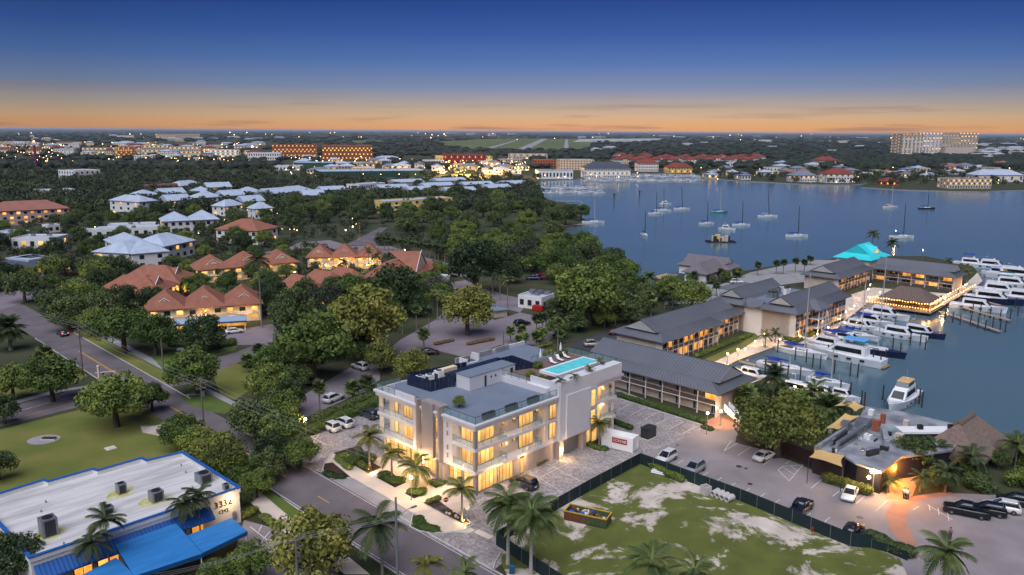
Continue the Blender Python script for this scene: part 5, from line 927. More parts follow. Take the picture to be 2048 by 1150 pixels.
# outer marina at the right edge
for i, (px, py, L, lab, cv, hm, fl) in enumerate(((1955,617,15,'long white sport boat in the nearest outer berth','', 'gelcoat', False),(1985,602,17,'motor yacht with dark blue hull band in the outer marina','', 'hull_navy', True),(2000,585,16,'white motor yacht behind the blue hulled one','', 'gelcoat', True),(2025,572,16,'white yacht with green cover at the right edge','cover_green', 'gelcoat', True),(2035,556,20,'big white yacht at the right edge with broad flybridge','', 'gelcoat', True),(1945,530,14,'white yacht with dark blue canopy behind the hotel point','cover_blue', 'gelcoat', True),(1985,535,15,'white yacht with tall mast beyond the point','', 'gelcoat', True),(2000,548,12,'motor boat with dark blue covers beyond the boardwalk end','cover_blue', 'gelcoat', False),(2050,600,16,'white yacht cut by the right picture edge','', 'gelcoat', True),(2045,635,14,'x', '', 'gelcoat', True))):
    if lab != 'x': motor(px, py, 128, L, lab, cv or None, hm, fl)
# moored on the bay
for px, py, az, L, lab, cv, hm, k in ((1311,427,80,10,'white sailboat moored left of the blue covered one','cover_blue','gelcoat','s'),(1325,421,100,11,'sailboat with dark blue covers moored among three','cover_blue','gelcoat','s'),(1331,408,80,9,'small white motor boat moored behind the sailboats',None,'gelcoat','m'),(1363,418,90,11,'white sailboat with leaning mast moored in mid bay','cover_blue','gelcoat','s'),(1438,425,80,12,'teal hulled sailboat moored in the bay','cover_blue','hull_teal','s'),(1413,447,80,9,'white sailboat with blue cover and short mast','cover_blue','gelcoat','s'),(1482,450,95,10,'catamaran-like white boat with dark mast','cover_blue','gelcoat','s'),(1454,458,120,9,'white motor boat with small tender in the bay',None,'gelcoat','m'),(1535,433,95,12,'white sailboat with blue canopy and very tall mast','cover_sky','gelcoat','s'),(1593,472,95,11,'pale green sailboat nearest the hotel palms','cover_blue','gelcoat','s'),(1289,470,170,9,'white sailboat seen end on in the bay','cover_blue','gelcoat','s'),(1781,414,80,11,'pale sailboat sailing on the right side of the bay','cover_tan','gelcoat','s'),(1853,417,100,11,'dark hulled sailboat on the right side of the bay','cover_blue','hull_navy','s'),(1803,474,95,12,'white sailboat behind the two tall palms','cover_blue','gelcoat','s'),(1186,445,90,13,'white ketch at the end of the wooded pier','cover_blue','gelcoat','s')):
    if k == 's': sail(px, py, az, L, lab, cv, hm, rake=1.6 if 'leaning' in lab or 'very tall' in lab else .5, mr=.24, mm='dark_metal' if 'teal' not in lab and 'ketch' not in lab and 'pale sailboat' not in lab else 'mast', mh=1.35)
    else: motor(px, py, az, L, lab, cv, hm)
t = thing('work_barge', 'dark work barge piled with gear moored in the bay', 'barge', W(1441, 484, ZW)); MB().box(-7, 7, -3, 3, -.3, .5).build('hull', 'black', t)
r_ = random.Random(4)
for i in range(14): MB().cbox(r_.uniform(-4, 4), r_.uniform(-2, 2), .5, r_.uniform(1, 2.4), r_.uniform(.8, 2), r_.uniform(1, 3.6)).build('gear', r_.choice(('wood_dark', 'dark_metal', 'tan_wall', 'black')), t)
MB().cbox(-2, -1, .5, 2.4, 2, 3.4).build('cabin', 'yellow_wall', t)
# far marinas: small boats, one mesh each
def tiny(L, cv):
    b = MB(); B = L*.3; n = 8
    b.mat(0); rings = []
    for i in range(n+1):
        u = i/n; w = max(.05, B/2*(1-max(0, (u-.4)/.6)**2.4)); rings.append([(-L/2+L*u, -w*.7, 0), (-L/2+L*u, -w, 1.2+.4*u*u), (-L/2+L*u, w, 1.2+.4*u*u), (-L/2+L*u, w*.7, 0)])
    b.loft(rings); b.box(-L*.28, L*.2, -B*.36, B*.36, 1.2, 2.6); b.mat(1).box(-L*.25, L*.205, -B*.365, B*.365, 1.8, 2.3); b.mat(2).box(-L*.3, L*.02, -B*.3, B*.3, 3.5, 3.65); b.mat(0)
    for x in (-L*.28, 0):
        for s in (-1, 1): b.tube((x, s*B*.28, 2.5), (x, s*B*.28, 3.5), .05, n=4)
    return b.mesh('moored_boat', ['gelcoat', 'dark_glass', cv])
TN = [tiny(11, 'gelcoat'), tiny(13, 'cover_blue'), tiny(9, 'cover_sky')]
for i in range(64):
    if i < 46: px, py = 1175+(i % 23)*10+r_.uniform(-3, 3), 354+(i//23)*8+r_.uniform(-1.5, 1.5)
    else: px, py = 1092+(i-46) % 9*13+r_.uniform(-3, 3), 378+(i-46)//9*9+r_.uniform(-1, 1)
    tag(ob('moored_boat', TN[i % 3], None, W(px, py, ZW), math.radians(r_.choice((20, 200))+r_.uniform(-8, 8)), 1.0), 'white motor boat berthed in the far marina before the waterfront' if i < 46 else 'white harbour boat berthed behind the wooded point', 'boat', 'boats of the far marina' if i < 46 else 'boats behind the wooded point')
# docks, piles
def dock(label, px, w=1.6, name='dock', z=.1):
    P = [W(x, y, z) for x, y in px]; t = thing(name, label, 'dock', (P[0].x, P[0].y, 0))
    for p, q in zip(P, P[1:]):
        D = q-p; n = max(1, int(D.length/2.6)); d = D/n; a = math.atan2(D.y, D.x); me = MB().box(-d.length/2+.02, d.length/2-.02, -w/2, w/2, -.14, 0).mesh('deck_board', 'dock_wood')
        for i in range(n):
            c = p+d*(i+.5)-P[0]; ob('deck_board', me, t, (c.x, c.y, z), a)
            if i % 2 == 0: MB().tube((0, 0, -2.4), (0, 0, .05), .15, n=7).build('pile', 'wood_dark', t, (c.x-d.y/d.length*w*.5, c.y+d.x/d.length*w*.5, 0))
    return t
dock('straight dock along the end of the front hotel wing', ((1443,736),(1520,757),(1560,770)), 2.0); dock('finger pier in the inner marina corner', ((1480,722),(1512,730)), 1.2); dock('finger pier at the nearest outer berth', ((1880,622),(1935,640),(2000,662)), 1.2); dock('second finger pier of the outer marina', ((1905,608),(1960,624),(2020,640)), 1.2); dock('third finger pier of the outer marina', ((1930,592),(2000,610)), 1.2)
dock('small pier with boats below the wooded point', ((1105,453),(1150,449),(1182,447)), 2.4); dock('timber pier with upright piles beyond the wooded point', ((1110,402),(1162,402)), 3); dock('wharf of the far marina', ((1170,362),(1405,366)), 3)
dock('dark timber boat ramp left of the dock house', ((1312,556),(1345,548)), 5)
pm = MB().tube((0, 0, -2), (0, 0, 2.4), .17, .15, 8).mesh('mooring_pile', 'wood_dark'); i = 0
for px, py in ((1625,735),(1640,738),(1668,748),(1700,752),(1715,755),(1745,730),(1760,735),(1770,725),(1785,700),(1800,712),(1840,690),(1850,700),(1530,745),(1560,752),(1575,758),(1600,760),(1680,790),(1700,795),(1722,812),(1728,815),(1765,800),(1830,800),(1843,815),(1838,808),(1555,705),(1590,720),(1612,725),(1790,655),(1820,690),(1655,715),(1890,640),(1905,645),(1920,650),(1940,652),(1955,657),(1970,662),(1985,655),(2000,660),(2010,665),(1945,625),(1960,630),(1980,635),(2000,640),(2020,640),(2035,632),(1930,610),(1915,600),(2030,615)):
    tag(ob('mooring_pile', pm, None, W(px, py, ZW)+Vector((0, 0, .8))), 'dark timber mooring pile in the hotel marina', 'pile', 'mooring piles of the marina')
for k, (px, py, l) in enumerate(((1228,402,'lone channel marker post nearer the wooded point'),(1279,395,'lone channel marker post in front of the far marina'))):
    t = thing('channel_marker', l, 'marker', W(px, py, ZW)); MB().tube((0, 0, -1), (0, 0, 6), .35, n=6).build('post', 'wood_dark', t); MB().box(-.7, .7, -.5, -.4, 4.2, 5.6).build('sign', 'green_wall', t)
# ================================================================ trees
def mleaf(name, c1, c2, rough=.65, orand=.3, scale=2.2):
    return mk(name, c1, rough, 0, scale, col2=c2, orand=orand, spec=.25, detail=3, lo=.38, hi=.62)
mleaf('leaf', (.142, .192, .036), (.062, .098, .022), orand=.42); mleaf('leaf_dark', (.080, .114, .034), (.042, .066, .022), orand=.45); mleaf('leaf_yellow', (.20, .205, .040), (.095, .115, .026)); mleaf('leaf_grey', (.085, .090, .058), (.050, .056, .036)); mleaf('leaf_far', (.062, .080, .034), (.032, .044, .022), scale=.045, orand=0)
mleaf('palm_leaf', (.125, .16, .045), (.065, .092, .028)); mleaf('palm_dark', (.080, .105, .038), (.044, .062, .024)); mleaf('palm_gold', (.21, .20, .035), (.115, .12, .024)); mleaf('leaf_distant', (.030, .040, .024), (.016, .023, .015), scale=.01, orand=0); mk('dead_frond', srgb(128, 98, 70), .95, .3, 2); mk('palm_trunk', srgb(128, 120, 112), .9, .25, 3, stretch=(1, 1, 5), bump=.5); mk('royal_trunk', srgb(168, 164, 160), .85, .2, 2, stretch=(1, 1, 4))  # palm_gold: warm lamp light put into the leaf colour of the lit palms
def leaves(rs, C, R, per, size, up=.15, flat=1.0):
    """quads scattered over the outsides of many small lobes"""
    V = []; k = 0
    for (cx, cy, cz), r in zip(C, R):
        n = int(per*(r/.33)**2); d = rs.normal(size=(n, 3)); d[:, 2] += up; d /= np.linalg.norm(d, axis=1)[:, None]
        p = np.array([cx, cy, cz]) + d*r*(rs.uniform(.72, 1.05, (n, 1)))*np.array([1, 1, flat])
        nn = d + rs.normal(size=(n, 3))*.55; nn /= np.linalg.norm(nn, axis=1)[:, None]
        a = np.cross(nn, rs.normal(size=(n, 3))); a /= np.linalg.norm(a, axis=1)[:, None]; b = np.cross(nn, a)
        s = size*rs.uniform(.6, 1.3, (n, 1)); V.append(np.stack([p-a*s, p+b*s*.6, p+a*s, p-b*s*.6], 1).reshape(-1, 3))
    return np.concatenate(V)
def qmesh(name, V, mats):
    me = bpy.data.meshes.new(name); n = len(V); me.vertices.add(n); me.vertices.foreach_set('co', V.astype(np.float32).ravel()); q = n//4
    me.loops.add(n); me.loops.foreach_set('vertex_index', np.arange(n, dtype=np.int32)); me.polygons.add(q); me.polygons.foreach_set('loop_start', np.arange(0, n, 4, dtype=np.int32))
    me.update(calc_edges=True)
    for m in mats: me.materials.append(MATS[m])
    return me
TREE = {}
def proto(key, seed, ell, zc, nl, per, size, mat, trunk=True, lr=(.13, .36)):
    rs = np.random.RandomState(seed); C = []; R = []
    while len(C) < nl:
        d = rs.normal(size=3); d /= np.linalg.norm(d)
        if d[2] < -.55: continue
        k = rs.uniform(.35, .98)**.6; C.append((d[0]*ell[0]*k, d[1]*ell[1]*k, zc+d[2]*ell[2]*k)); R.append(rs.uniform(*lr))
    cm = qmesh('crown', leaves(rs, C, R, per, size, flat=.85), [mat])
    tm = None
    if trunk:
        b = MB(); zt = zc-ell[2]*.35; b.path([(0, 0, -.05), (.02, .01, zt*.5), (.04, -.02, zt)], [.10, .075, .06])
        for i in sorted(range(nl), key=lambda i: C[i][2])[:9]:
            x, y, z = C[i]; b.path([(.04, -.02, zt*.8), (x*.5, y*.5, (zt+z)/2+.05), (x*.9, y*.9, z)], [.05, .034, .012], 5)
        tm = b.mesh('trunk', 'bark', True)
    TREE[key] = (cm, tm, zc)
for i, s in enumerate((1, 2, 3)): proto('round%d' % i, s, (.84, .84, .66), .98, 74, 120, .055, 'leaf')
for i, s in enumerate((11, 12)): proto('yell%d' % i, s, (.84, .84, .66), .98, 74, 120, .055, 'leaf_yellow')
for i, s in enumerate((4, 5, 6)): proto('dark%d' % i, s, (.84, .84, .70), 1.0, 70, 120, .056, 'leaf_dark')
for i, s in enumerate((7, 8)): proto('wide%d' % i, s, (.92, .86, .44), .95, 72, 120, .052, 'leaf', lr=(.2, .32))
proto('widey', 13, (.94, .90, .46), .80, 80, 110, .048, 'leaf_yellow', lr=(.13, .30)); proto('grey0', 9, (.8, .8, .5), .95, 34, 70, .05, 'leaf_grey', lr=(.2, .34))  # widey: yellow lamp light is carried by the crown's leaf colour
proto('tall0', 10, (.62, .62, .85), 1.3, 40, 120, .06, 'leaf')
for i, s in enumerate((21, 22)): proto('shrub%d' % i, s, (.75, .75, .45), .42, 22, 130, .075, ['leaf', 'leaf_yellow'][i], trunk=False, lr=(.26, .4))
proto('shrubd', 23, (.75, .75, .45), .42, 22, 130, .075, 'leaf_dark', trunk=False, lr=(.26, .4))
proto('flower', 24, (.7, .7, .4), .4, 16, 120, .09, 'palm_gold', trunk=False)
NT = [0]
def tree(key, x, y, R, label, group=None, name='tree', cat='tree', rz=None, sz=1.0, z=0):
    cm, tm, zc = TREE[key]; t = thing(name, label, cat, (x, y, z), rnd.uniform(0, 6.28) if rz is None else rz, group); t.scale = (R, R, R*sz); NT[0] += 1
    ob('crown', cm, t)
    if tm: ob('trunk', tm, t)
    return t
def tpx(key, cx, cy, r, label, group=None, **k):
    zc = TREE[key][2]; R = 4.0
    for _ in range(5): p = W(cx, cy, zc*R*k.get('sz', 1)*.95); R = r/(F/depth(p))
    return tree(key, p.x, p.y, R, label, group, **k)
# --- palms
def frond(L, rise, droop, n=13, wid=.55, mat='palm_leaf', sd=0):
    """one pinnate frond along +x: arching midrib with paired drooping leaflets"""
    rs = random.Random(sd); b = MB(); P = []
    for i in range(n+1):
        t = i/n; P.append(Vector((L*(t-.12*t*t*t*droop), 0, L*(rise*t-(rise+droop)*t*t*.75))))
    for i in range(n):
        p, q = P[i], P[i+1]; w = .035*(1-i/n)+.008; b.quad(p+Vector((0, -w, 0)), q+Vector((0, -w, 0)), q+Vector((0, w, 0)), p+Vector((0, w, 0)))
        if i < 1: continue
        t = i/n; ll = L*wid*(math.sin(math.pi*min(1, t*.92+.06))**.6)*.62
        for s in (-1, 1):
            for h in (.0, .5):
                c = p.lerp(q, h); j = rs.uniform(-.08, .08); tip = c+Vector((ll*(.55+j), s*ll*.8, -ll*(.42+j+.3*t))); ww = L*.02
                b.add([c+Vector((-ww, 0, .0)), c+Vector((ww, 0, .0)), tip, c.lerp(tip, .5)+Vector((-ww*1.3, 0, ll*.10))], [(0, 1, 2), (0, 2, 3)])
    return b.mesh('frond', mat)
def fan(r, mat, sd=0):
    b = MB(); rs = random.Random(sd); n = 12; c = Vector((r*.42, 0, 0)); b.quad((0, -.025, 0), (r*.42, -.02, 0), (r*.42, .02, 0), (0, .025, 0))
    for i in range(n):
        a = math.radians(-125+250*i/(n-1)); e = r*(.62-.1*abs(a)/2)*rs.uniform(.85, 1.1); t = c+Vector((math.cos(a)*e, math.sin(a)*e, -e*.28)); s = Vector((-math.sin(a), math.cos(a), 0))*e*.14; m = c.lerp(t, .6)
        b.add([c, m+s+Vector((0, 0, .05)), t, m-s], [(0, 1, 2), (0, 2, 3)])
    return b.mesh('frond', mat)
FR = {}
for nm, m in (('green', 'palm_leaf'), ('dark', 'palm_dark'), ('gold', 'palm_gold')):
    FR[nm] = [frond(1, .75, .35, mat=m, sd=1), frond(1, .45, .55, mat=m, sd=2), frond(1, .15, .75, mat=m, sd=3)]
FR['dead'] = [frond(.8, -.6, .9, mat='dead_frond', sd=4)]
FN = {'green': fan(1, 'palm_leaf', 1), 'dark': fan(1, 'palm_dark', 2), 'dead': fan(1, 'dead_frond', 3)}
def fr_parts(kind, nm, n, seed):
    """list of (mesh, rotation, scale) making a crown"""
    rs = random.Random(seed); out = []
    if kind == 'feather':
        for i in range(n):
            k = i % 3; out.append((FR[nm][k], (0, [-.62, -.22, .12][k]+rs.uniform(-.12, .12), i*2.399+rs.uniform(-.2, .2)), rs.uniform(.88, 1.08)))
        if seed % 3 == 0: out += [(FR['dead'][0], (0, .3, rs.uniform(0, 6.28)), 1.0) for _ in range(2)]
    elif kind == 'date':
        for i in range(n):
            u = i/n; out.append((FR[nm][0 if u < .35 else 1 if u < .7 else 2], (0, -1.15+u*1.55+rs.uniform(-.1, .1), i*2.399), rs.uniform(.9, 1.05)))
    else:
        for i in range(n):
            u = i/n; out.append((FN[nm], (rs.uniform(-.5, .5), -1.25+u*2.1+rs.uniform(-.15, .15), i*2.399), rs.uniform(.85, 1.1)))
        if seed % 2 == 0: out += [(FN['dead'], (rs.uniform(-.5, .5), 1.15+rs.uniform(-.15, .2), i*.9), .9) for i in range(7)]
    return out
_CJ = {}
def joined_crown(kind, nm, n, seed):
    k = (kind, nm, n, seed)
    if k not in _CJ:
        from mathutils import Euler
        V, Fc, M = [], [], []; ms = []
        for me, r, s in fr_parts(kind, nm, n, seed):
            mat = Euler(r, 'XYZ').to_matrix()*s; o = len(V); V += [tuple(mat @ v.co) for v in me.vertices]
            if me.materials[0] not in ms: ms.append(me.materials[0])
            for p in me.polygons: Fc.append([o+i for i in p.vertices]); M.append(ms.index(me.materials[0]))
        me = bpy.data.meshes.new('crown'); me.from_pydata(V, [], Fc)
        for m in ms: me.materials.append(m)
        me.polygons.foreach_set('material_index', M); me.update(); _CJ[k] = me
    return _CJ[k]
_TK = {}
def trunk_mesh(h, r, m, bend):
    k = (round(h, 1), round(r, 2), m, round(bend, 1))
    if k not in _TK:
        b = MB(); n = 7
        b.path([(bend*(i/n)**2, 0, h*i/n-.05*(i == 0)) for i in range(n+1)], [r*(1.35 if i == 0 else 1-.3*i/n)*(1.0+.06*(i % 2)) for i in range(n+1)], 9); _TK[k] = b.mesh('trunk', m, True)
    return _TK[k]
def palm(x, y, h, L, label, kind='feather', nm='green', n=15, parts=True, group=None, tr=.16, tm='palm_trunk', bend=0, seed=1, z=0, boots=False):
    t = thing('palm_tree', label, 'palm', (x, y, z), rnd.uniform(0, 6.28), group)
    ob('trunk', trunk_mesh(h, tr, tm, bend), t)
    if nm == 'green' and tm == 'royal_trunk': MB().tube((bend, 0, h-.9), (bend, 0, h+.15), tr*.85, tr*.5, 9).build('crownshaft', 'palm_leaf', t)
    if parts:
        for me, r, s in fr_parts(kind, nm, n, seed): o = ob('frond', me, t, (bend, 0, h+.05), sc=s*L); o.rotation_euler = r
    else: ob('crown', joined_crown(kind, nm, n, seed), t, (bend, 0, h+.05), sc=L)
    return t
def ppx(bx, by, cx, cy, L, label, **k):
    """palm by base pixel and crown-centre pixel; height follows from the two"""
    p = W(bx, by); lo, hi = .5, 25
    def row(h):
        v = Vector((p.x, p.y, h-H)); ct, st = math.cos(TH), math.sin(TH); return CY - (v.y*st+v.z*ct)/(v.y*ct-v.z*st)*F + (bx-CX)*math.sin(ROLL)
    for _ in range(30):
        m = (lo+hi)/2
        if row(m) > cy: lo = m
        else: hi = m
    return palm(p.x, p.y, lo, L, label, **k)
# near broadleaf trees
for a in (('wide0',228,792,72,'spreading dark green tree on the lawn beside the side street'),('round0',302,792,34,'smaller crown tree leaning over the road from the lawn'),('round1',388,742,56,'bright green tree on the grass island at the crossing'),('round2',362,862,44,'bushy tree at the left road edge above the white roof corner'),
 ('yell0',438,905,50,'yellow-green bushy tree between the road and the blue-trimmed roof'),('round0',488,945,40,'leafy tree beside the far corner of the blue-trimmed roof'),('dark0',505,838,52,'dark tree at the right road edge opposite the lawn'),('round1',568,858,50,'broad tree left of the lit street lamp'),('round2',600,905,40,'low leafy tree overhanging the road near the layby'),('dark1',545,900,44,'dark low tree overhanging the road between two bright ones'),
 ('yell1',452,928,52,'bright tree at the corner of the blue-trimmed roof beside the road'),('round0',512,965,36,'low leafy tree on the pavement beyond the wall number'),('dark1',536,930,38,'dark tree leaning over the left lane of the road'),('round1',400,886,42,'leafy tree between the lawn corner and the road'),('round2',560,815,44,'tree behind the dark roadside tree near the left car park'),('yell1',628,1092,92,'big bright green tree at the bottom edge beside the road'),('round0',500,1120,48,'leafy tree at the bottom edge behind the utility pole'),('round1',430,1150,40,'leafy tree top cut by the bottom edge beside the blue canopy'),('dark2',30,1118,62,'dark tree in the bottom left corner before the white wall'),
 ('dark0',-5,930,34,'dark tree at the left edge above the white roof'),('dark1',5,818,34,'dark tree at the left edge beside the side street'),('round2',22,762,42,'round tree at the left edge above the side street lawn'),('round0',100,752,58,'dense tree under the fan palms left of the main road'),
 ('wide1',245,652,62,'broad tree between the main road and the carport'),('round1',308,668,48,'tree right of the broad roadside tree, before the carport'),('dark2',405,668,44,'round dark tree in front of the carport'),('round0',190,640,34,'low tree at the bend of the main road'),('round2',160,690,0,''),
 ('yell0',735,640,82,'large yellow-green tree in the centre left of the white building'),('round1',625,690,82,'large green tree in front of the yellow-green one'),('dark0',788,575,58,'round dark tree in front of the right-hand townhouses'),('yell1',935,618,58,'round yellow-green tree standing alone in the paved car park'),
 ('grey0',880,572,36,'grey open-crowned tree beside the white carport roof'),('grey0',655,595,44,'grey-green tree behind the large yellow-green tree'),('dark1',590,622,52,'dark tree between the carport and the yellow-green tree'),('round2',700,580,40,'green tree hiding the townhouse corner left of the round dark tree'),
 ('yell0',760,712,36,'small yellow-green tree beyond the parked grey car'),('yell1',822,732,42,'bright bushy tree touching the left roof edge of the white building'),('round0',1180,585,74,'large green tree between the utility house and the bay'),('dark0',950,528,62,'dark round tree beyond the paved car park'),('grey0',1045,505,42,'dark umbrella-shaped tree near the bay shore'),
 ('widey',1560,848,92,'large yellow lit tree at the edge of the hotel car park'),('round1',1490,800,26,'leafy tree behind the yellow lit tree'),('yell0',1580,745,0,''),('round2',1590,805,36,'clump-like tree between the palms and the shade sail'),('dark0',1830,905,42,'dark round tree beside the orange lit restaurant entrance'),
 ('round0',1385,590,40,'dark green tree beside the hotel car shelter'),('round1',1340,575,30,'tree behind the grey lamp post near the dock house'),('round2',535,765,46,'tree beyond the entrance sign by the drive'),('dark1',575,790,42,'dark tree at the corner of the left car park')):
    if a[3]: tpx(*a)
# near palms: base, crown centre, frond length
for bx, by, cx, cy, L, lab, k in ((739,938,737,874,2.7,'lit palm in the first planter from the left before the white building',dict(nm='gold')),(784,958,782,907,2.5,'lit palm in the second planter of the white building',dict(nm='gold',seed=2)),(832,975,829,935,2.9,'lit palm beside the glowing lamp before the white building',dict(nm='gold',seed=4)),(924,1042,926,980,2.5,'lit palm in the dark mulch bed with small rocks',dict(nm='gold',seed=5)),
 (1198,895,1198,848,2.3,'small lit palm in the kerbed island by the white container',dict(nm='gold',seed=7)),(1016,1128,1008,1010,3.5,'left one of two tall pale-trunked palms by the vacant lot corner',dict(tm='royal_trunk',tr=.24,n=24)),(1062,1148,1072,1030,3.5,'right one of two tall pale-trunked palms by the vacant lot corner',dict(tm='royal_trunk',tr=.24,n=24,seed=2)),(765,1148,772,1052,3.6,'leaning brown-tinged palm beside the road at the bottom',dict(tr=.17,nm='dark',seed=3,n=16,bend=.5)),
 (1300,1210,1298,1130,3.4,'palm crown rising at the bottom edge of the vacant lot',dict(n=16)),(1385,1215,1390,1145,3.0,'second palm crown at the bottom edge right of the first',dict(n=15,seed=2)),(1880,1215,1885,1105,3.2,'palm with upright spear leaf at the bottom right',dict(n=17,seed=4)),(855,1190,852,1128,2.2,'small palm at the bottom edge beside the road',dict(nm='gold',seed=5,n=12)),(930,1200,928,1146,2.2,'palm tip at the bottom edge left of the driveway mouth',dict(seed=7,n=12)),
 (222,1160,218,1042,2.5,'palm standing before the blue awning, tallest of the left pair',dict(tr=.11,nm='dark')),(190,1175,185,1085,2.3,'lower palm before the blue awning at the left',dict(tr=.11,nm='dark',seed=2)),(373,1092,366,1008,2.3,'palm over the blue canopy, left of the slender pair',dict(tr=.10,nm='dark',seed=5)),(402,1082,405,990,2.3,'tallest palm over the blue canopy near the wall number',dict(tr=.10,nm='dark',seed=1)),
 (524,655,520,520,3.6,'very tall lone palm in front of the red-roofed townhouses',dict(nm='dark',tr=.22,n=18,parts=False)),(1297,600,1296,553,2.9,'palm at the bay shore left of the dock house',dict(n=20,parts=False)),(1743,505,1743,468,3.3,'left one of two tall palms behind the turquoise roof',dict(nm='dark',n=18,parts=False)),(1782,520,1782,485,3.2,'right one of two tall palms behind the turquoise roof',dict(nm='dark',n=18,parts=False,seed=2)),
 (1545,810,1545,755,3.3,'dense dark palm beside the moored sailboat at the dock',dict(nm='dark',n=26,kind='date')),(1626,830,1630,782,3.0,'bright green palm behind the round spreading palm',dict(n=16)),(1656,850,1656,820,3.8,'big round spreading palm beside the tan shade sails',dict(nm='green',n=44,kind='date',tr=.35)),(1866,935,1870,900,3.0,'palm with pale trunk before the thatched pavilion',dict(n=14,seed=4)),(1940,955,1935,915,2.8,'palm at the right side of the thatched pavilion planting',dict(n=14,nm='dark')),
 (1750,975,1748,955,1.8,'small yellow lit palm beside the restaurant lamp post',dict(nm='gold',n=13)),(1776,985,1775,962,1.9,'small palm right of the restaurant lamp post',dict(n=13,seed=2)),(1840,985,1835,955,1.8,'arching palm right of the orange lit path',dict(n=16)),(1890,985,1885,945,2.4,'grey-green arching palm left of the black pickup',dict(nm='dark',n=18)),(2030,935,2030,890,3.0,'palm at the far right edge beside the pavilion',dict(n=14)),
 (22,700,20,658,4.0,'large grey date palm at the left edge',dict(kind='date',nm='dark',n=46,tr=.4)),(1530,695,1528,672,2.2,'lit palm at the inner corner of the hotel dock',dict(nm='gold',n=13,parts=False)),(1550,685,1548,668,2.2,'darker palm right of the lit one at the hotel dock corner',dict(nm='dark',n=13,parts=False)),(1932,570,1930,545,2.2,'lit palm beside the boardwalk at the point',dict(nm='gold',n=14,parts=False)),(1895,535,1895,522,2.2,'dark palm behind the last hotel wing',dict(nm='dark',n=14,parts=False)),(1760,545,1758,535,2.0,'dark low palm beyond the turquoise hut',dict(nm='dark',n=14,parts=False))):
    ppx(bx, by, cx, cy, L, lab, **k)
# fan palms
for i, (bx, by, cx, cy, L, lab) in enumerate(((1490,830,1490,785,2.2,'lit leaning fan palm at the end of the front hotel wing'),(1115,725,1124,645,1.4,'slim fan palm behind the roof terrace'),(848,700,850,668,1.9,'fan palm with brown skirt in the paved car park'),(805,668,803,628,1.5,'left one of three fan palms beside the car park tree'),(833,665,832,620,1.5,'middle one of three fan palms beside the car park tree'),(858,668,857,622,1.5,'right one of three fan palms beside the car park tree'),
 (495,745,492,718,1.6,'fan palm left of the entrance sign'),(518,735,517,698,1.6,'taller fan palm behind the entrance sign'),(95,750,102,705,2.0,'pale fan palm left of the main road'),(115,755,122,722,1.9,'second pale fan palm left of the main road'),(270,640,268,615,1.6,'fan palm left of the carport'),(640,835,640,775,1.7,'pale fan palm behind the parked white cars'),(705,800,700,775,2.0,'brown skirted fan palm left of the hedge'),(735,800,735,765,2.0,'brown skirted fan palm right of its twin by the hedge'),(437,575,436,543,1.3,'small fan palm before the left townhouse row'),(345,575,344,560,1.5,'fan palm beside the leftmost townhouse row'))):
    ppx(bx, by, cx, cy, L, lab, kind='fan', nm=['green', 'dark'][i % 2 == 1 and i > 3], n=26, seed=i, parts=i < 9)
for i, (bx, by, cx, cy) in enumerate(((1388,572,1388,550),(1440,560,1440,543),(1473,572,1473,550),(1515,550,1515,530),(1552,548,1552,527),(1566,548,1568,525),(1590,545,1590,522),(1608,545,1605,525),(1620,530,1618,518),(1432,592,1432,572))):
    ppx(bx, by, cx, cy, 1.7, 'round-headed fan palm in the row beside the dock house parking', kind='fan', nm='dark', n=26, seed=2*i+1, parts=False, group='fan palms by the dock house')
r_ = random.Random(21)
for i in range(26):
    u = i/25; px, py = 1085+250*u+r_.uniform(-18, 18), 668-52*u+r_.uniform(-14, 10); p = W(px, py)
    palm(p.x, p.y, r_.uniform(3.4, 5.2), r_.uniform(1.6, 2.0), 'shaggy fan palm in the dense row behind the hotel car park', kind='fan', nm=['green', 'dark'][i % 2], n=26, seed=i % 4, parts=False, group='shaggy fan palms behind the hotel')
for i in range(10):
    px, py = 1020+r_.uniform(0, 110), 700-r_.uniform(0, 22); p = W(px, py); palm(p.x, p.y, r_.uniform(2, 3), 1.7, 'low fan palm in the clump behind the far roof edge', kind='fan', nm='green', n=26, seed=i % 4, parts=False, group='low fan palms behind the white building')
for i in range(16):
    px = 760+i*8.5+r_.uniform(-3, 3); py = 500+i*1.5; p = W(px, py); palm(p.x, p.y, 5, 1.7, 'fan palm in the row lining the avenue behind the townhouses', kind='fan', nm='dark', n=26, seed=i % 4, parts=False, group='fan palms lining the avenue')
for i, (px, py) in enumerate(((240,505),(318,512),(345,510),(465,490),(610,500),(640,470),(700,470),(720,470),(300,400),(440,400),(505,410),(60,415),(20,420),(545,470),(1000,600),(1015,615),(985,590),(875,640),(690,560),(738,545),(755,545),(110,425),(665,385),(700,380),(755,385),(790,380),(720,440),(735,447))):
    p = W(px, py); palm(p.x, p.y, r_.uniform(6, 9), 2.4, 'slender feather palm standing among the houses left of the bay', nm=['dark', 'green'][i % 2], n=14, seed=i % 5, parts=False, group='palms among the houses')
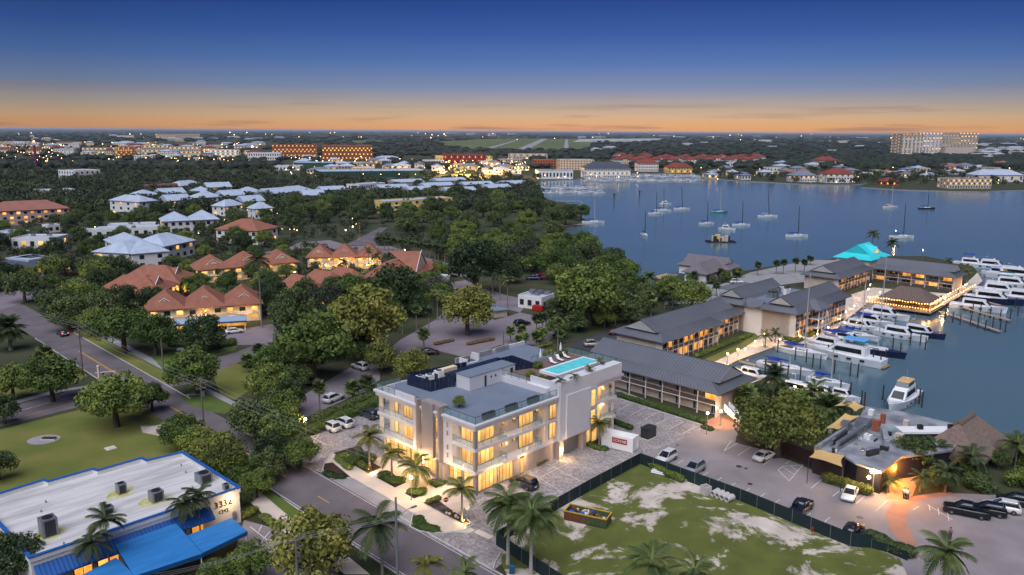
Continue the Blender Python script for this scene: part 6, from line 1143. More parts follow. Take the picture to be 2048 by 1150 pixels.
# woods told apart tree by tree
def clear(x, y, m=0):
    return not any(inside(x, y, f) for f in FOOT)
def scatter(poly, sp, keys, R, label, group, seed, cap=400, sz=(.85, 1.1)):
    P = wp(poly); rs = random.Random(seed); xs = [p.x for p in P]; ys = [p.y for p in P]; pts = []; tries = 0
    while tries < 4000 and len(pts) < cap:
        tries += 1; x, y = rs.uniform(min(xs), max(xs)), rs.uniform(min(ys), max(ys))
        if not inside(x, y, P) or not clear(x, y) or any((x-a)**2+(y-b)**2 < sp*sp for a, b in pts): continue
        pts.append((x, y)); tree(rs.choice(keys), x, y, rs.uniform(*R), label, group, sz=rs.uniform(*sz))
    return len(pts)
D3 = ['dark0', 'dark1', 'dark2', 'dark0', 'round0']; G3 = ['round0', 'round1', 'round2', 'dark0', 'dark1']
cnt = [scatter([(-60,545),(200,550),(290,600),(330,625),(230,650),(110,668),(60,640),(-60,600)], 7.5, D3, (3.6, 5.6), 'dark tree in the thicket between the left houses and the road', 'thicket trees left of the road', 1),
 scatter([(-80,425),(150,420),(330,420),(560,420),(560,500),(400,520),(180,555),(-80,560)], 13, D3+['round1'], (3.2, 5.0), 'dark leafy tree standing between the white houses on the left', 'trees between the white houses', 2, cap=80),
 scatter([(560,420),(900,400),(1060,405),(1150,428),(1165,442),(1125,460),(1130,480),(1000,500),(900,500),(780,480),(700,455),(560,470)], 12.5, D3, (4.6, 7.0), 'dark tree in the wooded belt before the boatyard', 'trees of the wooded belt before the boatyard', 3, cap=75),
 scatter([(880,500),(1000,500),(1140,495),(1235,530),(1238,548),(1280,575),(1270,600),(1180,610),(1080,560),(1000,570),(930,548)], 8.5, G3, (4.2, 6.2), 'green tree on the wooded shore behind the utility house', 'shore trees behind the utility house', 4, cap=40),
 scatter([(530,600),(640,600),(760,590),(880,560),(900,600),(860,625),(760,660),(640,700),(550,690),(520,660)], 8, G3, (3.4, 5.2), 'green tree in the garden belt below the townhouses', 'garden trees below the townhouses', 5),
 scatter([(1090,640),(1200,602),(1300,590),(1345,600),(1300,640),(1200,665),(1110,680)], 7, D3, (3.0, 4.4), 'dark tree behind the shaggy fan palms', 'dark trees behind the hotel', 6),
 scatter([(560,690),(700,700),(760,690),(720,740),(640,770),(560,790),(540,740)], 7.5, G3, (3.2, 4.6), 'leafy tree around the left car park', 'trees around the left car park', 7),
 scatter([(160,560),(420,525),(560,508),(600,520),(560,600),(500,640),(290,640),(200,600)], 10, G3, (2.6, 4), 'garden tree between the townhouse rows', 'garden trees between the townhouse rows', 8),
 scatter([(1830,920),(1900,905),(1960,940),(2060,930),(2060,985),(1960,978),(1840,985)], 4.2, ['dark0', 'round0', 'shrubd', 'shrub0'], (1.6, 2.6), 'dense shrubby tree in the planting before the thatched pavilion', 'planting before the thatched pavilion', 9),
 scatter([(1330,590),(1400,560),(1470,550),(1480,556),(1420,580),(1345,612)], 5, ['round0', 'dark0'], (2, 2.8), 'low round tree in the planted strip of the dock house car park', 'low trees by the dock house', 10),
 scatter([(1500,780),(1560,790),(1640,815),(1680,850),(1640,870),(1560,880),(1480,850)], 5, ['dark0', 'dark1', 'round0'], (1.8, 2.8), 'dark shrub in the garden between the hotel end and the restaurant', 'garden shrubs by the restaurant', 12, sz=(.6, .8))]
# hedges and shrubs (each hedge one thing made of leaf clumps)
def hedge(px, w, h, label, mat='leaf', name='hedge', per=150, size=.13, zb=0):
    P = [W(x, y, zb) for x, y in px]; t0 = P[0]; rs = np.random.RandomState(len(label)); C, R = [], []; core = MB()
    for p, q in zip(P, P[1:]):
        D = q-p; n = max(2, int(D.length/(w*.5)))
        for i in range(n): c = p+D*(i+.5)/n-t0; C.append((c.x+rs.uniform(-.1, .1), c.y+rs.uniform(-.1, .1), h*.55)); R.append(w*rs.uniform(.5, .62))
        m = (p+q)/2-t0; core.rbox((m.x, m.y), D, D.length, w*.7, 0, h*.8)
    V = leaves(rs, C, R, per*(.33/max(w*.55, .05))**2*(w*w*1.6), size, flat=h/w*.9)
    t = thing(name, label, 'hedge', (t0.x, t0.y, zb)); ob('foliage', qmesh('foliage', V, [mat]), t); core.build('stems', 'leaf_dark', t); return t
for px, w, h, lab, m in ((((1232,792),(1410,848)),1.3,.9,'long low hedge before the gallery wing of the hotel','leaf'),(((1390,716),(1440,695),(1500,672)),1.6,.9,'hedge below the balconies of the second hotel wing','leaf'),(((1560,672),(1590,685),(1635,665)),1.8,.9,'green bed before the three-storey hotel block','leaf_yellow'),(((1648,962),(1700,978),(1738,990)),1.8,1.4,'clipped hedge before the restaurant beside the parking bays','leaf_yellow'),
 (((620,870),(690,838),(760,808)),2.2,1.6,'tall dark hedge behind the parked white cars','leaf'),(((630,850),(700,820),(765,792)),2.0,2.0,'second hedge row behind the first at the left car park','leaf_dark'),(((480,1012),(500,1003)),1.6,1.6,'clipped shrub at the corner of the blue-trimmed building','leaf_dark'),(((480,1040),(512,1022)),1.4,.8,'yellow-green shrubs at the wall with the number','leaf_yellow'),(((525,1035),(560,1060)),1.2,.7,'low hedge beside the marked bays by the blue canopy','leaf'),
 (((340,692),(420,700),(470,690)),1.6,1.1,'dark hedge along the townhouse drive','leaf_dark'),(((446,690),(470,685)),2.2,1.2,'clipped hedge end by the drive entrance','leaf'),(((490,735),(540,728),(575,740)),2.4,1.4,'hedge behind the white entrance sign','leaf_dark'),(((1290,925),(1330,950),(1365,965)),1.2,1.0,'weedy strip inside the dark fence beside the pipes','leaf'),(((870,690),(905,682)),1.4,.6,'purple-brown low hedge under the car park tree','dead_frond'),(((935,690),(985,680)),1.4,.6,'second purple-brown hedge near the far roof corner','dead_frond'),
 (((700,940),(675,918),(690,912),(735,938)),1.2,.6,'flowering bed at the left end of the front planting','leaf'),(((652,945),(668,955),(690,955)),1.4,.35,'low ground cover in the rounded island by the layby','leaf_dark'),(((765,950),(790,965),(802,962)),1.8,.6,'green bed around the second lit palm','leaf'),(((820,985),(838,990),(846,984)),1.6,.7,'green bed around the third lit palm','leaf'),(((862,965),(875,972),(886,966)),1.3,.5,'small square bed at the entrance pillar','leaf'),(((700,932),(722,918),(745,925)),1.8,1.2,'taller shrubs behind the first lit palm','leaf_dark'),(((836,1035),(842,1055),(872,1062)),1.5,.4,'ground cover in the rounded island near the driveway','leaf'),
 (((857,1008),(880,998)),1.0,.6,'yellow-green shrubs at the head of the mulch bed','leaf_yellow'),(((1172,888),(1196,900),(1212,900)),1.4,.6,'shrubs in the kerbed island with the small palm','leaf'),(((1070,932),(1092,922)),1.2,.7,'small lit bed against the stone wall','leaf_yellow'),(((1225,845),(1262,860)),1.2,.8,'shrubs behind the white container','leaf'),(((1405,855),(1425,862)),1.5,.6,'flower island at the car park mouth','leaf_dark'),(((1735,1075),(1790,1105),(1822,1112)),2.0,1.2,'dark hedge along the end of the screened fence','leaf_dark'),
 (((1020,698),(1060,702),(1100,690)),1.6,.9,'shrub border behind the far parapet','leaf')):
    hedge(px, w, h, lab, m)
for px, py, z, R, key, lab in ((918,815,10.74,1.1,'round0','potted tree on the roof behind the grey entry fins'),(965,745,11.8,1.0,'shrub0','x'),(1076,735,11.8,1.1,'shrub0','shrub beside the closed parasol on the terrace'),(1098,712,11.8,1.3,'shrub1','bright shrub behind the terrace railing'),(1060,752,11.8,1.0,'shrub0','shrub in the terrace planter by the steps'),(1085,760,11.8,.9,'shrub1','low shrub at the corner of the terrace planter'),(1125,712,11.8,1.2,'shrub1','bright shrub beside the far parasol'),(1183,752,11.9,.9,'shrub0','shrub at the pool end by the parapet'),(1150,765,11.9,.7,'shrubd','low shrub on the parapet side of the pool'),(960,695,10.8,1.4,'shrub1','x'),(925,712,10.8,1.2,'shrub0','x')):
    if lab != 'x': p = W(px, py, z); tree(key, p.x, p.y, R, lab, name='shrub', cat='shrub', z=z-.05 if key != 'round0' else z)
for i, (px, py) in enumerate(((1120,778),(1148,770),(1178,755),(1200,740))):
    p = W(px, py, 11.8); palm(p.x, p.y, 1.5, 1.1, ['small palm at the near corner of the rooftop pool', 'second small palm along the rooftop pool', 'third small palm along the rooftop pool', 'small palm at the far corner of the rooftop pool'][i], n=10, seed=i+1, z=11.8, tr=.06, parts=False)
p = W(736, 940); tree('flower', p.x, p.y, .9, 'golden lit shrub at the foot of the first palm', name='shrub', cat='shrub')
# ================================================================ street furniture, fence, site things
mk('screen_fence', srgb(24, 44, 48), .8, .25, .8); mk('pole_wood', srgb(120, 108, 98), .9, .25, 2, stretch=(4, 4, .5)); mk('pole_steel', srgb(140, 142, 146), .5, .15, metal=.4)
fn = fence('screened_fence', 'dark green screened site fence around the vacant lot', ((1128,1182),(992,1090),(1180,982),(1280,928),(1480,1002),(1700,1093),(1742,1096)), 1.9, 'screen_fence', 2.6, 'steel', pr=.035)
fence('screened_fence', 'dark low fence end running back from the lot corner', ((1742,1096),(1775,1105),(1815,1122)), 1.2, 'screen_fence', 2.4, 'steel', pr=.035)
def lamp_post(bx, by, h, label, power=260, heads=1, col=(1, .60, .22), m='bulb', globe=.22, arm=.0):
    p = W(bx, by); t = thing('street_lamp', label, 'lamp', (p.x, p.y, .02)); MB().tube((0, 0, 0), (0, 0, h), .07, .05).build('pole', 'pole_steel', t); MB().cbox(0, 0, 0, .3, .3, .25).build('base', 'concrete', t)
    for i in range(heads):
        x = arm*(1 if i == 0 else -1); 
        if arm: MB().tube((0, 0, h-.1), (x, 0, h+.1), .035).build('arm', 'pole_steel', t)
        MB().ball((x, 0, h+.2), globe, 10, 6).build('globe', m, t, smooth=True); lamp((p.x+x, p.y, h+.25), power, col, globe*1.3)
for a in ((613,893,4.6,'glowing street lamp at the corner of the left paved bays',320),(1413,868,3.6,'glowing lamp in the flower island at the car park mouth',170),(1440,850,2.4,'glowing lamp at the foot of the outdoor staircase',90),(823,1000,3.2,'tall glowing lamp among the front planting of the white building',220),(1527,692,3.0,'glowing lamp at the dock corner before the hotel palms',200),(1454,728,2.2,'small glowing lamp on the dock edge left of the moored sailboat',140),(1475,714,1.6,'low glowing bollard lamp on the hotel dock',70),(1843,528,5.5,'glowing lamp on the shore behind the last hotel wing',260),(692,480,4.5,'glowing lamp beside the avenue palms',160),(706,472,4.5,'second glowing lamp beside the avenue palms',140),(1735,598,3,'glowing lamp at the left end of the thatched bar',160),(1888,612,2.2,'glowing lamp at the right end of the thatched bar',140),(1632,800,1.8,'small lamp glowing through the garden by the shade sails',80),(1588,795,2,'small warm lamp on the dock behind the spreading palm',90),(1560,1,0,'',0)):
    if a[4]: lamp_post(*a)
lamp_post(1744, 990, 3.4, 'bright two-headed lamp post at the restaurant entrance', 380, 2, arm=.35, m='bulb_white')
for i, (px, py) in enumerate(((652,545),(690,540),(735,545),(590,560),(540,558),(400,575),(810,520),(950,560),(1124,642),(1790,478),(935,470))):
    lamp_post(px, py, 2.6 if i < 6 else 4, ['warm lamp in the court of the townhouses', 'dim lamp standing among the trees by the avenue'][i > 5], 90, globe=.18)
    COL.objects[-1]
for o in [o for o in COL.objects if o.get('label') in ('warm lamp in the court of the townhouses', 'dim lamp standing among the trees by the avenue')]: o['group'] = 'townhouse court lamps' if 'court' in o['label'] else 'lamps among the trees'
# utility poles and lines
POLES = []
def upole(bx, by, h, label, arms=2, m='pole_wood', arm=True, lampside=0, az=45):
    p = W(bx, by); t = thing('utility_pole', label, 'utility pole', (p.x, p.y, 0), math.pi/2-math.radians(az)); MB().tube((0, 0, -.2), (0, 0, h), .19, .12, 10).build('pole', m, t)
    if arm:
        for k in range(arms):
            a = MB().cbox(0, 0, h-.5-k*.9, 2.6-.8*k, .12, .14).build('crossarm', 'wood_grey', t)
            for x in (-1.15, -.4, .4, 1.15): MB().tube((x*(1-.3*k), 0, h-.36-k*.9), (x*(1-.3*k), 0, h-.1-k*.9), .06, .04, 6).build('insulator', 'steel', a)
        MB().tube((.35, 0, h-3.0), (.35, 0, h-2.0), .26, n=10).build('transformer', 'steel', t)
    if lampside: MB().path([(0, 0, h-2.6), (lampside*1.2, 0, h-2.1), (lampside*2.2, 0, h-2.0)], [.05, .045, .04], 6).build('lamp_arm', 'pole_steel', t); MB().cbox(lampside*2.5, 0, h-2.08, .7, .28, .14).build('lamp_head', 'pole_steel', t)
    POLES.append(Vector((p.x, p.y, h))); return t
upole(166, 748, 11, 'dark utility pole with crossarm beside the side street'); upole(408, 860, 9, 'utility pole with transformer and lamp arm at the crossing', lampside=-1); upole(598, 1215, 8.5, 'grey utility pole top with crossarms at the bottom edge', m='pole_steel')
upole(796, 1190, 12, 'thin steel pole with a lamp arm behind the leaning palm', arm=False, m='pole_steel', lampside=1); upole(327, 742, 7.2, 'pale bare wooden pole on the roadside grass', arm=False)
upole(1007, 720, 7, 'pale lamp mast behind the roof of the white building', arm=False, m='pole_wood'); upole(1345, 640, 7.5, 'dark pole in front of the trees left of the hotel', arm=False, m='dark_metal')
def wire(a, c, sag, label, n=14, r=.018):
    t = thing('power_line', label, 'power line', a, 0, 'overhead power lines'); b = MB(); pts = [a.lerp(c, i/n)-a-Vector((0, 0, sag*4*(i/n)*(1-i/n))) for i in range(n+1)]; b.path(pts, [r]*(n+1), 5); b.build('wire', mk('wire_grey', srgb(150, 150, 156), .5) if 'wire_grey' not in MATS else 'wire_grey', t)
P0 = W(-120, 640)+Vector((0, 0, 11)); u = Vector((.70, .71, 0)); A1, A3, A4 = POLES[0], POLES[1], POLES[2]; PE = rpt(-70, -6)+Vector((0, 0, 9))
side = ('upper left', 'upper middle', 'upper right')
for j, o in enumerate((-1.1, 0, 1.1)):
    d = u*o; wire(P0+d, A1+d-Vector((0, 0, .1)), .6, 'power line span over the road bend, %s of three' % side[j]); wire(A1+d-Vector((0, 0, .1)), A3+d-Vector((0, 0, .1)), .9, 'power line span between the side street pole and the crossing pole, %s of three' % side[j])
    wire(A3+d-Vector((0, 0, .1)), rpt(-30, 6.5)+d+Vector((0, 0, 7.5)), 1.0, 'power line span above the roadside trees and pavement, %s of three' % side[j])
    wire(A4+d*1.1-Vector((0, 0, .1)), rpt(-42, 6)+d+Vector((0, 0, 11.4)), .5, 'power line across the road at the bottom, %s of three' % side[j], r=.012); wire(A4+d*1.1-Vector((0, 0, .1)), W(300, 1300)+d+Vector((0, 0, 8)), .4, 'power line leaving the bottom pole to the left, %s of three' % side[j], r=.012)
# signs
def sign(bx, by, h, label, kind, az=180):
    p = W(bx, by); t = thing('road_sign', label, 'sign', (p.x, p.y, 0), math.pi/2-math.radians(az)+math.pi/2); MB().tube((0, 0, 0), (0, 0, h+.35), .035).build('post', 'pole_steel', t)
    oc = [(.38*math.cos(math.pi/8+k*math.pi/4), .38*math.sin(math.pi/8+k*math.pi/4)) for k in range(8)]
    b = MB(); vs = [(x, -.05, h+y) for x, y in oc]+[(x, -.02, h+y) for x, y in oc]; b.add(vs, [list(range(8))[::-1], list(range(8, 16))]+[(k, (k+1) % 8, 8+(k+1) % 8, 8+k) for k in range(8)]); b.build('plate', 'tail_lamp' if kind == 'stop' else 'white_paint', t)
    if kind == 'stop': text('STOP', .26, 'white_paint', t, (0, -.06, h-.09), name='lettering', ext=.004)
sign(892, 1022, 1.7, 'red octagonal road sign in the mulch bed', 'stop', 160); sign(1032, 1092, 1.8, 'red octagonal stop sign at the vacant lot corner', 'stop', 190); sign(935, 1035, 1.5, 'small pale road sign by the driveway', 'plain', 150); sign(1395, 1, 0, 'x', 'plain') if 0 else None
t = thing('entrance_sign', 'white entrance sign wall with pillars behind blue flower beds', 'sign', W(535, 748), math.radians(-12)); MB().box(-1.6, 1.6, -.2, .2, .2, 2.2).build('panel', 'white_paint', t); MB().box(-1.2, 1.2, -.26, -.205, .9, 1.8).build('plaque', 'concrete', t)
for x in (-2.0, 2.0): c = MB().cbox(x, 0, 0, .6, .6, 2.4).build('pillar', 'white_paint', t); MB().add([(x-.4, -.4, 2.4), (x+.4, -.4, 2.4), (x+.4, .4, 2.4), (x-.4, .4, 2.4), (x, 0, 2.8)], [(0, 1, 4), (1, 2, 4), (2, 3, 4), (3, 0, 4), (3, 2, 1, 0)]).build('cap', 'white_paint', c)
p = W(512, 748); tree('shrub0', p.x, p.y, 1.4, 'blue flowering bed at the entrance sign', name='flower_bed', cat='flower bed'); COL.objects[-1]
t = thing('house_sign', 'small white sign board on the dark hedge by the carport', 'sign', W(361, 705)); MB().box(-.8, .8, -.05, .05, .5, 1.2).build('board', 'white_paint', t); MB().tube((-.6, 0, 0), (-.6, 0, .5), .04).build('leg', 'white_paint', t); MB().tube((.6, 0, 0), (.6, 0, .5), .04).build('leg', 'white_paint', t)
t = thing('gate_post', 'pale square post at the side street corner', 'post', W(198, 756)); MB().cbox(0, 0, 0, .35, .35, 2.6).build('post', 'cream_wall', t); MB().cbox(0, 0, 2.602, .5, .5, .12).build('cap', 'white_paint', t)
# white shipping container with red sign
cf = Fr(W(1203, 893), 122); t = thing('shipping_container', 'white shipping container with a red sign beside the paved court', 'container', cf.o, cf.rz); MB().box(0, 5.6, 0, 2.3, .12, 2.55).build('body', 'white_paint', t)
for i in range(22): MB().box(.15+i*.25, .25+i*.25, -.035, -.001, .25, 2.45).build('rib', 'white_paint', t)
for x in (.0, 5.6): 
    for y in (0, 2.3): MB().cbox(x, y, .05, .16, .16, 2.54).build('corner_post', 'white_paint', t)
s_ = MB().box(1.9, 4.6, -.09, -.04, 1.25, 2.15).build('sign_board', mk('sign_red', srgb(150, 30, 36), .6), t); text('CC', .62, 'white_paint', s_, (2.45, -.1, 1.5), ext=.006); text('RYAB', .62, 'white_paint', s_, (3.7, -.1, 1.5), ext=.006)
t = thing('utility_box', 'dark grey equipment box behind the white container', 'utility box', HF.G(36.5, -5.2), HF.rz); MB().box(-1.2, 1.2, -.8, .8, .1, 1.9).build('cabinet', 'dark_metal', t); MB().box(-1.4, 1.4, -1, 1, .02, .1).build('base', 'concrete', t); MB().box(-1.25, 1.25, -.85, .85, 1.903, 1.98).build('lid', 'dark_metal', t)
# skip with rubble
df = Fr(W(1128, 1040), 115); t = thing('rubble_skip', 'green and rust skip filled with rubble on the vacant lot', 'skip', df.o, df.rz); mk('skip_green', srgb(44, 92, 64), .7, .3, 1.2, col2=srgb(110, 70, 40)); mk('skip_yellow', srgb(200, 160, 60), .7, .2); mk('rust', srgb(122, 66, 42), .9, .3, 1.5)
L_, w_ = 6.0, 2.3; MB().box(0, L_, 0, .08, .2, 1.3).box(0, L_, w_-.08, w_, .2, 1.3).box(0, .08, .08, w_-.08, .2, 1.3).box(L_-.08, L_, .08, w_-.08, .2, 1.3).box(0, L_, 0, w_, .15, .2).build('body', 'skip_green', t); MB().box(-.02, 2.4, -.03, -.003, .2, 1.3).build('rusty_side', 'rust', t)
for q in ((-.06, L_+.06, -.06, .1), (-.06, L_+.06, w_-.1, w_+.06), (-.06, .1, .1, w_-.1), (L_-.1, L_+.06, .1, w_-.1)): MB().box(*q, 1.303, 1.42).build('rim', 'skip_yellow', t)
for i in range(9): MB().box(.5+i*.64, .6+i*.64, -.09, -.035, .2, 1.3).build('rib', 'skip_green', t)
r_ = random.Random(8)
for i in range(22): MB().cbox(0, 0, 0, r_.uniform(.25, 1.0), r_.uniform(.2, .6), r_.uniform(.15, .4)).build('debris', r_.choice(('wood', 'rust', 'concrete', 'white_paint', 'wood', 'tarp_blue')), t, (r_.uniform(.6, L_-.6), r_.uniform(.5, w_-.5), .7+r_.uniform(0, .5)), r_.uniform(0, 3))
pf = Fr(W(1302, 946), 120); t = thing('pipe_stack', 'stack of long white pipes lying beside the screened fence', 'pipes', pf.o, pf.rz)
for i, (y, z) in enumerate(((0, .12), (.26, .12), (.52, .12), (.78, .12), (.13, .34), (.39, .34), (.65, .34), (1.1, .12))): MB().tube((0, y, z+.05), (6.2-.2*i, y, z+.05), .11, n=8).build('pipe', ['white_paint', 'white_paint', 'steel'][i % 3], t)
cp_ = Fr(W(1418, 992), 40)
for i in range(4):
    o = thing('concrete_pipe', ['white concrete pipe next to the square drain box', 'white concrete pipe second from the drain box', 'white concrete pipe third from the drain box', 'white concrete pipe furthest from the drain box'][i], 'pipe', W(1424+i*9.5, 993+i*4), math.radians(40), 'concrete pipes on the lot')
    b = MB(); n = 14; ro, ri, L_ = .42, .32, 1.5; R4 = [[(x, r*math.cos(2*math.pi*k/n), .42+r*math.sin(2*math.pi*k/n)) for k in range(n)] for x, r in ((0, ri), (0, ro), (L_, ro), (L_, ri), (0, ri))]; b.loft(R4, caps=False); b.build('pipe_wall', 'kerb_concrete', o); MB().loft([[(x, r*math.cos(2*math.pi*k/n), .42+r*math.sin(2*math.pi*k/n)) for k in range(n)] for x, r in ((L_-.16, ro+.004), (L_-.16, ro+.07), (L_+.01, ro+.07), (L_+.01, ro+.004))], caps=False).build('collar', 'kerb_concrete', o)
o = thing('drain_box', 'square white concrete drain box left of the pipes', 'drain box', W(1411, 988), .5); MB().box(-.6, .6, -.6, -.48, 0, 1.3).box(-.6, .6, .48, .6, 0, 1.3).box(-.6, -.48, -.48, .48, 0, 1.3).box(.48, .6, -.48, .48, 0, 1.3).build('wall', 'kerb_concrete', o); MB().box(-.48, .48, -.48, .48, .3, .5).build('floor', 'dark_metal', o)
o = thing('hydrant', 'small orange-red hydrant at the foot of the screened fence', 'hydrant', W(1624, 1064)); MB().tube((0, 0, 0), (0, 0, .6), .13, .11).build('barrel', 'skip_red', o); MB().ball((0, 0, .62), .14).build('cap', 'skip_red', o); MB().tube((-.2, 0, .42), (.2, 0, .42), .06).build('outlet', 'skip_red', o)
o = thing('waste_bin', 'blue wheeled bin at the bottom edge by the driveway', 'bin', W(1024, 1146)); boxt(-.32, .32, -.35, .35, .08, 1.05, -.05, -.05, -.05).build('body', mk('bin_blue', srgb(20, 84, 110), .6), o); boxt(-.4, .4, -.42, .42, 1.052, 1.14, .1, .1, .1).build('lid', 'bin_blue', o)
for x in (-.25, .25): MB().tube((x-.04, .32, .1), (x+.04, .32, .1), .1, n=10).build('wheel', 'tyre', o)
# pool terrace furniture by the thatched bar
for i in range(16):
    p = W(1790+(i % 8)*13+r_.uniform(-3, 3), 584+(i//8)*7+(i % 8)*1.6, .02); t = thing('pool_lounger', 'blue cushioned lounger on the pool terrace behind the thatched bar', 'sun lounger', p, r_.uniform(0, 6), 'loungers on the hotel pool terrace'); MB().box(-.9, .5, -.32, .32, .25, .4).build('seat', ['cover_sky', 'cover_blue', 'gelcoat'][i % 3], t); boxt(.5, 1.0, -.32, .32, .3, .8, .2, -.2).build('backrest', ['cover_sky', 'cover_blue', 'gelcoat'][i % 3], t)
rr = random.Random(2)
for i in range(26):
    p = W(rr.uniform(880, 940), rr.uniform(1015, 1050), .06)
    if inside(p.x, p.y, wp([(846,1006),(868,995),(900,1018),(945,1048),(938,1054),(905,1036),(878,1022)])): tag(MB().ball((0, 0, .08), rr.uniform(.12, .25), 7, 4, .7).build('rock', 'tan_wall', None, p), 'small pale rock scattered in the dark mulch bed', 'rock', 'rocks in the mulch bed')
for bx, by in ((924, 1042), (784, 958), (739, 940), (832, 977), (1198, 896)): lamp(W(bx+6, by+2, .3), 28, (1, .66, .2), .08)
# ================================================================ the far town, airfield and woods
mk('far_grass', srgb(96, 104, 58), .95, .2, .004, col2=srgb(78, 90, 50)); mk('runway', srgb(150, 146, 150), .9, .15, .02); mk('apron', srgb(170, 168, 168), .9, .15, .02)
ps('airfield', [(880,283),(1000,277),(1180,278),(1180,299),(1000,302),(895,294)], .4, 'far_grass'); ps('runway', [(1030,300.5),(1054,300.5),(1096,277.5),(1084,277.5)], .8, 'runway', False); ps('runway', [(1127,299),(1138,299),(1135,278),(1131,278)], .8, 'runway', False); ps('taxiway', [(960,300),(975,300),(1035,281),(1030,281)], .8, 'runway', False); ps('apron', [(1145,284),(1300,283),(1330,277),(1160,278)], .7, 'apron')
ps('field', [(705,281),(765,280),(768,284),(705,286)], .5, 'far_grass')
def far(lab, x0, x1, yt, yb, d, wm, rm, rows, cols, lit, roof='flat', group=None, name='far_building', rh=None, tilt=0, ww=None):
    g0 = W((x0+x1)/2, yb); z = max(3.0, (yb-yt)/(F/depth(g0))*.99)
    return bld(name, lab, (x0, yb), (x1, yb+tilt), z, d, roof, wm, rm, rows, cols, lit, cat='building', group=group, joined=True, over=.8, rh=rh, zp=0, ww=ww)
for a in (('orange lit apartment block, left one of the pair before the airfield',545,632,290,316,50,'orange_wall','red_roof_far',7,22,3),('orange lit apartment block, right one of the pair before the airfield',645,745,291,318,50,'orange_wall','red_roof_far',7,26,3),('cream apartment block in front of the orange lit blocks',590,628,297,312,30,'yellow_wall','white_roof',4,10,6),('white office block with dark glass front left of the orange blocks',497,563,306,321,30,'white_wall','white_roof',2,14,0),
 ('long white apartment ridge on the far left horizon',316,352,268,278,60,'tan_wall','white_roof',5,10,4),('second white apartment slab on the far left horizon',355,400,268,278,60,'tan_wall','white_roof',5,12,3),('white resort building far left with lights',237,268,271,276,40,'white_wall','white_roof',3,8,3),
 ('cream lit apartment terrace in the far town, rightmost',340,402,294,316,24,'tan_wall','red_roof_far',5,14,3),('cream lit apartment terrace in the far town, middle',285,338,291,313,24,'tan_wall','white_roof',5,12,3),('pale lit apartment terrace in the far town, left of the dark tree',165,235,296,310,24,'tan_wall','red_roof_far',4,16,3),('orange glowing corner block in the far town',236,266,294,316,22,'orange_wall','red_roof_far',5,6,7),('white block at the far left edge of the town',5,60,283,293,30,'tan_wall','white_roof',4,12,4),('white lit villa block left of the white office block',420,478,300,316,24,'white_wall','white_roof',3,12,5),
 ('large red theatre-like building lit by warm lamps',888,972,310,327,50,'crimson','red_roof_far',2,14,4),('lit cream annex left of the red building',872,888,312,326,30,'yellow_wall','white_roof',3,4,7),('lit cream annex right of the red building',966,985,313,326,30,'yellow_wall','white_roof',3,4,7),
 ('four-storey pale apartment block on the far waterfront',1120,1188,320,340,30,'tan_wall','white_roof',4,12,1),('brown brick block left of the pale apartment block',1069,1112,320,336,28,'brick_wall','roof_grey',3,8,1),('white-grey waterfront warehouse with lit quay',1077,1146,342,358,30,'white_wall','roof_grey',1,10,2),('pale terrace behind the brown brick block',1020,1095,308,318,24,'tan_wall','white_roof',2,12,1),
 ('long three-storey waterfront inn with dark roof',1168,1262,336,357,26,'white_wall','dark_roof',3,20,2,'hip'),('white waterfront house right of the dark-roofed inn',1276,1318,326,343,22,'white_wall','red_roof_far',3,8,1,'hip'),('yellow waterfront house with red roof',1335,1386,334,346,20,'yellow_wall','red_roof_far',2,8,2,'hip'),
 ('white gabled house pair on the far right shore',1585,1635,351,364,18,'white_wall','roof_grey',2,10,1,'hip'),('white house with red roof on the far right shore',1652,1712,348,366,22,'white_wall','red_roof_far',3,10,3,'hip'),('cream block with red roof above the right shore trees',1634,1680,321,331,24,'cream_wall','red_roof_far',3,10,1,'hip'),('three-storey tan waterfront block with lit ground floor',1898,1982,358,377,20,'tan_wall','pink_roof',3,16,3),('long white roofed house behind the tan waterfront block',1955,2048,350,364,22,'white_wall','white_roof',1,10,2,'hip'),('low dark-roofed house on the tip of the right shore',1765,1800,363,371,14,'brick_wall','red_roof_far',1,5,4,'hip')):
    far(*a)
t, f, L = far('long warehouse with white roof and dark green walls', 640, 860, 344, 356, 60, 'green_wall', 'white_roof', 0, 0, 0, tilt=-3); t, f, L = far('smaller white warehouse with green gable wall', 588, 665, 326, 338, 50, 'green_wall', 'white_roof', 0, 0, 0); far('white workshop left of the green warehouse', 545, 600, 333, 341, 40, 'white_wall', 'white_roof', 1, 8, 0)
# tower group on the right
for i, (x0, x1, yt, yb, wm, dp) in enumerate(((1802,1842,268,312,'tan_wall',40),(1838,1880,266,311,'white_wall',40),(1876,1916,267,309,'hotel_wall',40),(1912,1953,266,308,'hotel_wall',45))):
    t, f, L = far(['pale high-rise slab leftmost in the tower group', 'pale high-rise second from left in the tower group', 'darker high-rise third from left in the tower group', 'high-rise at the right end of the tower group'][i], x0, x1, yt, yb, dp, wm, 'white_roof', 15, 12, 2, name='high_rise', ww=3.4)
    for k in range(5): MB().box(L*(.04+.2*k), L*(.10+.2*k), -2.2, -.05, 0, 45).build('wall_fin', 'white_wall' if i < 2 else 'tan_wall', t)
far('tan parking podium in front of the tower group', 1890, 1945, 295, 311, 40, 'hotel_wall', 'roof_grey', 0, 0, 0)
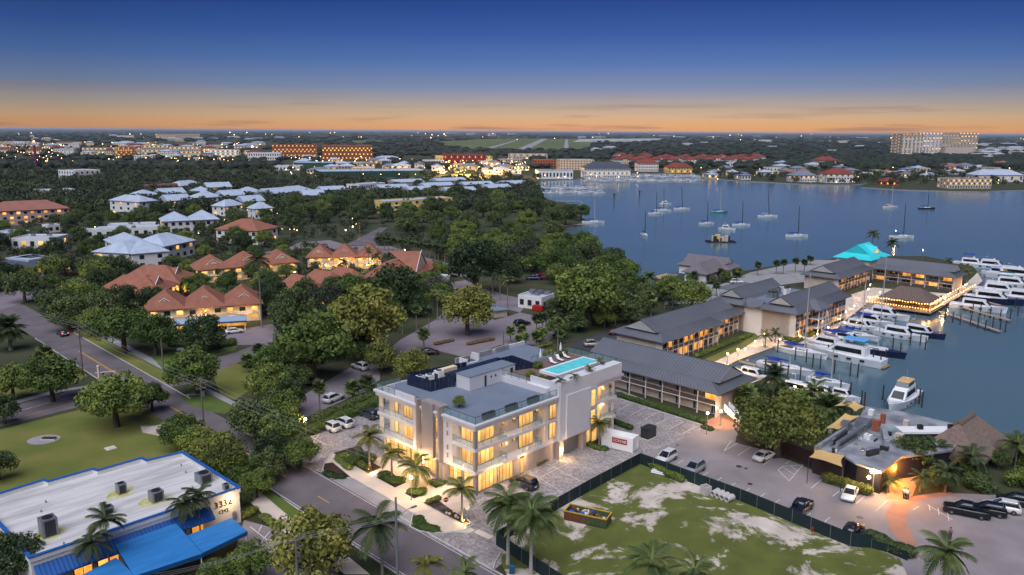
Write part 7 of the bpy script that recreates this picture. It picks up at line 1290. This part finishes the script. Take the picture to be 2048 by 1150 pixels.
# small pale buildings of the far town: individuals
r_ = random.Random(31); k = 0
def many(n, xr, yr, lab, group, wms, rms, hr, lit, wpx):
    for i in range(n):
        x, y = r_.uniform(*xr), r_.uniform(*yr); g0 = W(x, y); s = F/depth(g0); w = r_.uniform(*wpx); h = r_.uniform(*hr)
        if not clear(g0.x, g0.y) or y < 266: continue
        far(lab, x-w/2, x+w/2, y-h*s, y, r_.uniform(14, 24), r_.choice(wms), r_.choice(rms), max(1, int(h/3.2)), max(3, int(w/s/4)), lit, r_.choice(('flat', 'hip', 'hip')), group, rh=3)
many(70, (5, 520), (286, 322), 'pale low building in the lit town on the far left', 'far town buildings on the left', ('tan_wall', 'white_wall', 'cream_wall'), ('white_roof', 'white_roof', 'red_roof_far'), (5, 13), 2, (14, 42))
many(16, (20, 560), (272, 284), 'small white building in the distant woods on the left', 'distant white buildings', ('white_wall', 'tan_wall'), ('white_roof',), (5, 12), 2, (8, 26))
many(44, (600, 1050), (318, 352), 'pale shed or shop in the harbour quarter before the red building', 'harbour quarter buildings', ('tan_wall', 'white_wall', 'cream_wall'), ('white_roof', 'roof_grey', 'white_roof'), (4, 8), 3, (20, 48))
for i in range(24):
    far('white apartment house with red tiled roof in the row beyond the marina', 1236+i*12.4-11+r_.uniform(-2, 2), 1236+i*12.4+11, 319-3*(i % 3), 330-2*(i % 3)-i*.08, 22, ('white_wall', 'cream_wall')[i % 4 == 1], 'red_roof_far', 3, 7, 1, 'hip', 'red-tiled apartment houses beyond the marina', rh=5)
many(6, (1238, 1530), (318, 332), 'white apartment house with red tiled roof in the row beyond the marina', 'red-tiled apartment houses beyond the marina', ('white_wall', 'cream_wall'), ('red_roof_far',), (8, 13), 1, (18, 34))
many(46, (1420, 2045), (332, 362), 'small pale house among the trees of the far right shore', 'houses of the far right shore', ('tan_wall', 'white_wall'), ('white_roof', 'roof_grey', 'pink_roof'), (3.5, 6), 2, (16, 34))
many(22, (1180, 1800), (272, 306), 'small white building in the distant woods beyond the bay', 'distant white buildings', ('white_wall',), ('white_roof',), (4, 9), 1, (10, 26))
many(16, (1960, 2045), (285, 320), 'white low hall at the right beyond the tower group', 'halls beyond the tower group', ('white_wall',), ('white_roof',), (5, 8), 1, (16, 36))
many(8, (1150, 1330), (276, 283), 'white hangar beside the airfield', 'hangars beside the airfield', ('white_wall', 'tan_wall'), ('white_roof',), (10, 16), 0, (14, 34)); many(4, (880, 1070), (268, 272), 'white block on the horizon behind the airfield', 'blocks behind the airfield', ('white_wall',), ('white_roof',), (20, 34), 0, (10, 20))
t = thing('lattice_tower', 'thin magenta lit tower in the far town', 'tower', W(73, 336)); MB().tube((0, 0, 0), (0, 0, 30), 2.0, 1.4, 4).build('mast', mk('magenta', srgb(80, 24, 50), .7, emit=.03, ecol=(.8, .05, .25)), t); MB().ball((0, 0, 35), 1.4, 6, 4).build('beacon', 'glow', t)
# points of light over the far town
b = MB(); oct_ = [(0, 1, 2), (0, 2, 3), (0, 3, 4), (0, 4, 1), (5, 2, 1), (5, 3, 2), (5, 4, 3), (5, 1, 4)]
def spot(px, py, z, r): p = W(px, py, z); b.add([(p.x, p.y, p.z+r), (p.x+r, p.y, p.z), (p.x, p.y+r, p.z), (p.x-r, p.y, p.z), (p.x, p.y-r, p.z), (p.x, p.y, p.z-r)], oct_)
for n, xr, yr in ((260, (0, 520), (284, 328)), (60, (540, 750), (296, 324)), (170, (870, 1060), (316, 345)), (36, (0, 1000), (264, 276)), (24, (1000, 2048), (266, 280)), (40, (1400, 2048), (300, 368)), (26, (150, 900), (390, 470)), (16, (1080, 1280), (345, 360)), (60, (560, 870), (316, 352))):
    for i in range(n): px, py = r_.uniform(*xr), r_.uniform(*yr); s = depth(W(px, py))/1600; spot(px, py, 5, s*r_.uniform(.35, .85))
tag(b.build('town_lights', mk('town_bulb', (1, .8, .5), emit=7, ecol=(1, .55, .2))), 'scattered warm lights of the far town and shore', 'lights', kind='stuff')
lamp(W(930, 330, 12), 60000, (1, .55, .2), 3); lamp(W(960, 338, 10), 40000, (1, .55, .2), 3)
# woods that read as one mass
def woods(n, seed, yr, xr, Rk):
    rs = np.random.RandomState(seed); px = rs.uniform(*xr, n); py = yr[0]+(yr[1]-yr[0])*rs.uniform(0, 1, n)**.9; P = np.array([W(a, c)[:2] for a, c in zip(px, py)]); ok = np.ones(n, bool); u_ = rs.uniform(0, 1, n)
    for x0, x1, y0, y1, k in ((0, 540, 283, 330, .78), (560, 1070, 312, 362, .85), (1220, 1540, 310, 335, .7), (1420, 2048, 335, 372, .45), (1080, 1260, 318, 360, .85), (540, 760, 286, 330, .7), (1960, 2048, 285, 320, .6)): ok &= ~((px > x0) & (px < x1) & (py > y0) & (py < y1) & (u_ < k))
    for f in FOOT:
        f = np.array(f); lo, hi = f.min(0)-4, f.max(0)+4; m = ok & (P[:, 0] > lo[0]) & (P[:, 0] < hi[0]) & (P[:, 1] > lo[1]) & (P[:, 1] < hi[1]); idx = np.nonzero(m)[0]
        if len(idx) == 0: continue
        x, y = P[idx, 0], P[idx, 1]; c = np.zeros(len(idx), bool)
        for i in range(len(f)):
            (xi, yi), (xj, yj) = f[i], f[i-1]
            if yi == yj: continue
            c ^= ((yi > y) != (yj > y)) & (x < (xj-xi)*(y-yi)/(yj-yi)+xi)
        ok[idx[c]] = False
    return P[ok], rs
def ico():
    import bmesh
    bm = bmesh.new(); bmesh.ops.create_icosphere(bm, subdivisions=2, radius=1); v = np.array([x.co[:] for x in bm.verts]); f = np.array([[w.index for w in q.verts] for q in bm.faces]); bm.free(); return v, f
iv, fi = ico(); keep = iv[:, 2] > -.5
def mass(name, label, n, seed, yr, xr, Rk, Rd):
    P, rs = woods(n, seed, yr, xr, Rk); V = []; Fc = []
    for k, (x, y) in enumerate(P):
        R = rs.uniform(.7, 1.25)*(Rk+Rd*y); hgt = R*rs.uniform(.75, 1.05) if y < 1100 else rs.uniform(4.5, 7); v = iv*(1+rs.normal(size=(len(iv), 1))*.16)
        V.append(v*np.array([R, R, hgt*.62])+np.array([x, y, hgt*.62])); Fc.append(fi+k*len(iv))
    V = np.concatenate(V); Fc = np.concatenate(Fc); me = bpy.data.meshes.new(name); me.vertices.add(len(V)); me.vertices.foreach_set('co', V.astype(np.float32).ravel()); me.loops.add(Fc.size); me.loops.foreach_set('vertex_index', Fc.astype(np.int32).ravel()); me.polygons.add(len(Fc)); me.polygons.foreach_set('loop_start', np.arange(0, Fc.size, 3, dtype=np.int32)); me.update(calc_edges=True); me.materials.append(MATS['leaf_distant'])
    tag(ob(name, me), label, 'woods', kind='stuff')
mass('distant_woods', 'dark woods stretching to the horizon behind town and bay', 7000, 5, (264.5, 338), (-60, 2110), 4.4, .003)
def leafmass(name, label, n, seed, yr, xr, R0, R1):
    P, rs = woods(n, seed, yr, xr, 0); V = []
    for x, y in P:
        R = rs.uniform(R0, R1); m = 5; C = [(x+rs.uniform(-.55, .55)*R, y+rs.uniform(-.55, .55)*R, R*rs.uniform(.55, 1.1)) for _ in range(m)]; V.append(leaves(rs, C, [R*rs.uniform(.4, .62) for _ in range(m)], 34*(.33/(R*.5))**2, R*.16, up=.5))
    V = np.concatenate(V); tag(ob(name, qmesh(name, V, ['leaf_far'])), label, 'woods', kind='stuff')
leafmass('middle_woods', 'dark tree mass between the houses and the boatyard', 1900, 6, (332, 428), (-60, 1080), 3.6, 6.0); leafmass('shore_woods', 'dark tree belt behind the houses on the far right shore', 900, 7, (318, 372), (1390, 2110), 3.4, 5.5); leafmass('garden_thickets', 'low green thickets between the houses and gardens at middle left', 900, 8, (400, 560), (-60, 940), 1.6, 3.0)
# ================================================================ evening haze over the land
m = bpy.data.materials.new('haze'); m.use_nodes = True; nt = m.node_tree
for n in list(nt.nodes):
    if n.type != 'OUTPUT_MATERIAL': nt.nodes.remove(n)
v = nt.nodes.new('ShaderNodeVolumePrincipled'); v.inputs['Color'].default_value = (.62, .74, .95, 1); v.inputs['Density'].default_value = 3.0e-5; v.inputs['Anisotropy'].default_value = 0
nt.links.new(v.outputs[0], [n for n in nt.nodes if n.type == 'OUTPUT_MATERIAL'][0].inputs['Volume'])
hz = MB().box(-61000, 61000, -1000, 76000, -4, 66).build('haze', m); tag(hz, 'thin blue evening haze over land and bay', 'haze', kind='stuff')
# ---------------------------------------------------------------- every repeat gets a label that says where it stands
MARK = [(t, W(x, y)) for t, x, y in (('the pale hip-roofed white house', 300, 500), ('the dark-roofed house', 100, 530), ('the pink apartment block', 70, 430), ('the narrow white house', 247, 415), ('the broad red-roofed white house', 470, 462), ('the pale blue-roofed house', 380, 445), ('the yellow apartment block', 840, 408), ('the white cottage group', 430, 398), ('the carport', 415, 645), ('the leftmost townhouse row', 330, 580), ('the townhouse row behind the tall palm', 500, 548), ('the three-gabled townhouse row', 690, 525), ('the right-hand townhouse row', 855, 545), ('the lower townhouse row', 680, 580), ('the utility house', 1060, 605), ('the white modern building', 960, 830), ('the avenue', 800, 505), ('the dock house', 1420, 540), ('the car shelter', 1490, 590), ('the gallery wing', 1360, 800), ('the thatched bar', 1810, 610), ('the wooded point', 1160, 442), ('the green-walled warehouse', 750, 352), ('the red theatre-like building', 930, 327), ('the orange lit blocks', 640, 316), ('the white office block', 530, 320), ('the dark-roofed inn', 1215, 357), ('the yellow waterfront house', 1360, 346), ('the tower group', 1880, 311), ('the tan waterfront block', 1940, 377), ('the red-roofed shore house', 1680, 366), ('the restaurant', 1780, 930), ('the thatched pavilion', 1980, 910), ('the airfield', 1050, 296), ('the road bend', 110, 672), ('the left car park', 690, 770), ('the magenta tower', 73, 334), ('the large pale-blue-topped yacht', 1690, 725), ('the green-covered sailboat', 1745, 710), ('the tan-topped yacht', 1803, 812), ('the outer finger piers', 1960, 640), ('the three-storey hotel block', 1640, 670), ('the umbrella-shaped tree', 1045, 520), ('the turquoise hut', 1710, 515), ('the entrance sign', 535, 748), ('the bottom utility pole', 598, 1150))]
def pix(v):
    x, y, z = v.x, v.y, v.z-H; d = y*math.cos(TH)-z*math.sin(TH); u = y*math.sin(TH)+z*math.cos(TH); return CX+x/d*F, CY-u/d*F
ORD = ['leftmost', 'second from left', 'third from left', 'fourth from left', 'fifth from left', 'sixth from left', 'seventh from left', 'eighth from left', 'ninth from left', 'tenth from left', 'eleventh from left', 'twelfth from left', 'thirteenth from left', 'fourteenth from left', 'fifteenth from left', 'sixteenth from left', 'seventeenth from left', 'eighteenth from left', 'nineteenth from left', 'twentieth from left']
seen = {}
for o in list(COL.objects):
    if o.parent is None and o.get('group') and o.get('label'): seen.setdefault((o['group'], o['label']), []).append(o)
for (gname, lab), L in seen.items():
    if len(L) < 2 or 'power line' in lab: continue
    base = lab
    for cut in (' in the ', ' standing ', ' on the ', ' between ', ' berthed', ' behind ', ' beside ', ' around ', ' of the ', ' before ', ' among ', ' scattered', ' at the ', ' beyond ', ' lining '):
        k = base.find(cut)
        if k > 8: base = base[:k]
    keys = {}
    for o in L:
        px, py = pix(o.location); t, m = min(MARK, key=lambda a: (pix(a[1])[0]-px)**2+((pix(a[1])[1]-py)*2.2)**2); mx, my = pix(m); dx, dy = px-mx, (py-my)*2.2
        rel = ('left of' if dx < 0 else 'right of') if abs(dx) > abs(dy) else ('beyond' if dy < 0 else 'in front of'); keys.setdefault((t, rel), []).append((px, o))
    for (t, rel), M in keys.items():
        M.sort(key=lambda a: a[0])
        for i, (_, o) in enumerate(M): o['label'] = '%s %s %s%s' % (base, rel, t, '' if len(M) == 1 else ', '+(ORD[min(i, 19)] if i < len(M)-8 or len(M) < 20 else ('rightmost', 'second from right', 'third from right', 'fourth from right', 'fifth from right', 'sixth from right', 'seventh from right', 'eighth from right', 'ninth from right')[len(M)-1-i]))
